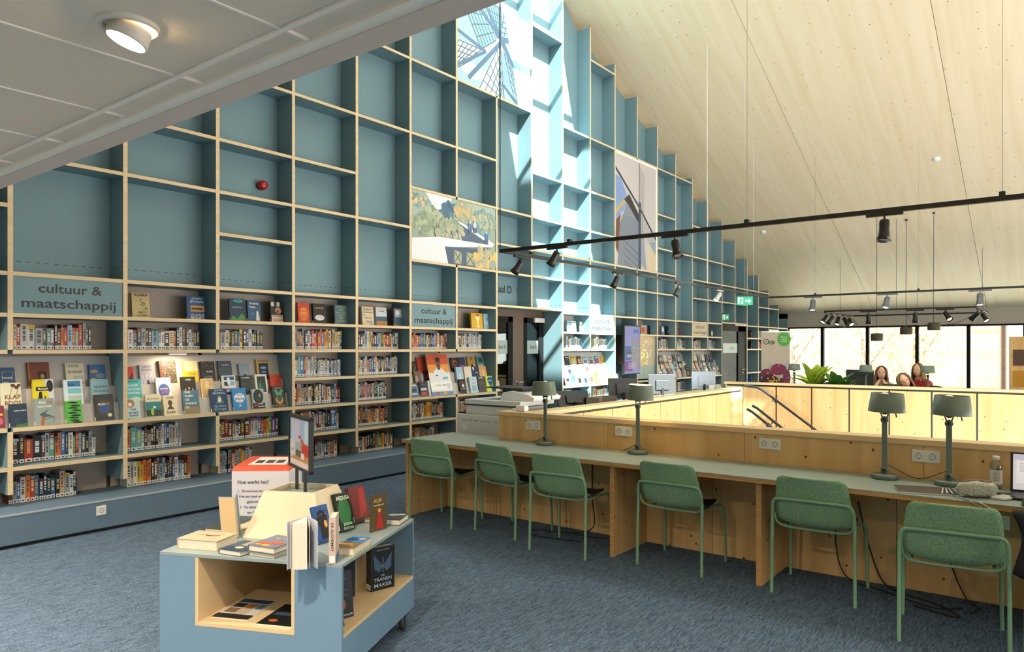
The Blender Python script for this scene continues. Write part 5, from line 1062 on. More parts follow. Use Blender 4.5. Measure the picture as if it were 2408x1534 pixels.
def mural_walk(p, w_, h):
    q = random.Random(11)
    p.rect(0, 0, w_, h, '#93a497')
    p.poly([(0, .62 * h), (w_, .7 * h), (w_, h), (0, h)], '#9fb0a6'); p.poly([(.15 * w_, h), (.45 * w_, h), (.4 * w_, .75 * h), (.25 * w_, .8 * h)], '#e8ebe8')
    def blob(cx, cy, r, cols, n=26):
        for _ in range(n):
            a = q.uniform(0, 6.3); d = r * q.random() ** .5; rr = q.uniform(.012, .035) * w_
            x = cx * w_ + math.cos(a) * d * w_; y_ = cy * h + math.sin(a) * d * h * 1.2
            pts = clip_poly([(x + rr * math.cos(6.283 * k / 7) * q.uniform(.7, 1.2), y_ + rr * math.sin(6.283 * k / 7) * q.uniform(.7, 1.2)) for k in range(7)], 0, 0, w_, h)
            if pts: p.poly(pts, q.choice(cols))
    blob(.08, .85, .1, ['#6e8c8e', '#86a0a0', '#d8b880']); blob(.42, .8, .1, ['#4f6f86', '#5f8096', '#46647c'], 40); blob(.2, .55, .2, ['#8a9a84', '#9aa68e', '#7c8f80', '#a9b39a'], 90)
    blob(.6, .82, .12, ['#c8ac78', '#a8a888', '#8fa49a'], 50); blob(.85, .75, .14, ['#7f9a98', '#8fa8a0', '#a8b09a', '#c8b080'], 70); blob(.75, .55, .1, ['#6f9498', '#7fa09c'], 40)
    p.poly([(.3 * w_, .62 * h), (.5 * w_, .66 * h), (.92 * w_, .40 * h), (.96 * w_, .36 * h), (.62 * w_, .34 * h)], '#56687c')
    p.poly([(.5 * w_, .66 * h), (.56 * w_, .66 * h), (.98 * w_, .42 * h), (.94 * w_, .35 * h), (.86 * w_, .44 * h)], '#d9dde6')
    blob(.42, .48, .16, ['#a3a88e', '#8f9f8c', '#b5b49a', '#86988c'], 70)
    p.poly([(0, .0), (.42 * w_, 0), (.4 * w_, .25 * h), (.94 * w_, .36 * h), (.9 * w_, .39 * h), (.3 * w_, .38 * h), (0, .30 * h)], '#e2e3e8')
    for i in range(12): p.line([(.02 * w_, (.03 + .022 * i) * h), ((.40 - .005 * i) * w_, (.02 + .021 * i) * h)], .0025, '#c3c6cf')
    p.poly([(.36 * w_, .25 * h), (.7 * w_, .29 * h), (.9 * w_, .34 * h), (.8 * w_, 0), (.40 * w_, 0)], '#4d6076')
    for xx in (.47, .62): p.poly([(xx * w_, .02 * h), ((xx + .09) * w_, .02 * h), ((xx + .09) * w_, .2 * h), (xx * w_, .22 * h)], '#a3a58c')
    for xx in (.47, .62): p.line([(xx * w_, .2 * h), ((xx + .09) * w_, .03 * h)], .012, '#3a4a5c'); p.line([(xx * w_, .03 * h), ((xx + .09) * w_, .2 * h)], .012, '#3a4a5c')
    blob(.86, .16, .15, ['#a8a890', '#c8b078', '#8fa09a', '#d8b468'], 80)
    for x, y_, c in ((.66, .64, '#5a78a8'), (.72, .68, '#c9c4c4'), (.87, .53, '#3f78b8')):
        p.poly([((x - .02) * w_, (y_ - .14) * h), ((x + .025) * w_, (y_ - .14) * h), ((x + .02) * w_, y_ * h), ((x - .02) * w_, y_ * h)], '#5a6478'); p.ell(x * w_, (y_ - .02) * h, .024 * w_, .05 * h, c, 8); p.ell(x * w_, (y_ + .05) * h, .013 * w_, .022 * h, '#d9c0b0', 8)
board('wall_photograph', 'large photograph of walkers on a boardwalk set into the bookcase', 'photograph', CXN(5) + .022, CXN(7) - .022, D + .012, 2.842, 3.795, '#93a497', None, draw_fn=mural_walk)
def lattice(p, A, B, Cc, Dd, n, m_, col, wd, x1, y1):
    L = lambda P, Q, t: (P[0] + (Q[0] - P[0]) * t, P[1] + (Q[1] - P[1]) * t)
    for i in range(n + 1):
        s = seg_clip(L(A, B, i / n), L(Dd, Cc, i / n), x1, y1)
        if s: p.line(s, wd, col)
    for i in range(m_ + 1):
        s = seg_clip(L(A, Dd, i / m_), L(B, Cc, i / m_), x1, y1)
        if s: p.line(s, wd, col)
def seg_clip(a, b, x1, y1, x0=0, y0=0):
    t0, t1 = 0, 1; dx, dy = b[0] - a[0], b[1] - a[1]
    for pp, qq in ((-dx, a[0] - x0), (dx, x1 - a[0]), (-dy, a[1] - y0), (dy, y1 - a[1])):
        if abs(pp) < 1e-9:
            if qq < 0: return None
        else:
            r = qq / pp
            if pp < 0: t0 = max(t0, r)
            else: t1 = min(t1, r)
    if t0 >= t1: return None
    return [(a[0] + dx * t0, a[1] + dy * t0), (a[0] + dx * t1, a[1] + dy * t1)]
def mural_sails(p, w_, h):
    p.rect(0, 0, w_, h, '#a6c6dc'); p.ell(.45 * w_, .55 * h, .2 * w_, .16 * h, '#c4d8e4'); p.ell(.7 * w_, .35 * h, .16 * w_, .2 * h, '#8fb8d8'); p.ell(.2 * w_, .15 * h, .16 * w_, .08 * h, '#d3dfe6')
    def P(x, y): return (x * w_, y * h)
    def sail(q, lt):
        pts = clip_poly([P(*a) for a in q], 0, 0, w_, h)
        if pts: p.poly(pts, lt)
        lattice(p, *[P(*a) for a in q], 6, 5, '#4d6a82', .014, w_, h)
    sail([(.56, .60), (.28, .0), (.62, -.05), (.60, .1)], '#c2d6d8'); sail([(.58, .60), (.75, .06), (1.0, -.05), (.95, 0)], '#a5cadb')
    sail([(.56, .66), (.62, 1.02), (1.0, 1.02), (.78, .72)], '#9cc3d8'); sail([(.02, .40), (.36, .42), (.02, .12), (-.1, .1)], '#cdd9de'); sail([(.0, .95), (.3, .95), (.5, .6), (.3, .42)], '#8fb8c4'); sail([(.3, 1.05), (.56, 1.05), (.58, .64), (.5, .64)], '#8cb6d2')
    for a, b, wd in (((.10, .98), (.60, .62), .07), ((.58, .62), (.14, .06), .07), ((.58, .64), (1.0, .02), .06), ((.60, .64), (.86, .74), .075), ((0, .5), (.36, .42), .05), ((.36, .42), (0, .14), .05), ((.60, .15), (.8, .0), .05), ((.3, 1.0), (.6, .6), .06)):
        s = seg_clip(P(*a), P(*b), w_, h)
        if s: p.line(s, wd, '#5f7f9c')
    p.line([(.545 * w_, 0), (.545 * w_, h)], .012, '#2a3a48')
board('wall_photograph', 'photograph of crossed windmill sails high on the bookcase by the skylight', 'photograph', CXN(6) + .022, CXN(8) - .022, D + .012, 5.572, 7.005, '#a6c6dc', None, draw_fn=mural_sails)
def mural_mill(p, w_, h):
    def P(x, y): return (x * w_, y * h)
    p.rect(0, 0, w_, h, '#cfc8c4'); p.poly([P(0, .40), P(.0, .80), P(.12, .78), P(.3, .62), P(.2, .5)], '#8aa4d2'); p.poly([P(.75, 0), P(1, 0), P(1, .3), P(.8, .25)], '#d8c9a8'); p.poly([P(.8, .26), P(1, .30), P(1, .16)], '#9fb8cc')
    p.poly([P(.05, 0), P(.1, .36), P(.28, .60), P(.56, .44), P(.56, 0)], '#8d95a0')
    for i in range(24):
        y_ = .02 + .019 * i; s = seg_clip(P(.06 + .001 * i, y_), P(.55, y_ - .02), w_, h)
        if s: p.line(s, .008, '#5c6470')
    p.poly([P(.0, .16), P(.02, .40), P(.12, .46), P(.07, .1)], '#7a5248'); p.poly([P(.0, .44), P(.24, .58), P(.3, .62), P(.32, .64), P(.26, .64), P(.0, .48)], '#d0b068'); p.poly([P(.2, .60), P(.32, .66), P(.55, .50), P(.55, .42), P(.3, .56)], '#3c3a40')
    p.poly([P(.54, 0), P(.60, 0), P(.60, .62), P(.54, .62)], '#3a5068'); p.poly([P(.60, .05), P(.7, .0), P(.74, 0), P(.62, .55)], '#9aa0a8')
    for a, b, wd, c in (((0, .86), (.58, .56), .055, '#34424c'), ((.58, .56), (1, .30), .055, '#2c343c'), ((.56, .55), (.56, .98), .03, '#6a6660')):
        p.line(seg_clip(P(*a), P(*b), w_, h), wd, c)
    lattice(p, P(.55, .97), P(.7, .86), P(.66, .5), P(.57, .55), 3, 20, '#7a756c', .006, w_, h); lattice(p, P(.62, .5), P(1, .25), P(1, .14), P(.66, .36), 8, 4, '#6a6a6a', .006, w_, h)
    for i in range(4): p.line(seg_clip(P(.2, .05 + .06 * i), P(.54, -.05 + .06 * i), w_, h), .01, '#2c3a4a')
t = board('wall_photograph', 'backlit windmill photograph in the bays right of the skylight', 'photograph', CXN(11) + .022, CXN(13) - .022, D + .012, 3.282, 5.535, '#cfc8c4', None, draw_fn=mural_mill, printm=vmat('backlit_print', .5, .14, gain=.55))
mb = MB(); xa, xb = CXN(11) + .022, CXN(13) - .022
mb.box(xa, xb, D + .008, D + .011, 5.51, 5.535); mb.box(xb - .02, xb, D + .008, D + .011, 3.3, 5.52); mb.box(xa, xa + .012, D + .008, D + .011, 3.3, 5.52)
obj('light_rim', mb, mat('light_rim', '#fff0cc', .4, emit='#ffe2a8', es=.8), t)
def scr(p, w_, h):
    p.rect(0, 0, w_, h, '#9a98d8'); p.rect(0, .28 * h, .42 * w_, .58 * h, '#2f6fc0'); p.rect(0, .04 * h, .5 * w_, .26 * h, '#7a2f9c'); p.rect(.55 * w_, .86 * h, .92 * w_, .94 * h, '#2f6fc0')
    p.ell(.28 * w_, .43 * h, .18 * w_, .06 * h, '#5a4a4a', 8); p.rect(.15 * w_, .34 * h, .4 * w_, .4 * h, '#b8bcc8'); p.rect(.45 * w_, .1 * h, .95 * w_, .72 * h, '#9a9aa6')
    q = random.Random(2)
    for _ in range(40): p.ell(q.uniform(.5, .92) * w_, q.uniform(.14, .7) * h, .03 * w_, .012 * h, q.choice(['#d8c850', '#b8b8c4', '#8a9098', '#e8e4c0']), 6)
    for k in range(4): p.rect(.2 * w_, (.10 + .035 * k) * h, (.7 + .06 * (k % 2)) * w_, (.115 + .035 * k) * h, '#d8c8e8')
xa, xb = 12.72, 13.40
t = thing('display_screen', 'tall wall-mounted information screen showing blue and purple artwork', 'screen', ((xa + xb) / 2, 6.96, 1.1))
mb = MB(); mb.box(xa, xb, 6.93, 6.99, 1.10, 2.09); obj('casing', mb, M_DARK, t, bevel=.008)
mb = MB(); mb.box(xa + .15, xb - .15, 6.99, YL, 1.3, 1.9); obj('wall_mount', mb, M_DARK, t)
p = Print(.00004); scr(p, xb - xa - .05, .94); obj('screen_image', p.place((xa + .025, 6.9296, 1.125), (1, 0, 0), (0, 0, 1)), vmat('lit_screen', .25, .22, gain=.15), t)
def plantpic(p, w_, h):
    p.rect(0, 0, w_, h, '#c2a884'); p.rect(0, 0, w_, .3 * h, '#8fa39c'); p.rect(.5 * w_, .3 * h, .95 * w_, .8 * h, '#b0a08a'); q = random.Random(4)
    for _ in range(70):
        x, y_ = q.gauss(.4, .16), q.gauss(.5, .14); p.ell(max(.05, min(.95, x)) * w_, max(.1, min(.95, y_)) * h, .035 * w_, .022 * h, q.choice(['#d8c43c', '#e8dc6a', '#a8a040', '#f0ecd0']), 6)
    p.line([(.4 * w_, .05 * h), (.42 * w_, .4 * h)], .01, '#7a8078')
board('wall_photograph', 'softly lit picture of a yellow flowering plant right of the screen', 'photograph', CXN(12) + .022, CXN(13) - .022, D + .05, .975, 1.885, '#c2a884', None, draw_fn=plantpic)
# red alarm dome on the back board of the third bay
t = thing('alarm_sounder', 'small red alarm sounder on the teal back board', 'alarm', (4.78, YB, 3.48))
R = Matrix.Rotation(math.pi / 2, 3, 'X'); M_RED = mat('red_plastic', '#a8141a', .3)
mb = MB(); mb.lathe([(.001, 0), (.045, 0), (.048, .004), (.048, .03), (.001, .031)], (4.78, YB, 3.48), 20, m=R); obj('base', mb, M_RED, t)
mb = MB(); mb.lathe([(.044, .03), (.054, .04), (.054, .075), (.045, .095), (.025, .104), (.001, .106)], (4.78, YB, 3.48), 20, m=R); obj('dome', mb, M_RED, t)

# ------------------------------------------------------------------ book trolley in the foreground
TH = .62; TA = math.radians(24.4); TC = Vector((2.385, 3.285, 0)); LX, LY = .465, .487
M_TRO = mat('blue_grey_laminate', '#6f8ea6', .5, noise=.02, spec=.3); M_TTOP = mat('grey_laminate_top', '#8b9a9a', .4, noise=.02)
M_BIRCH = wood('birch_plywood', '#d8be94', '#c5a678', '#9a7a54', grain=(6, 1.2, 6), knots=2.2, ksize=.008, kprob=.3, plane='floor')
M_BIRCHL = wood('pale_birch', '#dfcfb2', '#cfbb98', '#b09878', grain=(8, 8, .8), knots=2.2, ksize=.005, kprob=.3)
tr = thing('book_trolley', 'blue-grey book trolley on castors with open plywood compartments', 'trolley', TC, TA)
def tp(name, mb, m, bevel=0): return obj(name, mb, m, tr, local=True, bevel=bevel)
mb = MB(); mb.box(-LX, LX, -LY, LY, TH - .018, TH); tp('top', mb, M_TTOP, .002)
mb = MB(); mb.box(-LX, -LX + .018, .28, LY, .10, TH - .018); mb.box(-LX, -LX + .018, -LY, -.24, .10, TH - .018); mb.box(-LX, -LX + .018, -.24, .28, .10, .282); tp('end_panel', mb, M_TRO)
mb = MB(); mb.box(LX - .018, LX, -LY, LY, .10, TH - .018); tp('end_panel', mb, M_TRO)
mb = MB(); mb.box(-LX + .018, LX - .018, LY - .018, LY, .10, TH - .018); tp('side_panel', mb, M_TRO)
mb = MB(); mb.box(-LX + .018, LX - .018, -LY, -LY + .018, .10, .272); tp('side_panel', mb, M_TRO)
mb = MB(); mb.box(-LX + .018, LX - .018, -LY - .001, -.262, .272, .290); tp('shelf', mb, M_BIRCH)
mb = MB(); mb.box(-LX + .018, LX - .018, -.262, -.246, .10, TH - .018); tp('inner_wall', mb, M_BIRCH)
mb = MB(); mb.box(-LX - .001, .36, -.246, -.23, .290, TH - .018); mb.box(-LX - .001, .36, .27, .286, .290, TH - .018); mb.box(-LX - .001, .36, -.246, .286, .272, .290); mb.box(.345, .36, -.23, .27, .29, TH - .018); tp('plywood_box', mb, M_BIRCH)
mb = MB(); mb.box(-LX + .02, LX - .02, -LY + .02, LY - .02, .098, .11); tp('bottom_panel', mb, M_TRO)
M_RUB = mat('grey_rubber', '#3a3c3e', .6)
for x in (-1, 1):
    for y in (-1, 1):
        px_, py_ = x * (LX - .09), y * (LY - .03)
        mb = MB(); mb.lathe([(.001, -.015), (.036, -.015), (.044, -.010), (.044, .010), (.036, .015), (.001, .015)], (px_, py_, .044), 20, m=Matrix.Rotation(math.pi / 2, 3, 'X')); cw = tp('castor', mb, M_RUB)
        mb = MB(); mb.lathe([(.001, -.016), (.018, -.016), (.018, .016), (.001, .016)], (px_, py_, .044), 14, m=Matrix.Rotation(math.pi / 2, 3, 'X')); obj('hub', mb, M_CHROME, cw, local=True)
        mb = MB(); mb.box(px_ - .02, px_ + .02, py_ - .022, py_ - .018, .03, .09); mb.box(px_ - .02, px_ + .02, py_ + .018, py_ + .022, .03, .09); mb.box(px_ - .03, px_ + .03, py_ - .03, py_ + .03, .088, .098); obj('fork', mb, M_CHROME, cw, local=True)
TM = MAT[tr.name]
# tapered plywood riser
ri = thing('riser_box', 'tapered pale plywood riser box on top of the trolley', 'riser', (2.44, 3.325, TH), TA)
hb, ht, hh = (.215, .225), (.130, .150), .235
def rp(s, z): k = z / hh; return (hb[0] + (ht[0] - hb[0]) * k, hb[1] + (ht[1] - hb[1]) * k)
def side(nm, q):
    mb = MB(); o_, i_ = [], []
    for (sx, sy, z) in q:
        a, b = rp(0, z); o_.append((sx * a, sy * b, z + .0005)); a -= .016; b -= .016; i_.append((sx * a, sy * b, z + .0005))
    mb.add(o_ + i_, [(0, 1, 2, 3), (7, 6, 5, 4), (0, 4, 5, 1), (1, 5, 6, 2), (2, 6, 7, 3), (3, 7, 4, 0)]); obj(nm, mb, M_BIRCHL, ri, local=True)
side('side', [(-1, 1, 0), (-1, -1, 0), (-1, -1, hh), (-1, 1, hh)]); side('side', [(-1, -1, 0), (1, -1, 0), (1, -1, hh), (-1, -1, hh)]); side('side', [(1, -1, 0), (1, 1, 0), (1, 1, hh), (1, -1, hh)]); side('side', [(1, 1, 0), (-1, 1, 0), (-1, 1, hh), (1, 1, hh)])
mb = MB(); a, b = rp(0, hh - .03); mb.box(-a + .012, a - .012, -b + .012, b - .012, hh - .04, hh - .03); obj('inner_top', mb, M_TTOP, ri, local=True)
mb = MB(); mb.box(-.09, .0, -.11, .05, hh - .0295, hh - .0285); obj('paper_card', mb, M_PAPER, ri, local=True)
# picture frame on two posts
fd = Vector((-.155, -.423, 0)).normalized(); fc = Vector((2.467, 3.375, 0)); fn = Vector((fd.y, -fd.x, 0))
if fn.dot(Vector((2.4, 3.3, 0))) > 0: fn = -fn
fr = thing('picture_frame', 'black sign frame on two posts standing in the riser', 'frame', (fc.x, fc.y, TH + hh - .0295))
z0, z1, hw = .945, 1.245, .205
F = Matrix((fd, fn, Vector((0, 0, 1)))).transposed().to_4x4(); F.translation = fc
def fb(mb, a, b, c, d, e, f): return mb.box(a, b, c, d, e, f, m=F)
for a, b, c, d in ((-hw, hw, z1 - .016, z1), (-hw, hw, z0, z0 + .016), (-hw, -hw + .016, z0, z1), (hw - .016, hw, z0, z1)):
    mb = MB(); fb(mb, a, b, -.012, .012, c, d); obj('frame_bar', mb, M_DARK, fr)
mb = MB(); fb(mb, -hw + .01, hw - .01, -.003, .003, z0 + .01, z1 - .01); obj('backing', mb, M_DARK, fr)
for s in (-.07, .09):
    mb = MB(); fb(mb, s - .010, s + .010, -.007, .007, TH + hh - .029, z0); obj('post', mb, M_DARK, fr)
p = Print(); w_, h = 2 * hw - .032, z1 - z0 - .032
draw(p, w_, h, [('r', 0, 0, 1, 1, '#9fb4c6'), ('r', .25, .5, .45, 1, '#b8a8c4'), ('r', .5, .5, .7, 1, '#8fa4c0'), ('r', .75, .55, 1, 1, '#a8c0d0'), ('r', 0, 0, 1, .16, '#c9bcb8'), ('p', [(0, .12), (.2, .2), (1, .26), (1, .12)], '#a87a4c'), ('r', 0, .2, .3, .52, '#b9bcbc'), ('r', .28, .2, .6, .5, '#8e9aa0'), ('r', .3, .2, .58, .34, '#5a5244'), ('r', .62, .26, 1, .5, '#b02a22'), ('p', [(.55, .52), (.6, .6), (.75, .5), (.8, .46), (.62, .46)], '#b8502c'), ('e', .5, .62, .06, .03, '#a8402c'), ('r', .58, .18, .75, .3, '#c8c0bc'), ('r', .05, .3, .2, .34, '#8a9aa8'), ('t', 'lezen', .82, .05, .07, '#e8e4e0', .2)])
mb = p.place(fc + fn * .0035 + (fd * (-hw + .016) if fn.cross(Vector((0, 0, 1))).dot(fd) < 0 else fd * (-hw + .016)) + Vector((0, 0, z0 + .016)), fd, (0, 0, 1))
if fd.cross(Vector((0, 0, 1))).dot(fn) < 0:
    p2 = Print(); p2.mb = mb
obj('photo', mb, M_PRINT, fr)

def lie(label, fl, fr_, L, th, base, ops, z=TH, spine=None, name='book'):
    a, b = G(fl[0], fl[1], z), G(fr_[0], fr_[1], z); x = (b - a); w_ = x.length; x.normalize(); up = Vector((0, 0, 1)); pz = up.cross(x)
    M = Matrix((x, -up, pz)).transposed().to_4x4(); M.translation = a + Vector((0, 0, th + .0006))
    return cover_book(label, M, w_, L, th, base, ops, group='books on the trolley', spine=spine, tagw=False)
def lean(label, bl, br, h, th, base, ops, a=0.15, z=TH, spine=None, tagw=True, w=None, spine_text=None):
    p0, p1 = G(bl[0], bl[1], z), G(br[0], br[1], z); x = p1 - p0; x.z = 0; w_ = w or x.length; x.normalize(); up = Vector((0, 0, 1)); pb = up.cross(x)
    zc = (up * math.cos(a) + pb * math.sin(a)).normalized(); yc = zc.cross(x)
    M = Matrix((x, yc, zc)).transposed().to_4x4(); M.translation = p0 + Vector((0, 0, .001 + th * math.sin(a)))
    return cover_book(label, M, w_, h, th, base, ops, group='books on the trolley', spine=spine, tagw=tagw, spine_text=spine_text)
lie('thick cream paperback with a dark twig drawing lying at the trolley corner', (416, 1290), (510, 1298), .165, .050, '#c6b294', [('l', [(.25, .5), (.4, .58), (.55, .52), (.75, .62)], .006, '#3a2a20'), ('l', [(.45, .56), (.5, .45), (.6, .5)], .004, '#3a2a20'), ('l', [(.7, .2), (.75, .8)], .002, '#8a7458')])
lie('small paperback with dark blue and peach cover lying second from the left', (514, 1303), (565, 1311), .17, .026, '#4a5a68', [('r', .1, .0, .9, .35, '#22405c'), ('e', .6, .3, .18, .1, '#d8c09a'), ('r', .4, .5, 1, 1, '#a89890')])
lie('paperback underneath the poppy book, pale page edge showing', (585, 1307), (645, 1316), .20, .024, '#8a94a0', [])
lie('paperback with red and yellow poppies stacked on another book', (583, 1296), (644, 1305), .20, .030, '#6a7284', [('e', .35, .25, .22, .12, '#c8503c'), ('e', .7, .38, .2, .12, '#c8503c'), ('e', .55, .12, .16, .06, '#e0b040'), ('e', .25, .12, .1, .05, '#e0b040'), ('t', 'BLOEI', .6, .72, .1, '#c9c4d0', .6)], z=TH + .0255)
lie('book with bright blue and gold landscape cover and red spine', (786, 1305), (832, 1308), .205, .036, '#c8a860', [('r', 0, .5, 1, 1, '#2f70b4'), ('r', 0, 0, 1, .5, '#6a5a3c'), ('e', .3, .32, .4, .06, '#d89a3c'), ('e', .6, .18, .35, .06, '#8a6a3a'), ('e', .25, .75, .3, .14, '#22405c'), ('e', .75, .8, .2, .06, '#d8b090')], spine='#a8261e')
lie('black paperback with grey mountains lying at the right corner', (898, 1235), (940, 1237), .16, .032, '#33383a', [('e', .3, .7, .3, .14, '#a8b0b4'), ('e', .7, .8, .25, .1, '#c0c8cc'), ('r', 0, 0, 1, .4, '#44423e')])
lie('grey-red paperback half hidden behind the standing brown book', (846, 1229), (882, 1232), .15, .022, '#8a6a66', [('r', .1, .2, .9, .8, '#c8c4c0')])
lie('dark green paperback lying behind the cream book', (480, 1249), (535, 1254), .18, .016, '#3a443c', [('l', [(.3, .6), (.5, .8), (.7, .6)], .006, '#a88a58')])
lie('pale paperback lying beside the dark green one', (536, 1252), (566, 1255), .17, .018, '#cdbfa0', [])
lie('dark paperback at the back left edge of the trolley', (528, 1233), (566, 1236), .15, .014, '#38484a', [])
lean('green and black book leaning on the riser', (801, 1256), (835, 1248), .205, .030, '#14261a', [('e', .5, .5, .42, .38, '#2f6a3c'), ('t', 'MEDUSA', .52, .86, .15, '#d8e0d0', .88), ('t', 'JESSIE', .6, .17, .09, '#b8d0a8', .6), ('t', 'BURTON', .6, .06, .09, '#b8d0a8', .65)], a=.30)
lean('dark red book leaning behind the green and black one', (836, 1236), (850, 1232), .205, .030, '#6e1f1c', [('p', [(.4, .1), (.9, .3), (.95, .95), (.6, .9)], '#9a2c28'), ('r', 0, 0, 1, .12, '#3a2a1c')], a=.30, w=.12)
lean('blue book with a black silhouette leaning low on the riser', (750, 1283), (786, 1272), .19, .014, '#1f4a84', [('e', .5, .62, .32, .26, '#1a1614'), ('r', .3, .1, .75, .5, '#1a1614'), ('e', .68, .48, .1, .1, '#d8983c'), ('s', 16, '#8fb0d8', .02, (.7, .97), 4)], a=.31)
lean('brown book with a red robed figure standing half open', (870, 1254), (899, 1246), .20, .004, '#54452c', [('t', 'AUR', .45, .82, .14, '#c8a03c', .5), ('t', 'orakel', .5, .7, .07, '#d8c890', .6), ('p', [(.35, .05), (.45, .5), (.6, .55), (.8, .05)], '#a82418'), ('e', .54, .55, .09, .06, '#c8963c')], a=0.0, w=.125)
lean('pale paperback standing with its lettered spine toward the camera', (789, 1327), (800, 1300), .215, .030, '#c9b4a8', [('r', 0, 0, 1, .16, '#4a6a94')], a=0.0, w=.13, spine='#c8b0a2', spine_text='DE ALCHEMIST')
# standing open book, pages fanned toward the camera
ob = thing('book', 'open book standing upright with its fanned pages toward the camera', 'book', G(722, 1322, TH) + Vector((0, 0, .001)), YAW, 'books on the trolley')
mb = MB()
for sgn, ang in ((1, .62), (-1, .42)):
    m = Matrix.Rotation(sgn * ang, 4, 'Z'); mb.box(-.135, 0, -.0015, .0015, 0, .215, m=m, col=lin('#b9bcc8'))
obj('cover', mb, M_COVER, ob, local=True)
mb = MB(); pts = [(-.002, 0), (-.128, .030), (-.132, .012), (-.131, -.010), (-.125, -.036)]
mb.prism(pts, lambda u, v, q: (u, v, q), .003, .212); obj('page_block', mb, M_PAGES, ob, local=True)
mb = MB()
for k in range(7):
    m = Matrix.Rotation(-.33 + .12 * k + .02 * math.sin(k * 5), 4, 'Z'); mb.box(-.130, -.01, -.0004, .0004, .003, .2125 - .001 * (k % 3), m=m)
obj('loose_page', mb, M_PAPER, ob, local=True)
# board book leaning open on the left of the riser
ob = thing('book', 'open hardback leaning on its edge against the left side of the riser', 'book', G(562, 1266, TH) + Vector((0, 0, .001)), YAW - .25, 'books on the trolley')
tl = Matrix.Rotation(.16, 4, 'Y') if False else Matrix.Rotation(-.10, 4, 'X')
mb = MB()
for ang, c in ((1.25, '#8fa0ac'), (.55, '#8fa0ac')):
    m = tl @ Matrix.Rotation(ang, 4, 'Z'); mb.box(0, .145, -.0015, .0015, 0, .215, m=m, col=lin(c))
obj('cover', mb, M_COVER, ob, local=True)
mb = MB(); m = tl @ Matrix.Rotation(1.20, 4, 'Z'); mb.box(.003, .14, .0016, .010, .004, .211, m=m); obj('page_block', mb, mat('yellowed_pages', '#cdb284', .85), ob, local=True)
mb = MB(); m = tl @ Matrix.Rotation(.58, 4, 'Z'); mb.box(.03, .12, .0018, .0024, .08, .17, m=m); obj('bookplate', mb, mat('dark_plate', '#2f4048', .6), ob, local=True)
# books in the right-hand compartment and magazines in the front one
def tl_book(label, x, y, rz, w_, h, th, base, ops, tilt=0.0, spine=None):
    M = TM @ Matrix.Translation((x, y, .2905)) @ Matrix.Rotation(rz, 4, 'Z') @ Matrix.Rotation(-tilt, 4, 'X')
    cover_book(label, M, w_, h, th, base, ops, group='books on the trolley', spine=spine)
tl_book('black book with a blue butterfly in the trolley compartment', .12, -.37, -.62, .15, .235, .05, '#121316', [('p', [(.5, .55), (.12, .85), (.15, .5), (.35, .42)], '#3f5a78'), ('p', [(.5, .55), (.88, .85), (.85, .5), (.65, .42)], '#3f5a78'), ('l', [(.5, .4), (.5, .75)], .003, '#8fa8c0'), ('t', 'DE', .5, .33, .06, '#a8b8c8', .15), ('t', 'TRANEN', .5, .24, .11, '#a8b8c8', .75), ('t', 'MAKER', .5, .11, .12, '#a8b8c8', .75), ('t', 'ERIN DOOM', .5, .93, .05, '#7a8a98', .5)])
tl_book('black book with red heart leaning in the trolley compartment', -.33, -.36, -.60, .13, .225, .022, '#15171a', [('e', .5, .3, .2, .12, '#7a5a2c'), ('e', .5, .3, .13, .085, '#b01f22'), ('t', 'Wilder', .5, .85, .09, '#4a6a84', .5), ('t', 'dan', .5, .72, .08, '#4a6a84', .3), ('t', 'de nacht', .5, .6, .08, '#4a6a84', .6), ('t', 'ELINA TAYLOR', .55, .07, .06, '#c8ccd0', .8), ('l', [(.2, .45), (.8, .5)], .002, '#8a929a')], tilt=.12)
tl_book('dark book with an orange ring and white author name, leftmost in the compartment', -.435, -.40, -.45, .10, .19, .018, '#1c2024', [('e', .4, .5, .22, .14, '#b8742c'), ('e', .4, .5, .14, .09, '#1c2024'), ('t', 'COLLINS', .55, .14, .1, '#e0e0e0', .8)], tilt=.32)
tl_book('dark navy book half hidden behind the butterfly book', -.06, -.30, -.1, .11, .215, .03, '#1d2836', [])
def flat_mag(label, x, y, rz, base, ops, z=.2905):
    M = TM @ Matrix.Translation((x, y, z)) @ Matrix.Rotation(rz, 4, 'Z')
    t = thing('magazine', label, 'magazine', M.to_translation(), 0, 'magazines in the trolley', rot=M.to_3x3().to_4x4())
    mb = MB(); mb.box(0, .20, 0, .27, 0, .004); obj('pages', mb, M_PAPER, t, local=True)
    p = Print(); p.rect(0, 0, .2, .27, base); draw(p, .2, .27, ops); mb = p.mb; mb.v = [(a, b, c + .0041) for a, b, c in mb.v]; obj('cover_print', mb, M_PRINT, t, local=True)
flat_mag('magazine with a grid of small photographs lying in the front compartment', -.40, .245, -math.pi / 2, '#c9c4bc', [('r', .05, .8, .95, .98, '#2f4a6a'), ('r', .08, .55, .4, .75, '#3a3430'), ('r', .45, .5, .7, .75, '#a8763c'), ('r', .74, .5, .95, .75, '#5a7a94'), ('r', .08, .28, .4, .5, '#8a6a4a'), ('r', .45, .25, .7, .46, '#c8b490'), ('r', 0, 0, 1, .2, '#2a2622')])
flat_mag('dark magazine lying right of the photo grid magazine', -.43, -.02, -math.pi / 2, '#1c1d20', [('e', .3, .2, .12, .06, '#c8602c'), ('t', 'VOGUE' if False else 'FILM', .6, .85, .12, '#c8ccd0', .5), ('r', .1, .45, .9, .6, '#3a4a5a')])
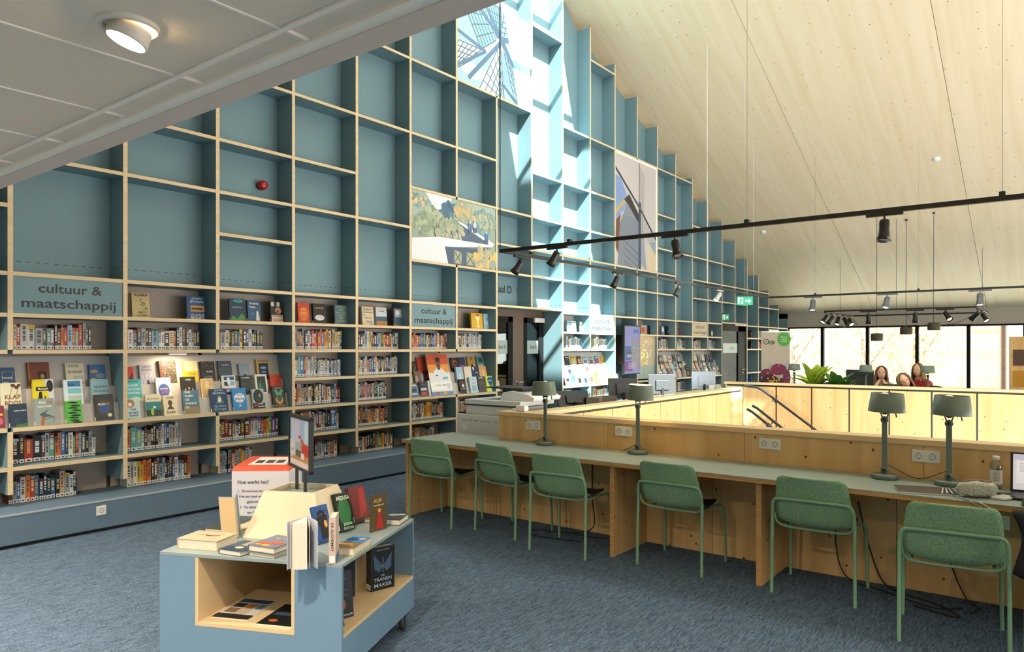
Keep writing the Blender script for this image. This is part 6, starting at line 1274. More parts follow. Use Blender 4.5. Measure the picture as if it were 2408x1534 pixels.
# white instruction box with an orange top behind the trolley
bx = thing('instruction_box', 'tall white box with orange lid lettered Hoe werkt het? behind the trolley', 'box', (2.72, 4.06, 0), YAW - math.pi / 2 + .04)
mb = MB(); mb.box(-.175, .175, -.16, .16, 0, .858); obj('box_body', mb, mat('white_card', '#dcdae0', .6), bx, local=True)
mb = MB(); mb.add([(-.175, -.16, .858), (.175, -.16, .858), (.175, .16, .858), (-.175, .16, .858), (-.165, -.13, .885), (.165, -.13, .885), (.15, .15, .905), (-.15, .15, .905)], [(3, 2, 1, 0), (4, 5, 6, 7), (0, 1, 5, 4), (1, 2, 6, 5), (2, 3, 7, 6), (3, 0, 4, 7)])
obj('lid', mb, mat('orange_card', '#d4553a', .5), bx, local=True)
p = Print(); p.poly([(-.10, -.10), (.14, -.10), (.12, .12), (-.08, .12)], '#e4e0da')
for k in range(3): p.rect(-.07 + .065 * k, -.05, -.02 + .065 * k, .03, '#4a4a50')
mb = p.mb; mb.v = [(x, y, .885 + (y + .13) / .28 * .02 + z + .0008) for x, y, z in mb.v]; obj('lid_print', mb, M_PRINT, bx, local=True)
p = Print(); p.text('Hoe werkt het?', -.045, .79, .036, '#4a4a54', width=.19)
for i, s in enumerate(('1.  Download de app', '2.  Kies een boek en klik op', '     geluid aan', '3.  Ga lekker zitten', '     en luister', '4.  Klaar')): p.text(s, -.045, .735 - .033 * i, .022, '#5a5a64', width=.19 * (1, 1.15, .6, .85, .6, .4)[i])
obj('lettering', p.place((0, -.1606, 0), (1, 0, 0), (0, 0, 1)), M_PRINT, bx, local=True)

# ------------------------------------------------------------------ doors in the bookcase wall
M_BROWN = mat('brown_door_veneer', '#5e4a3d', .5, noise=.06, scale=4, stretch=(6, 6, .5))
M_FROST = mat('frosted_strip', '#9fb0ae', .5)
d1 = thing('door_1', None, None, (9.7, 7.43, 0), kind='structure')
mb = MB(); mb.box(8.79, 10.61, 7.43, 7.50, 2.16, 2.40); mb.box(9.71, 10.02, 7.425, 7.48, 0, 2.16); obj('brown_panel', mb, M_BROWN, d1)
for xa, xb in ((8.80, 9.71), (10.03, 10.60)):
    for a, b, c, d in ((xa, xa + .09, 0, 2.16), (xb - .13, xb, 0, 2.16), (xa, xb, 2.07, 2.16), (xa, xb, 0, .12)):
        mb = MB(); mb.box(a, b, 7.42, 7.47, c, d); obj('door_frame', mb, M_FRAME, d1)
    mb = MB(); mb.box(xa + .08, xb - .12, 7.44, 7.448, .1, 2.1); g_ = obj('glass_pane', mb, M_GLASS, d1)
    mb = MB(); mb.box(xa + .09, xb - .13, 7.436, 7.4395, 1.53, 1.76); obj('frosted_strip', mb, M_FROST, g_)
    p = Print(); p.text('Zaal D', 0, 0, .075, '#1c2022'); obj('lettering', p.place((xb - .28, 7.4355, 1.645), (1, 0, 0), (0, 0, 1)), M_PRINT, g_)
mb = MB(); mb.lathe([(.001, 0), (.026, 0), (.026, .008), (.001, .009)], (9.83, 7.425, 1.045), 16, m=Matrix.Rotation(math.pi / 2, 3, 'X')); mb.tube([(9.83, 7.42, 1.045), (9.83, 7.37, 1.045), (9.95, 7.365, 1.045)], .010, 8); obj('handle', mb, M_CHROME, d1)
mb = MB(); mb.lathe([(.001, 0), (.026, 0), (.026, .008), (.001, .009)], (9.83, 7.425, .945), 16, m=Matrix.Rotation(math.pi / 2, 3, 'X')); obj('lock', mb, M_CHROME, d1)
mb = MB(); mb.box(10.30, 10.60, 7.38, 7.42, 2.08, 2.16); obj('door_closer', mb, M_WHITE, d1)
mb = MB(); mb.box(10.62, 10.655, D + .02, 7.5, 0, 2.31); mb.box(8.745, 8.78, D + .02, 7.5, 0, 2.31); obj('door_lining', mb, M_TEAL, d1)
M_DIM = mat('dim_room_shade', '#3a3d40', .8)  # wall grey darkened to carry the dimness of this room
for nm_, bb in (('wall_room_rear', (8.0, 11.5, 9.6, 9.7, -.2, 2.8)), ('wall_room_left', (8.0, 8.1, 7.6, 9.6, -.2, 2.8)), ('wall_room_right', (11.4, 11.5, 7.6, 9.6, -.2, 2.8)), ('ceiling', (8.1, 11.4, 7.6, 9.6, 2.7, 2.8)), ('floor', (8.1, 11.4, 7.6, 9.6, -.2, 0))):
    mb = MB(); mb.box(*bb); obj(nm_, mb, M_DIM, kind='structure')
t = thing('low_cabinet', 'pine low cabinet seen through the first doorway glass', 'cabinet', (9.9, 9.2, 0))
mb = MB(); mb.box(8.6, 11.2, 9.0, 9.5, 0, .92); obj('body', mb, M_PINE, t)
mb = MB(); mb.box(8.58, 11.22, 8.98, 9.52, .92, .96); obj('top', mb, M_BROWN, t)
for k in range(3):
    mb = MB(); mb.box(8.64 + .85 * k, 9.45 + .85 * k, 8.985, 9.0, .06, .88); obj('cabinet_door', mb, M_PINE, t)
d2 = thing('door_2', None, None, (19.0, 7.1, 0), kind='structure')
for a, b, c, d in ((18.13, 18.25, 0, 2.27), (19.36, 19.95, 0, 2.27), (18.13, 19.95, 2.09, 2.27), (18.13, 19.4, 0, .15)):
    mb = MB(); mb.box(a, b, 7.05, 7.11, c, d); obj('door_frame', mb, M_FRAME, d2)
mb = MB(); mb.box(18.24, 19.38, 7.075, 7.083, .1, 2.1); g_ = obj('glass_pane', mb, glassmat('door_glass', '#7a8886', .03), d2)
mb = MB(); mb.box(18.25, 19.36, 7.071, 7.0745, 1.50, 1.76); obj('frosted_strip', mb, M_FROST, g_)
p = Print(); p.text('Zaal D', 0, 0, .10, '#1c2022'); obj('lettering', p.place((18.95, 7.0705, 1.63), (1, 0, 0), (0, 0, 1)), M_PRINT, g_)
mb = MB(); mb.tube([(19.75, 7.05, 1.05), (19.75, 6.99, 1.05), (19.45, 6.985, 1.05)], .012, 8); obj('handle', mb, M_CHROME, d2)
mb = MB(); mb.lathe([(.001, 0), (.03, 0), (.03, .01), (.001, .011)], (19.72, 7.05, .95), 14, m=Matrix.Rotation(math.pi / 2, 3, 'X')); obj('lock', mb, M_CHROME, d2)
mb = MB(); mb.box(18.1, 20.0, 7.40, 7.44, 0, 2.3); obj('passage_shade_sheet', mb, mat('passage_shade', '#1e2222', .8), d2)  # near-black sheet stands in for the dim passage behind the glass
# exit signs
M_GREEN = mat('exit_green', '#12a078', .4, emit='#12a078', es=.15)
def exit_sign(label, c, wd, hg, right, wire=None):
    r = Vector(right).normalized(); u = Vector((0, 0, 1)); n_ = r.cross(u); F = Matrix((r, u, n_)).transposed()
    t = thing('exit_sign', label, 'exit sign', c)
    mb = MB(); mb.box(-wd / 2, wd / 2, -hg / 2, hg / 2, -.012, .012, m=F); obj('sign_plate', mb, M_GREEN, t, local=True)
    p = Print(); 
    p.rect(.02 * wd, -.12 * hg, .26 * wd, .08 * hg, W); p.poly([(.22 * wd, -.3 * hg), (.40 * wd, -.02 * hg), (.22 * wd, .26 * hg)], W)
    p.rect(-.44 * wd, -.38 * hg, -.12 * wd, .38 * hg, W); p.poly([(-.40 * wd, -.35 * hg), (-.3 * wd, .1 * hg), (-.36 * wd, .2 * hg), (-.2 * wd, .25 * hg), (-.16 * wd, -.1 * hg), (-.24 * wd, 0), (-.2 * wd, -.34 * hg)], '#12a078'); p.ell(-.24 * wd, .28 * hg, .04 * wd, .08 * hg, '#12a078', 8)
    mb = p.mb; mb.v = [tuple(F @ Vector((x, y, z + .0125))) for x, y, z in mb.v]; obj('pictogram', mb, vmat('lit_pictogram', .4, .2), t, local=True)
    mb = MB(); mb.box(-wd / 2 - .005, wd / 2 + .005, hg / 2, hg / 2 + .025, -.018, .018, m=F); obj('housing', mb, M_DARK, t, local=True)
    if wire:
        mb = MB(); mb.tube([(0, 0, hg / 2 + .02), (0, 0, wire - c[2])], .003, 5); obj('hanger', mb, M_CHROME, t, local=True)
exit_sign('green running-man exit sign with white arrow hanging from the roof', (13.95, 4.95, 2.555), .31, .165, (sY, -cY, 0), roof(13.95))
exit_sign('small green exit sign beside the black door', (18.12, 6.93, 2.43), .17, .16, (.55, -.83, 0))

# ------------------------------------------------------------------ copier beside the desk
cp = thing('copier', 'light grey office copier behind the left end of the desk', 'copier', (6.05, 4.80, 0))
M_CP = mat('copier_grey', '#d9e1e6', .45); M_CP2 = mat('copier_light', '#eaeff3', .4)
mb = MB(); mb.box(5.72, 6.34, 4.46, 5.12, .04, .93); obj('body', mb, M_CP, cp, bevel=.01)
mb = MB(); mb.box(5.708, 5.722, 4.50, 5.10, .30, .90); dr = obj('front_door', mb, M_CP, cp, bevel=.004)
mb = MB(); mb.box(5.700, 5.709, 4.97, 5.03, .77, .83); obj('latch', mb, M_CP2, dr)
mb = MB()
for k in range(6): mb.box(5.704, 5.709, 4.56 + .085 * k, 4.61 + .085 * k, .868, .872)
obj('vent_slot', mb, M_DARK, cp)
mb = MB(); mb.box(5.76, 6.34, 4.40, 5.03, .93, 1.025); obj('upper_body', mb, M_CP, cp, bevel=.008)
mb = MB(); mb.box(5.75, 6.35, 4.32, 5.04, 1.025, 1.035); obj('scanner_gap', mb, M_DARK, cp)
mb = MB(); mb.box(5.75, 6.35, 4.30, 5.04, 1.035, 1.085); obj('scanner_lid', mb, M_CP, cp, bevel=.006)
mb = MB(); mb.prism([(4.02 + .2, 1.085), (4.64, 1.085), (4.60, 1.165), (4.50, 1.185), (4.27, 1.15), (4.20, 1.12)], lambda u, v, q: (q, u, v), 5.85, 6.33); obj('document_feeder', mb, M_CP2, cp, bevel=.008)
mb = MB(); mb.prism([(4.40, 1.185), (4.86, 1.205), (4.86, 1.215), (4.38, 1.21)], lambda u, v, q: (q, u, v), 5.90, 6.28); mb.box(6.0, 6.2, 4.62, 4.72, 1.085, 1.19); obj('feeder_tray', mb, M_DARK, cp)
mb = MB(); mb.prism([(5.04, .93), (5.14, .93), (5.14, .945), (5.04, .95)], lambda u, v, q: (q, u, v), 5.76, 6.2); obj('side_tray', mb, M_DARK, cp)
t = thing('card_reader', 'small pale card reader box on the parapet end', 'card reader', (5.62, 4.18, HB))
mb = MB(); mb.box(5.585, 5.655, 4.13, 4.235, HB + .001, HB + .055); obj('casing', mb, M_CP2, t, bevel=.004)
mb = MB(); mb.tube([(5.62, 4.235, HB + .02), (5.66, 4.30, HB + .04), (5.74, 4.34, HB + .03)], .004, 6, sub=4); obj('lead', mb, M_DARK, t)

# ------------------------------------------------------------------ service counter with computers behind the second parapet
t = thing('service_counter', 'long grey service counter behind the panelled parapet', 'counter', (10.7, 5.5, 0))
mb = MB(); mb.box(6.9, 14.6, 5.15, 5.95, .72, .75); obj('top', mb, M_TOP, t)
for x in (7.0, 8.9, 10.8, 12.7, 14.5):
    mb = MB(); mb.box(x, x + .04, 5.2, 5.9, 0, .72); obj('panel_leg', mb, M_PINE, t)
def monitor(label, loc, rz, w_, h, tilt=0.0, col=None, lift=.11, group='screens on the counters', front=False):
    t = thing('computer_monitor', label, 'monitor', loc, rz, group)
    m = Matrix.Translation((0, 0, lift)) @ Matrix.Rotation(tilt, 4, 'X')
    mb = MB(); mb.box(-w_ / 2, w_ / 2, -.012, .012, 0, h, m=m); obj('screen_panel', mb, col or M_DARK, t, local=True, bevel=.004)
    mb = MB(); mb.box(-w_ * .25, w_ * .25, .012, .035, h * .2, h * .7, m=m); obj('rear_cover', mb, col or M_DARK, t, local=True, bevel=.006)
    mb = MB(); mb.box(-w_ / 2 + .01, w_ / 2 - .01, -.0132, -.0122, .015, h - .012, m=m); obj('display', mb, mat('monitor_glow', '#9fb4c8', .3, emit='#b8d0e8', es=.2), t, local=True)
    mb = MB(); mb.box(-.02, .02, .015, .035, .01, lift + h * .3); mb.box(-.10, .10, -.07, .09, .001, .012); obj('stand', mb, M_DARK, t, local=True)
    return t
M_SILV = mat('silver_back', '#34363a', .45)
for px, y, w_, h, tl, col, lb, rz in ((1352, 5.55, .50, .25, .45, M_DARK, 'dark tilted screen at the left end of the counter', 2.6), (1466, 5.55, .50, .32, .12, M_SILV, 'dark grey computer screen behind the glowing lamp', 2.5),
                                   (1557, 5.55, .50, .34, .05, M_SILV, 'silver-backed computer screen below the pale booklets', 2.45), (1655, 5.55, .50, .34, .05, mat('glare_pale_back', '#a4b2c4', .3), 'screen with glare coloured into its pale back, before the black door', 2.45)):  # last screen has glare put into its pale back colour
    monitor(lb, (WX(px, y), y, .7505), rz, w_, h, tl, col, lift=.03 if tl > .3 else .08)
t = thing('paper_tray', 'low grey paper tray on the counter behind the glowing lamp', 'tray', (WX(1413, 5.35), 5.35, .7505))
mb = MB(); mb.box(-.25, .25, -.12, .12, 0, .02); mb.box(-.25, .25, .1, .12, 0, .17); mb.box(-.25, -.235, -.12, .12, 0, .17); mb.box(.235, .25, -.12, .12, 0, .17); obj('tray_body', mb, mat('taupe_tray', '#9a938a', .5), t, local=True)
for px, lb in ((1674, 'small white box at the far end of the counter'), (1688, 'second white box at the far end of the counter')):
    t = thing('carton', lb, 'box', (WX(px, 5.4), 5.4, .7505), .3)
    mb = MB(); mb.box(-.07, .07, -.05, .05, 0, .16); obj('box_body', mb, M_PAPER, t, local=True)
    mb = MB(); mb.box(-.03, .03, -.0506, -.05, .05, .10); obj('box_label', mb, M_DARK, t, local=True)

# ------------------------------------------------------------------ track lighting
M_TRACK = mat('black_track', '#121212', .45)
def track_line(name, label, p0, p1, cat='light track', group='black ceiling tracks'):
    "a straight length of track with hanger clips; returns the thing"
    a, b = Vector(p0), Vector(p1); d = (b - a).normalized(); sd = d.cross(Vector((0, 0, 1)))
    F = Matrix((d, sd, Vector((0, 0, 1)))).transposed().to_4x4(); F.translation = a; L = (b - a).length
    t = thing(name, label, cat, a, 0, group)
    mb = MB(); mb.box(0, L, -.018, .018, -.02, .02, m=F); obj('rail', mb, M_TRACK, t)
    return t
ZT = 2.77; XT1, XT3, YT = 6.66, 16.4, 5.28; YTR = -4.0
t1 = track_line('light_track', 'black light track nearest the camera, rising to the right edge', (XT1, YT, ZT), (XT1, YTR, ZT))
t2 = track_line('light_track', 'black light track running along the bookcase into the distance', (XT1, YT - .03, ZT), (XT3, YT - .03, ZT))
t3 = track_line('light_track', 'black light track across the hall in front of the far ring', (XT3, YT, ZT), (XT3, YTR, ZT))
def hanger(t, x, y, thick=.0025, m=None, ztop=None):
    mb = MB(); mb.box(x - .03, x + .03, y - .02, y + .02, ZT + .02, ZT + .05); obj('hanger_clip', mb, M_TRACK, t)
    mb = MB(); mb.tube([(x, y, ZT + .05), (x, y, ZT + .09), (x, y, ztop or roof(x))], thick, 5); obj('hanger_wire', mb, m or M_CHROME, t)
def onX(px, X): t = (px - CX) / FPX; return X * (sY - t * cY) / (cY + t * sY)
M_WIRE = mat('white_wire', '#e8e6e0', .4)
for px in (1340, 1757, 2357): hanger(t1, XT1, onX(px, XT1))
for px in (1250, 1663, 1772): hanger(t2, WX(px, YT - .03), YT - .03, .0045 if px == 1663 else .0025, M_WIRE)
for px in (1917, 2160): hanger(t3, XT3, onX(px, XT3))
mb = MB(); mb.tube([(XT1, YT, ZT), (XT1, YT, roof(XT1))], .006, 6); obj('supply_cord', mb, M_TRACK, t1)
M_LIT = mat('spot_lens_lit', '#fff6e0', .3, emit='#ffe6bc', es=14); M_LENS = mat('spot_lens', '#8c8c88', .2)
M_SPOT = mat('black_spot', '#151515', .35); M_SPOTG = mat('grey_spot', '#5b5f62', .35)
def spot(label, loc, aim, k=1.0, lit=False, power=0.0, m=None, along=(0, 1, 0), group='spotlights on the black tracks'):
    "track spotlight: adapter bar, stem, flared head; loc is the underside of the track"
    t = thing('spotlight', label, 'spotlight', loc, 0, group); m = m or M_SPOT
    al = Vector(along); sd = al.cross(Vector((0, 0, 1))); F = Matrix((al, sd, Vector((0, 0, 1)))).transposed().to_4x4()
    mb = MB(); mb.box(-.14 * k, .14 * k, -.016 * k, .016 * k, -.024 * k, -.001, m=F); obj('adapter', mb, m, t, local=True)
    a = Vector(aim).normalized(); q = Vector((0, 0, -1)).rotation_difference(a).to_matrix()
    hc = Vector((0, 0, -.07 * k))
    mb = MB(); mb.tube([(0, 0, -.02 * k), (0, 0, -.055 * k), hc], .009 * k, 6); obj('stem', mb, m, t, local=True)
    mb = MB(); mb.lathe([(.001, .015 * k), (.030 * k, .015 * k), (.040 * k, .008 * k), (.042 * k, -.03 * k), (.040 * k, -.07 * k), (.046 * k, -.12 * k), (.058 * k, -.165 * k), (.054 * k, -.165 * k), (.036 * k, -.14 * k)], hc, 20, m=q, cap=False); h_ = obj('spot_head', mb, m, t, local=True)
    mb = MB(); mb.lathe([(.001, -.141 * k), (.048 * k, -.145 * k), (.048 * k, -.147 * k), (.001, -.147 * k)], hc, 18, m=q); obj('lens', mb, M_LIT if lit else M_LENS, h_, local=True)
    if power:
        l = bpy.data.lights.new('spot_light', 'SPOT'); l.energy = power; l.spot_size = 1.0; l.spot_blend = .6; l.color = (1, .86, .66); l.shadow_soft_size = .04
        lo = bpy.data.objects.new('spot_light', l); C.objects.link(lo); lo.parent = t; lo.location = hc + a * .18 * k
        lo.rotation_euler = a.to_track_quat('-Z', 'Y').to_euler()
zb = ZT - .021
spot('black spotlight on the near track, leftmost, aimed down-left', (XT1, onX(1310, XT1), zb), (-.3, .35, -.8), .95)
spot('black spotlight on the near track, middle, aimed down-right', (XT1, onX(1587, XT1), zb), (-.2, -.28, -.9), 1.0)
spot('large black spotlight on the near track at the right', (XT1, onX(2080, XT1), zb), (-.15, .02, -1), 1.0)
Y2 = YT - .03
for px, aim, lb in ((1226, (-.5, .35, -.9), 'black spotlight just below the near corner of the tracks'), (1452, (.0, .5, -.9), 'black spotlight on the long track before the windmill photograph'), (1597, (0, .45, -.9), 'black spotlight on the long track in front of the tall empty bays'), (1693, (-.5, .35, -.9), 'spotlight on the long track coloured pale for sunlight')):
    spot(lb, (WX(px, Y2), Y2, zb), aim, 1.0, power=22 if px > 1400 else 0, lit=px > 1400, along=(1, 0, 0), m=mat('spot_sunlight_grey', '#b8b8b4', .35) if px == 1693 else None)  # pale grey replaces the black body to imitate sunlight on it
for px, aim, lb in ((1912, (-.25, 0, -1), 'lit spotlight on the crossing track, left'), (2087, (-.35, .15, -1), 'lit spotlight on the crossing track, middle'), (2305, (-.25, 0, -1), 'lit spotlight on the crossing track, right')):
    spot(lb, (XT3, onX(px, XT3), zb), aim, 1.35, True, 25, M_SPOTG)
# far ring of track with small spotlights
ZF = 2.55; fx0, fx1, fy0, fy1 = 19.1, 22.2, 1.55, 4.75
for a, b, lb in (((fx0, fy1), (fx0, fy0), 'near side of the small far track ring'), ((fx1, fy1), (fx1, fy0), 'far side of the small far track ring'), ((fx0, fy1), (fx1, fy1), 'left side of the small far track ring'), ((fx0, fy0), (fx1, fy0), 'right side of the small far track ring')):
    t = track_line('light_track', 'black light track forming the ' + lb, (*a, ZF), (*b, ZF))
    mx_, my_ = (a[0] + b[0]) / 2, (a[1] + b[1]) / 2
    mb = MB(); mb.tube([(mx_, my_, ZF + .02), (mx_, my_, roof(mx_))], .004, 5); obj('hanger_wire', mb, M_TRACK, t)
zf = ZF - .021
n_ = 0
LFAR = ['first', 'second', 'third', 'fourth', 'fifth', 'sixth', 'seventh', 'eighth', 'ninth', 'tenth']
for x, y, aim, lit, al in ((19.1, 3.75, (.1, 0, -1), False, (0, 1, 0)), (19.1, 2.75, (0, 0, -1), False, (0, 1, 0)), (19.1, 2.15, (-.4, -.5, -.8), True, (0, 1, 0)), (19.3, 4.75, (-.5, .4, -.8), True, (1, 0, 0)), (19.9, 4.75, (-.3, .5, -.8), False, (1, 0, 0)), (20.5, 4.75, (-.4, .1, -.8), True, (1, 0, 0)), (21.1, 4.75, (-.3, -.5, -.8), False, (1, 0, 0)), (21.7, 4.75, (-.5, -.4, -.8), True, (1, 0, 0)), (19.6, 1.55, (.2, .6, -.6), False, (1, 0, 0)), (20.6, 1.55, (-.4, -.5, -.8), True, (1, 0, 0))):
    spot('small spotlight on the far track ring, %s counted from its near side' % LFAR[n_], (x, y, zf), aim, 1.3, lit, 18 if lit else 0, None, al); n_ += 1
# three pendant lamps
M_PEND = mat('olive_pendant', '#3f3a2c', .5)
for px, y, d, lb in ((2062, 793, 17, 'dark olive pendant lamp, lowest and leftmost of three'), (2131, 778, 17, 'dark olive pendant lamp, middle of three'), (2196, 768, 16.5, 'dark olive pendant lamp, highest and rightmost of three')):
    tt = (px - CX) / FPX; c = Vector(((cY + tt * sY) * d, (sY - tt * cY) * d, CAMZ - (y - HY) / FPX * d))
    t = thing('pendant_lamp', lb, 'lamp', c, 0, 'olive pendant lamps')
    mb = MB(); mb.lathe([(.132, -.09), (.136, .05), (.12, .085), (.02, .095), (.001, .095)], n=24, cap=False); mb.lathe([(.128, -.09), (.13, .05), (.115, .08), (.001, .09)], n=24, cap=False); obj('shade', mb, M_PEND, t, local=True)
    mb = MB(); mb.lathe([(.001, -.085), (.125, -.085), (.125, -.08), (.001, -.08)], n=20); obj('diffuser', mb, mat('pendant_diffuser', '#cfc8b0', .5), t, local=True)
    mb = MB(); mb.tube([(0, 0, .09), (.01, .01, .6), (0, 0, roof(c.x) - c.z)], .006, 5); obj('cord', mb, M_TRACK, t, local=True)
    mb = MB(); mb.lathe([(.001, 0), (.03, 0), (.03, -.03), (.001, -.03)], (0, 0, roof(c.x) - c.z), 10); obj('ceiling_hook', mb, M_TRACK, t, local=True)
# loose supply cords swinging below the far ring
for pts, lb in (([(19.4, 4.75, 2.54), (19.8, 4.5, 2.2), (20.6, 4.3, 2.02), (21.5, 4.4, 2.05), (21.9, 4.75, 2.54)], 'thin black cord sagging left below the far track ring'), ([(20.3, 1.55, 2.54), (20.6, 2.0, 2.28), (20.9, 2.5, 2.2), (21.6, 3.1, 2.25), (22.2, 3.4, 2.54)], 'thin black cord sagging right below the far track ring')):
    mb = MB(); mb.tube(pts, .006, 5, sub=5); obj('supply_cord', mb, M_TRACK, label=lb, cat='cord')
# smoke detectors on the sloping roof
for x, y, lb in ((17.08, 2.07, 'white smoke detector on the bright middle of the roof'), (19.08, 6.28, 'white smoke detector on the roof near the bookcase')):
    nrm = Vector((SL, 0, 1)).normalized(); q = Vector((0, 0, -1)).rotation_difference(-nrm).to_matrix()
    t = thing('smoke_detector', lb, 'detector', (x, y, roof(x)), 0, 'smoke detectors')
    mb = MB(); mb.lathe([(.07, .0), (.07, -.02), (.001, -.02)], n=18, m=q, cap=False); obj('base', mb, M_WHITE, t, local=True)
    mb = MB(); mb.lathe([(.06, -.02), (.055, -.045), (.03, -.055), (.001, -.056)], n=18, m=q, cap=False); obj('cap', mb, M_WHITE, t, local=True)
# downlights in the low ceiling; all but the first are unseen added fill
M_DL = mat('downlight_ring', '#cfc8ba', .4); M_DLL = mat('downlight_lens', '#fff4d8', .3, emit='#ffe2ac', es=22)
def downlight(label, x, y, power, seen=False):
    t = thing('downlight', label, 'downlight', (x, y, ZC), 0, 'ceiling downlights')
    mb = MB(); mb.lathe([(.085, .006), (.085, -.006), (.078, -.009), (.066, -.007), (.064, .006)], n=32, cap=False); obj('trim_ring', mb, M_DL, t, local=True)
    q = Matrix.Rotation(.30, 3, 'Y') @ Matrix.Rotation(.16, 3, 'X')
    mb = MB(); mb.lathe([(.056, .030), (.058, -.010), (.057, -.016), (.053, -.016)], (0, 0, -.030), 28, m=q, cap=False); obj('gimbal', mb, M_DL, t, local=True)
    mb = MB(); mb.lathe([(.001, -.010), (.054, -.010), (.054, -.013), (.001, -.013)], (0, 0, -.032), 24, m=q); obj('lens', mb, M_DLL, t, local=True)
    l = bpy.data.lights.new('downlight_beam', 'SPOT'); l.energy = power; l.spot_size = 2.6; l.spot_blend = .8; l.color = (1, .86, .68); l.shadow_soft_size = .05
    lo = bpy.data.objects.new('downlight_beam', l); C.objects.link(lo); lo.parent = t; lo.location = (-.01, 0, -.075); lo.rotation_euler = (0, -.42 * 0, 0)
downlight('recessed downlight glowing in the tiled ceiling', .98, 2.155, 120, True)
DLN = iter(['front row toward the bookcase', 'front row behind the desk end', 'second row beside the glowing one', 'second row toward the bookcase', 'second row behind the viewer', 'third row toward the bookcase', 'third row behind the viewer', 'far right end of the front row', 'second row against the bookcase', 'front row against the bookcase'])
for x, y in ((.98, 4.55), (.98, -.25), (-.82, 2.155), (-.82, 4.55), (-.82, -.25), (-2.6, 3.3), (-2.6, .9), (.98, -2.65), (-.82, 6.4), (.98, 6.4)): downlight('added unseen downlight in the low ceiling, ' + next(DLN), x, y, 120)

# ------------------------------------------------------------------ far reading corner
t = thing('reading_table', 'white-topped reading table beyond the far parapet', 'table', (14.75, 2.7, 0))
mb = MB(); mb.box(14.2, 15.3, .6, 4.6, .715, .745); obj('tabletop', mb, mat('white_tabletop', '#ddd6c8', .5), t)
for x in (14.3, 15.18):
    for y in (.7, 2.6, 4.45):
        mb = MB(); mb.box(x, x + .05, y, y + .05, 0, .715); obj('leg', mb, M_BLACK, t)
for px, X, lb in ((1868, 14.5, 'grey lamp at the left end of the far table, before the window'), (2036, 14.35, 'grey-blue lamp in front of the far monitor'), (2182, 14.35, 'grey-blue lamp in front of the person in red')):
    make_lamp('table_lamp', lb, 'lamps on the far table', (X, onX(px, X), .7455), 0)
monitor('black-backed monitor on the far table with a small white note', (14.9, onX(2022, 14.9), .7455), -math.pi / 2 - .35 + math.pi, .56, .37, 0, M_DARK, .10)
t = thing('laptop', 'dark laptop open in front of the long-haired reader', 'laptop', (15.0, onX(2098, 15.0), .7455))
mb = MB(); mb.box(-.02, .20, -.16, .16, .001, .016); obj('keyboard_base', mb, M_DARK, t, local=True)
mb = MB(); mb.box(-.03, -.02, -.16, .16, .01, .22, m=Matrix.Rotation(-.15, 4, 'Y')); obj('lid', mb, mat('taupe_lid', '#4c443e', .4), t, local=True)
t = thing('wooden_block', 'upright pale wooden holder beside the far monitor', 'holder', (14.6, onX(2057, 14.6), .7455))
mb = MB(); mb.box(-.04, .04, -.03, .03, 0, .19); obj('block', mb, M_BIRCH, t, local=True, bevel=.004)
mb = MB(); mb.box(-.042, -.04, -.02, .02, .02, .16); obj('front_card', mb, mat('orange_card_b', '#d0a060', .6), t, local=True)
M_JEANS = mat('dark_jeans', '#2a3140', .8); M_BLOUSE = mat('beige_knit', '#c2b08e', .8, noise=.2, scale=60); M_BLK = mat('black_cloth', '#16171a', .85); M_REDK = mat('red_patterned_knit', '#a3262a', .8, noise=.5, scale=45); M_GRN = mat('green_sweater', '#3f6a45', .85, noise=.15, scale=80)
person('woman with long auburn hair in a beige top reading behind a laptop', (15.75, onX(2072, 15.75), .01), math.pi + .2, seated(.14, 'chin', .46, .02), RAD, M_BLOUSE, M_JEANS, hair='#6e4a2c', hairlen=.26)
person('woman with brown hair bending her head low behind the parapet', (13.58, onX(2126, 13.58), .01), math.pi + .2, seated(.10, 'lap', .40, .05), RAD, M_BLK, M_JEANS, hair='#6b5a44', hairlen=.20, headtilt=.35, headturn=.1)
person('person in a red patterned knit sitting behind the right far lamp', (15.75, onX(2172, 15.75), .01), math.pi - .3, seated(.12, 'desk', .52), RAD, M_REDK, M_JEANS, hair='#8a6a3c', hairlen=.2)
person('person in a green sweater at the right frame edge, arm on the desk', (4.66, -.13, .01), .12, seated(.13, 'desk', .50), RAD, M_GRN, M_JEANS, hair='#4a3828', hairlen=.22)
# dark coat hanging over the last chair
mb = MB(); rows = []
for i in range(11):
    v = i / 10; r = []
    for k in range(15):
        u = -1 + 2 * k / 14; yy = -.12 + .30 * u + .02 * math.sin(9 * v + 2 * u)
        if v < .5: x, z = 4.285 + .012 * math.sin(6 * u + 3) - .02 * v, .47 + .66 * v + (.05 * abs(u) ** 3 * (1 - v))
        else: q = (v - .5) * 2; x, z = 4.275 + .085 * q + .0 * u, .80 + .028 * math.sin(math.pi * q) - .16 * q * q
        r.append((x, yy, z))
    rows.append(r)
mb.grid(rows); o = obj('coat', mb, M_BLK, label='black coat draped over the chair at the right edge', cat='coat'); o.modifiers.new('thickness', 'SOLIDIFY').thickness = .02
t = thing('coat', 'black coat heaped on the far table behind the lamp', 'coat', (14.9, onX(2198, 14.9), .7455))
mb = MB(); rows = []
for i in range(9):
    v = math.pi / 2 * i / 8; rows.append([(.16 * math.cos(a) * math.cos(v) * (1 + .1 * math.sin(3 * a)), .30 * math.sin(a) * math.cos(v) * (1 + .12 * math.sin(4 * a + 1)), .19 * math.sin(v) * (1 + .1 * math.sin(5 * a))) for a in [2 * math.pi * k / 24 for k in range(25)]])
mb.grid(rows); obj('cloth', mb, M_BLK, t, local=True)
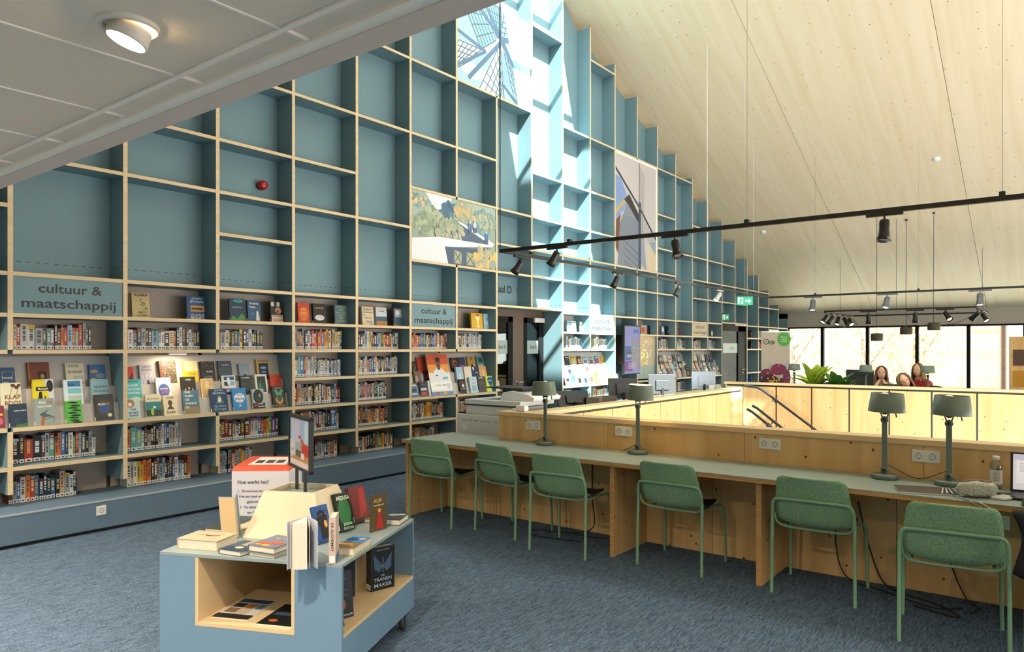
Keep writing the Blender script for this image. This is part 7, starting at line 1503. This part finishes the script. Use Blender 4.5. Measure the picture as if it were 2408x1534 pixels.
mb = MB(); mb.tube([(.05, -.2, .05), (.0, -.36, .06), (.05, -.46, .03)], [.06, .055, .045], 10, sub=3); obj('sleeve', mb, M_BLK, t, local=True)
def shell_chair(label, X, px, col, rz):
    t = thing('shell_chair', label, 'chair', (X, onX(px, X), 0), rz, 'chairs at the far table')
    rows = []
    for x, z, hw in ((.2, .45, .2), (0, .44, .22), (-.15, .46, .22), (-.2, .55, .21), (-.22, .68, .2), (-.23, .80, .15)):
        rows.append([(x + .07 * abs(u) ** 2, hw * u, z + .03 * abs(u) ** 2) for u in (-1, -.75, -.5, -.25, 0, .25, .5, .75, 1)])
    mb = MB(); mb.grid(rows); o = obj('shell', mb, col, t, local=True); o.modifiers.new('thickness', 'SOLIDIFY').thickness = .015
    for sx in (-1, 1):
        for sy in (-1, 1):
            mb = MB(); mb.tube([(sx * .12, sy * .12, .44), (sx * .22, sy * .22, 0)], .012, 6); obj('leg', mb, M_BLACK, t, local=True)
shell_chair('grey shell chair showing above the far parapet', 13.62, 2212, mat('grey_shell', '#6a665e', .6), 0.3)
shell_chair('beige shell chair at the right above the far parapet', 13.9, 2246, mat('beige_shell', '#c4a57c', .6), -.4)
# leafy plants in tall pots behind the far parapet
M_LEAF = mat('lime_leaf', '#9db83c', .5, noise=.25, scale=20); M_LEAF2 = mat('green_leaf', '#4f8a3c', .5, noise=.3, scale=20)
def plant(label, X, px, n, L, m, seed, h0):
    q = random.Random(seed); t = thing('potted_plant', label, 'plant', (X, onX(px, X), 0), 0, 'plants behind the far parapet')
    mb = MB(); mb.lathe([(.001, 0), (.15, 0), (.19, h0), (.17, h0), (.16, h0 - .04), (.001, h0 - .04)], n=20); obj('pot', mb, mat('grey_pot', '#8a8f8c', .6), t, local=True)
    for i in range(n):
        a = i * 2.4 + q.uniform(-.3, .3); el = q.uniform(.35, 1.3); ln = L * q.uniform(.7, 1.1); wd = ln * q.uniform(.13, .2)
        rows = []
        for k in range(8):
            s = k / 7; r = ln * s * math.cos(el) * (1 + .25 * s); z = h0 - .03 + ln * s * math.sin(el) * 1.1 - .45 * ln * s * s * (1.2 - math.sin(el) * .6)
            w_ = wd * math.sin(math.pi * min(1, .08 + s * .92)) ** .8 + .002
            c = Vector((r * math.cos(a), r * math.sin(a), z)); sd = Vector((-math.sin(a), math.cos(a), 0))
            rows.append([c - sd * w_ + Vector((0, 0, .25 * w_)), c, c + sd * w_ + Vector((0, 0, .25 * w_))])
        mb = MB(); mb.grid(rows); obj('leaf', mb, m, t, local=True)
plant('lime-green fern-like plant with arching leaves before the window', 13.75, 1915, 24, .62, M_LEAF, 3, .90)
plant('dark green leafy plant left of the far monitor', 13.75, 1968, 26, .48, M_LEAF2, 8, .90)
# roll-up banner with a flower
bn = Vector((17.79, 5.56, 0)); BM = Matrix.Translation(bn) @ Matrix.Rotation(YAW - math.pi / 2 - .15, 4, 'Z')
t = thing('rollup_banner', 'roll-up banner with a purple flower and green speech bubble', 'banner', bn, YAW - math.pi / 2 - .15)
bw, bh = .66, 2.02
mb = MB(); mb.box(-bw / 2, bw / 2, -.002, .002, .06, bh); obj('fabric', mb, mat('banner_fabric', '#cfc4b4', .6), t, local=True)
mb = MB(); mb.box(-bw / 2 - .02, bw / 2 + .02, -.06, .06, 0, .07); obj('base', mb, M_CHROME, t, local=True)
mb = MB(); mb.box(-bw / 2 - .01, bw / 2 + .01, -.012, .012, bh - .005, bh + .02); obj('top_bar', mb, M_CHROME, t, local=True)
p = Print(.0001); draw(p, bw, bh - .06, [('r', 0, 0, 1, 1, '#cdc3b2'), ('p', [(0, .35), (.3, .62), (.6, .5), (1, .68), (1, 0), (0, 0)], '#b9b6b4'), ('p', [(.9, .2), (1, .25), (1, .6), (.9, .5)], '#b8c8d8')])
for cx, cy, rx, ry, c in ((.2, .47, .24, .06, '#7a3050'), (.6, .52, .3, .07, '#8a2f55'), (.3, .36, .34, .10, '#4a2434'), (.72, .30, .26, .12, '#5a2440'), (.9, .42, .14, .10, '#7a3a58'), (.55, .24, .2, .10, '#6a2a44')): p.ell(cx * bw, cy * bh, rx * bw, ry * bh, c, 14)
qq = random.Random(4)
for _ in range(30): p.ell((.42 + qq.gauss(0, .1)) * bw, (.36 + qq.gauss(0, .04)) * bh, .03 * bw, .012 * bh, qq.choice(['#d8b83c', '#c89a2c', '#e8d060']), 6)
p.line([(.3 * bw, .5 * bh), (.5 * bw, .7 * bh)], .01, '#d8c8a0'); p.line([(.6 * bw, .55 * bh), (.75 * bw, .72 * bh)], .008, '#d8d0c8')
p.ell(.8 * bw, .885 * bh, .24 * bw, .085 * bh, '#57b04a', 20); p.text('Doe je', .8 * bw, .91 * bh, .05, '#f0f4ec'); p.text('online', .8 * bw, .885 * bh, .05, '#f0f4ec'); p.text('cursus', .8 * bw, .86 * bh, .05, '#f0f4ec')
p.ell(.17 * bw, .855 * bh, .10 * bw, .034 * bh, '#3a3c40', 18); p.ell(.17 * bw, .855 * bh, .075 * bw, .025 * bh, '#cdc3b2', 18); p.ell(.17 * bw, .855 * bh, .02 * bw, .007 * bh, '#3a3c40', 10); p.text('nis', .37 * bw, .85 * bh, .14, '#3a3c40'); p.text('welzijn', .36 * bw, .82 * bh, .03, '#5a5c60')
mb = p.place((-bw / 2, -.0025, .06), (1, 0, 0), (0, 0, 1)); obj('banner_print', mb, M_PRINT, t, local=True)
# notice board at the right edge
t = thing('notice_board', 'free-standing pine notice board with pictures at the right edge', 'notice board', (17.5, .35, 0))
mb = MB(); mb.box(17.5, 17.53, -.15, .87, .55, 1.86); obj('board', mb, M_PINE, t)
for y in (-.1, .8):
    mb = MB(); mb.box(17.49, 17.54, y, y + .04, 0, .55); obj('leg', mb, M_BLACK, t)
for k, c in enumerate(('#5a4438', '#c08a2c', '#6a7a84', '#d0b060')):
    mb = MB(); mb.box(17.492, 17.499, .45 - .5 * (k // 2), .80 - .5 * (k // 2), 1.28 - .42 * (k % 2), 1.60 - .42 * (k % 2)); obj('picture', mb, mat('pinned_picture', c, .6), t)

# ------------------------------------------------------------------ outside the windows
mb = MB(); mb.box(24.4, 90, -60, 60, -4.2, -4.0); obj('ground_outside', mb, mat('pavement', '#a8a49c', .9, noise=.1), kind='structure')
def brick():
    m, nt, b = nodes('pale_brick')
    tc = N(nt, 'ShaderNodeTexCoord'); mp = N(nt, 'ShaderNodeMapping'); mp.inputs['Rotation'].default_value = (math.pi / 2, 0, math.pi / 2)
    br = N(nt, 'ShaderNodeTexBrick'); br.inputs['Scale'].default_value = 2.2; br.inputs['Color1'].default_value = (*lin('#b08066'), 1); br.inputs['Color2'].default_value = (*lin('#c49a80'), 1); br.inputs['Mortar'].default_value = (*lin('#e4dccf'), 1); br.inputs['Mortar Size'].default_value = .02
    nt.links.new(tc.outputs['Object'], mp.inputs[0]); nt.links.new(mp.outputs[0], br.inputs['Vector']); nt.links.new(br.outputs[0], b.inputs['Base Color']); b.inputs['Roughness'].default_value = .9
    return m
XO = 38.0
bd = thing('brick_building', 'pale brick building with white-framed windows across the street', 'building', (XO + 2, 4, -4))
mb = MB(); mb.box(XO, XO + 6, 2.2, 26, -4, 9); obj('wall', mb, brick(), bd)
mb = MB(); mb.box(XO - .3, XO + 6.3, 2.0, 26.2, 9, 9.4); obj('roof', mb, mat('roof_edge', '#8a847c', .7), bd)
M_WF = mat('white_window_paint', '#eceae4', .5); M_WP = mat('street_window_glass', '#8fa0a4', .1)
for pa, pb, ya, yb in ((1960, 1992, 792, 828), (2000, 2026, 792, 828), (2112, 2140, 792, 828), (2218, 2250, 790, 828), (2222, 2254, 880, 908), (2120, 2146, 875, 905), (1862, 1885, 800, 850)):
    y1, y0 = onX(pa, XO), onX(pb, XO); dd = XO / (cY + ((pa + pb) / 2 - CX) / FPX * sY); z1, z0 = CAMZ - (ya - HY) / FPX * dd, CAMZ - (yb - HY) / FPX * dd
    mb = MB(); mb.box(XO - .08, XO + .02, y0, y1, z0, z1); f_ = obj('window', mb, M_WF, bd)
    for k in range(2):
        a = y0 + .06 + (y1 - y0 - .06) / 2 * k; mb = MB(); mb.box(XO - .1, XO - .07, a, a + (y1 - y0) / 2 - .09, z0 + .07, z1 - .07); obj('pane', mb, M_WP, f_)
bd = thing('white_building', 'plain white rendered building at the right of the view outside', 'building', (XO, -4, -4))
mb = MB(); mb.box(XO - 2, XO + 5, -12, 1.7, -4, 9); obj('wall', mb, mat('white_render', '#efece4', .8), bd)
for k in range(3):
    y_ = onX(2330 + 22 * k, XO - 2); mb = MB(); mb.box(XO - 2.05, XO - 1.98, y_ - .14, y_ + .14, 3.2, 5.2); obj('window', mb, mat('pale_window', '#cfd6d4', .3), bd)
mb = MB(); mb.box(XO - 2.2, XO + 5.2, -12.2, 1.9, 9, 9.3); obj('roof', mb, M_WF, bd)
M_YEL = mat('autumn_leaf', '#d8c070', .7, noise=.3, scale=3); M_BARK = mat('bark', '#6a5c4c', .9)
def tree(label, x, y, hgt, r, seed, n=900):
    q = random.Random(seed); t = thing('street_tree', label, 'tree', (x, y, -4), 0, 'trees outside the windows')
    mb = MB(); mb.tube([(0, 0, 0), (.05, .05, hgt * .4), (0, .1, hgt * .8)], [.16, .12, .05], 8)
    for k in range(6): a = k * 1.1; mb.tube([(0, 0, hgt * (.35 + .07 * k)), (r * .6 * math.cos(a), r * .6 * math.sin(a), hgt * (.55 + .07 * k))], [.06, .02], 5)
    obj('trunk', mb, M_BARK, t, local=True)
    mb = MB()
    for _ in range(n):
        d = Vector((q.gauss(0, 1), q.gauss(0, 1), q.gauss(0, 1))).normalized() * r * q.uniform(.35, 1); c = Vector((d.x, d.y, hgt * .72 + d.z * 1.1))
        a = Vector((q.gauss(0, 1), q.gauss(0, 1), q.gauss(0, 1))).normalized(); b = a.cross(Vector((q.gauss(0, 1), q.gauss(0, 1), q.gauss(0, 1)))).normalized(); s = q.uniform(.06, .13)
        mb.add([c - a * s, c + b * s * .6, c + a * s, c - b * s * .6], [(0, 1, 2, 3)])
    o = obj('foliage', mb, M_YEL, t, local=True); o['kind'] = 'stuff'
tree('yellow-leaved street tree outside the leftmost window', 30, 8.6, 8, 2.0, 1)
tree('yellow-leaved street tree outside the second window', 31, 6.2, 7.5, 1.9, 2)
tree('yellow-leaved street tree outside the middle window', 32.5, 4.6, 8, 1.8, 3)
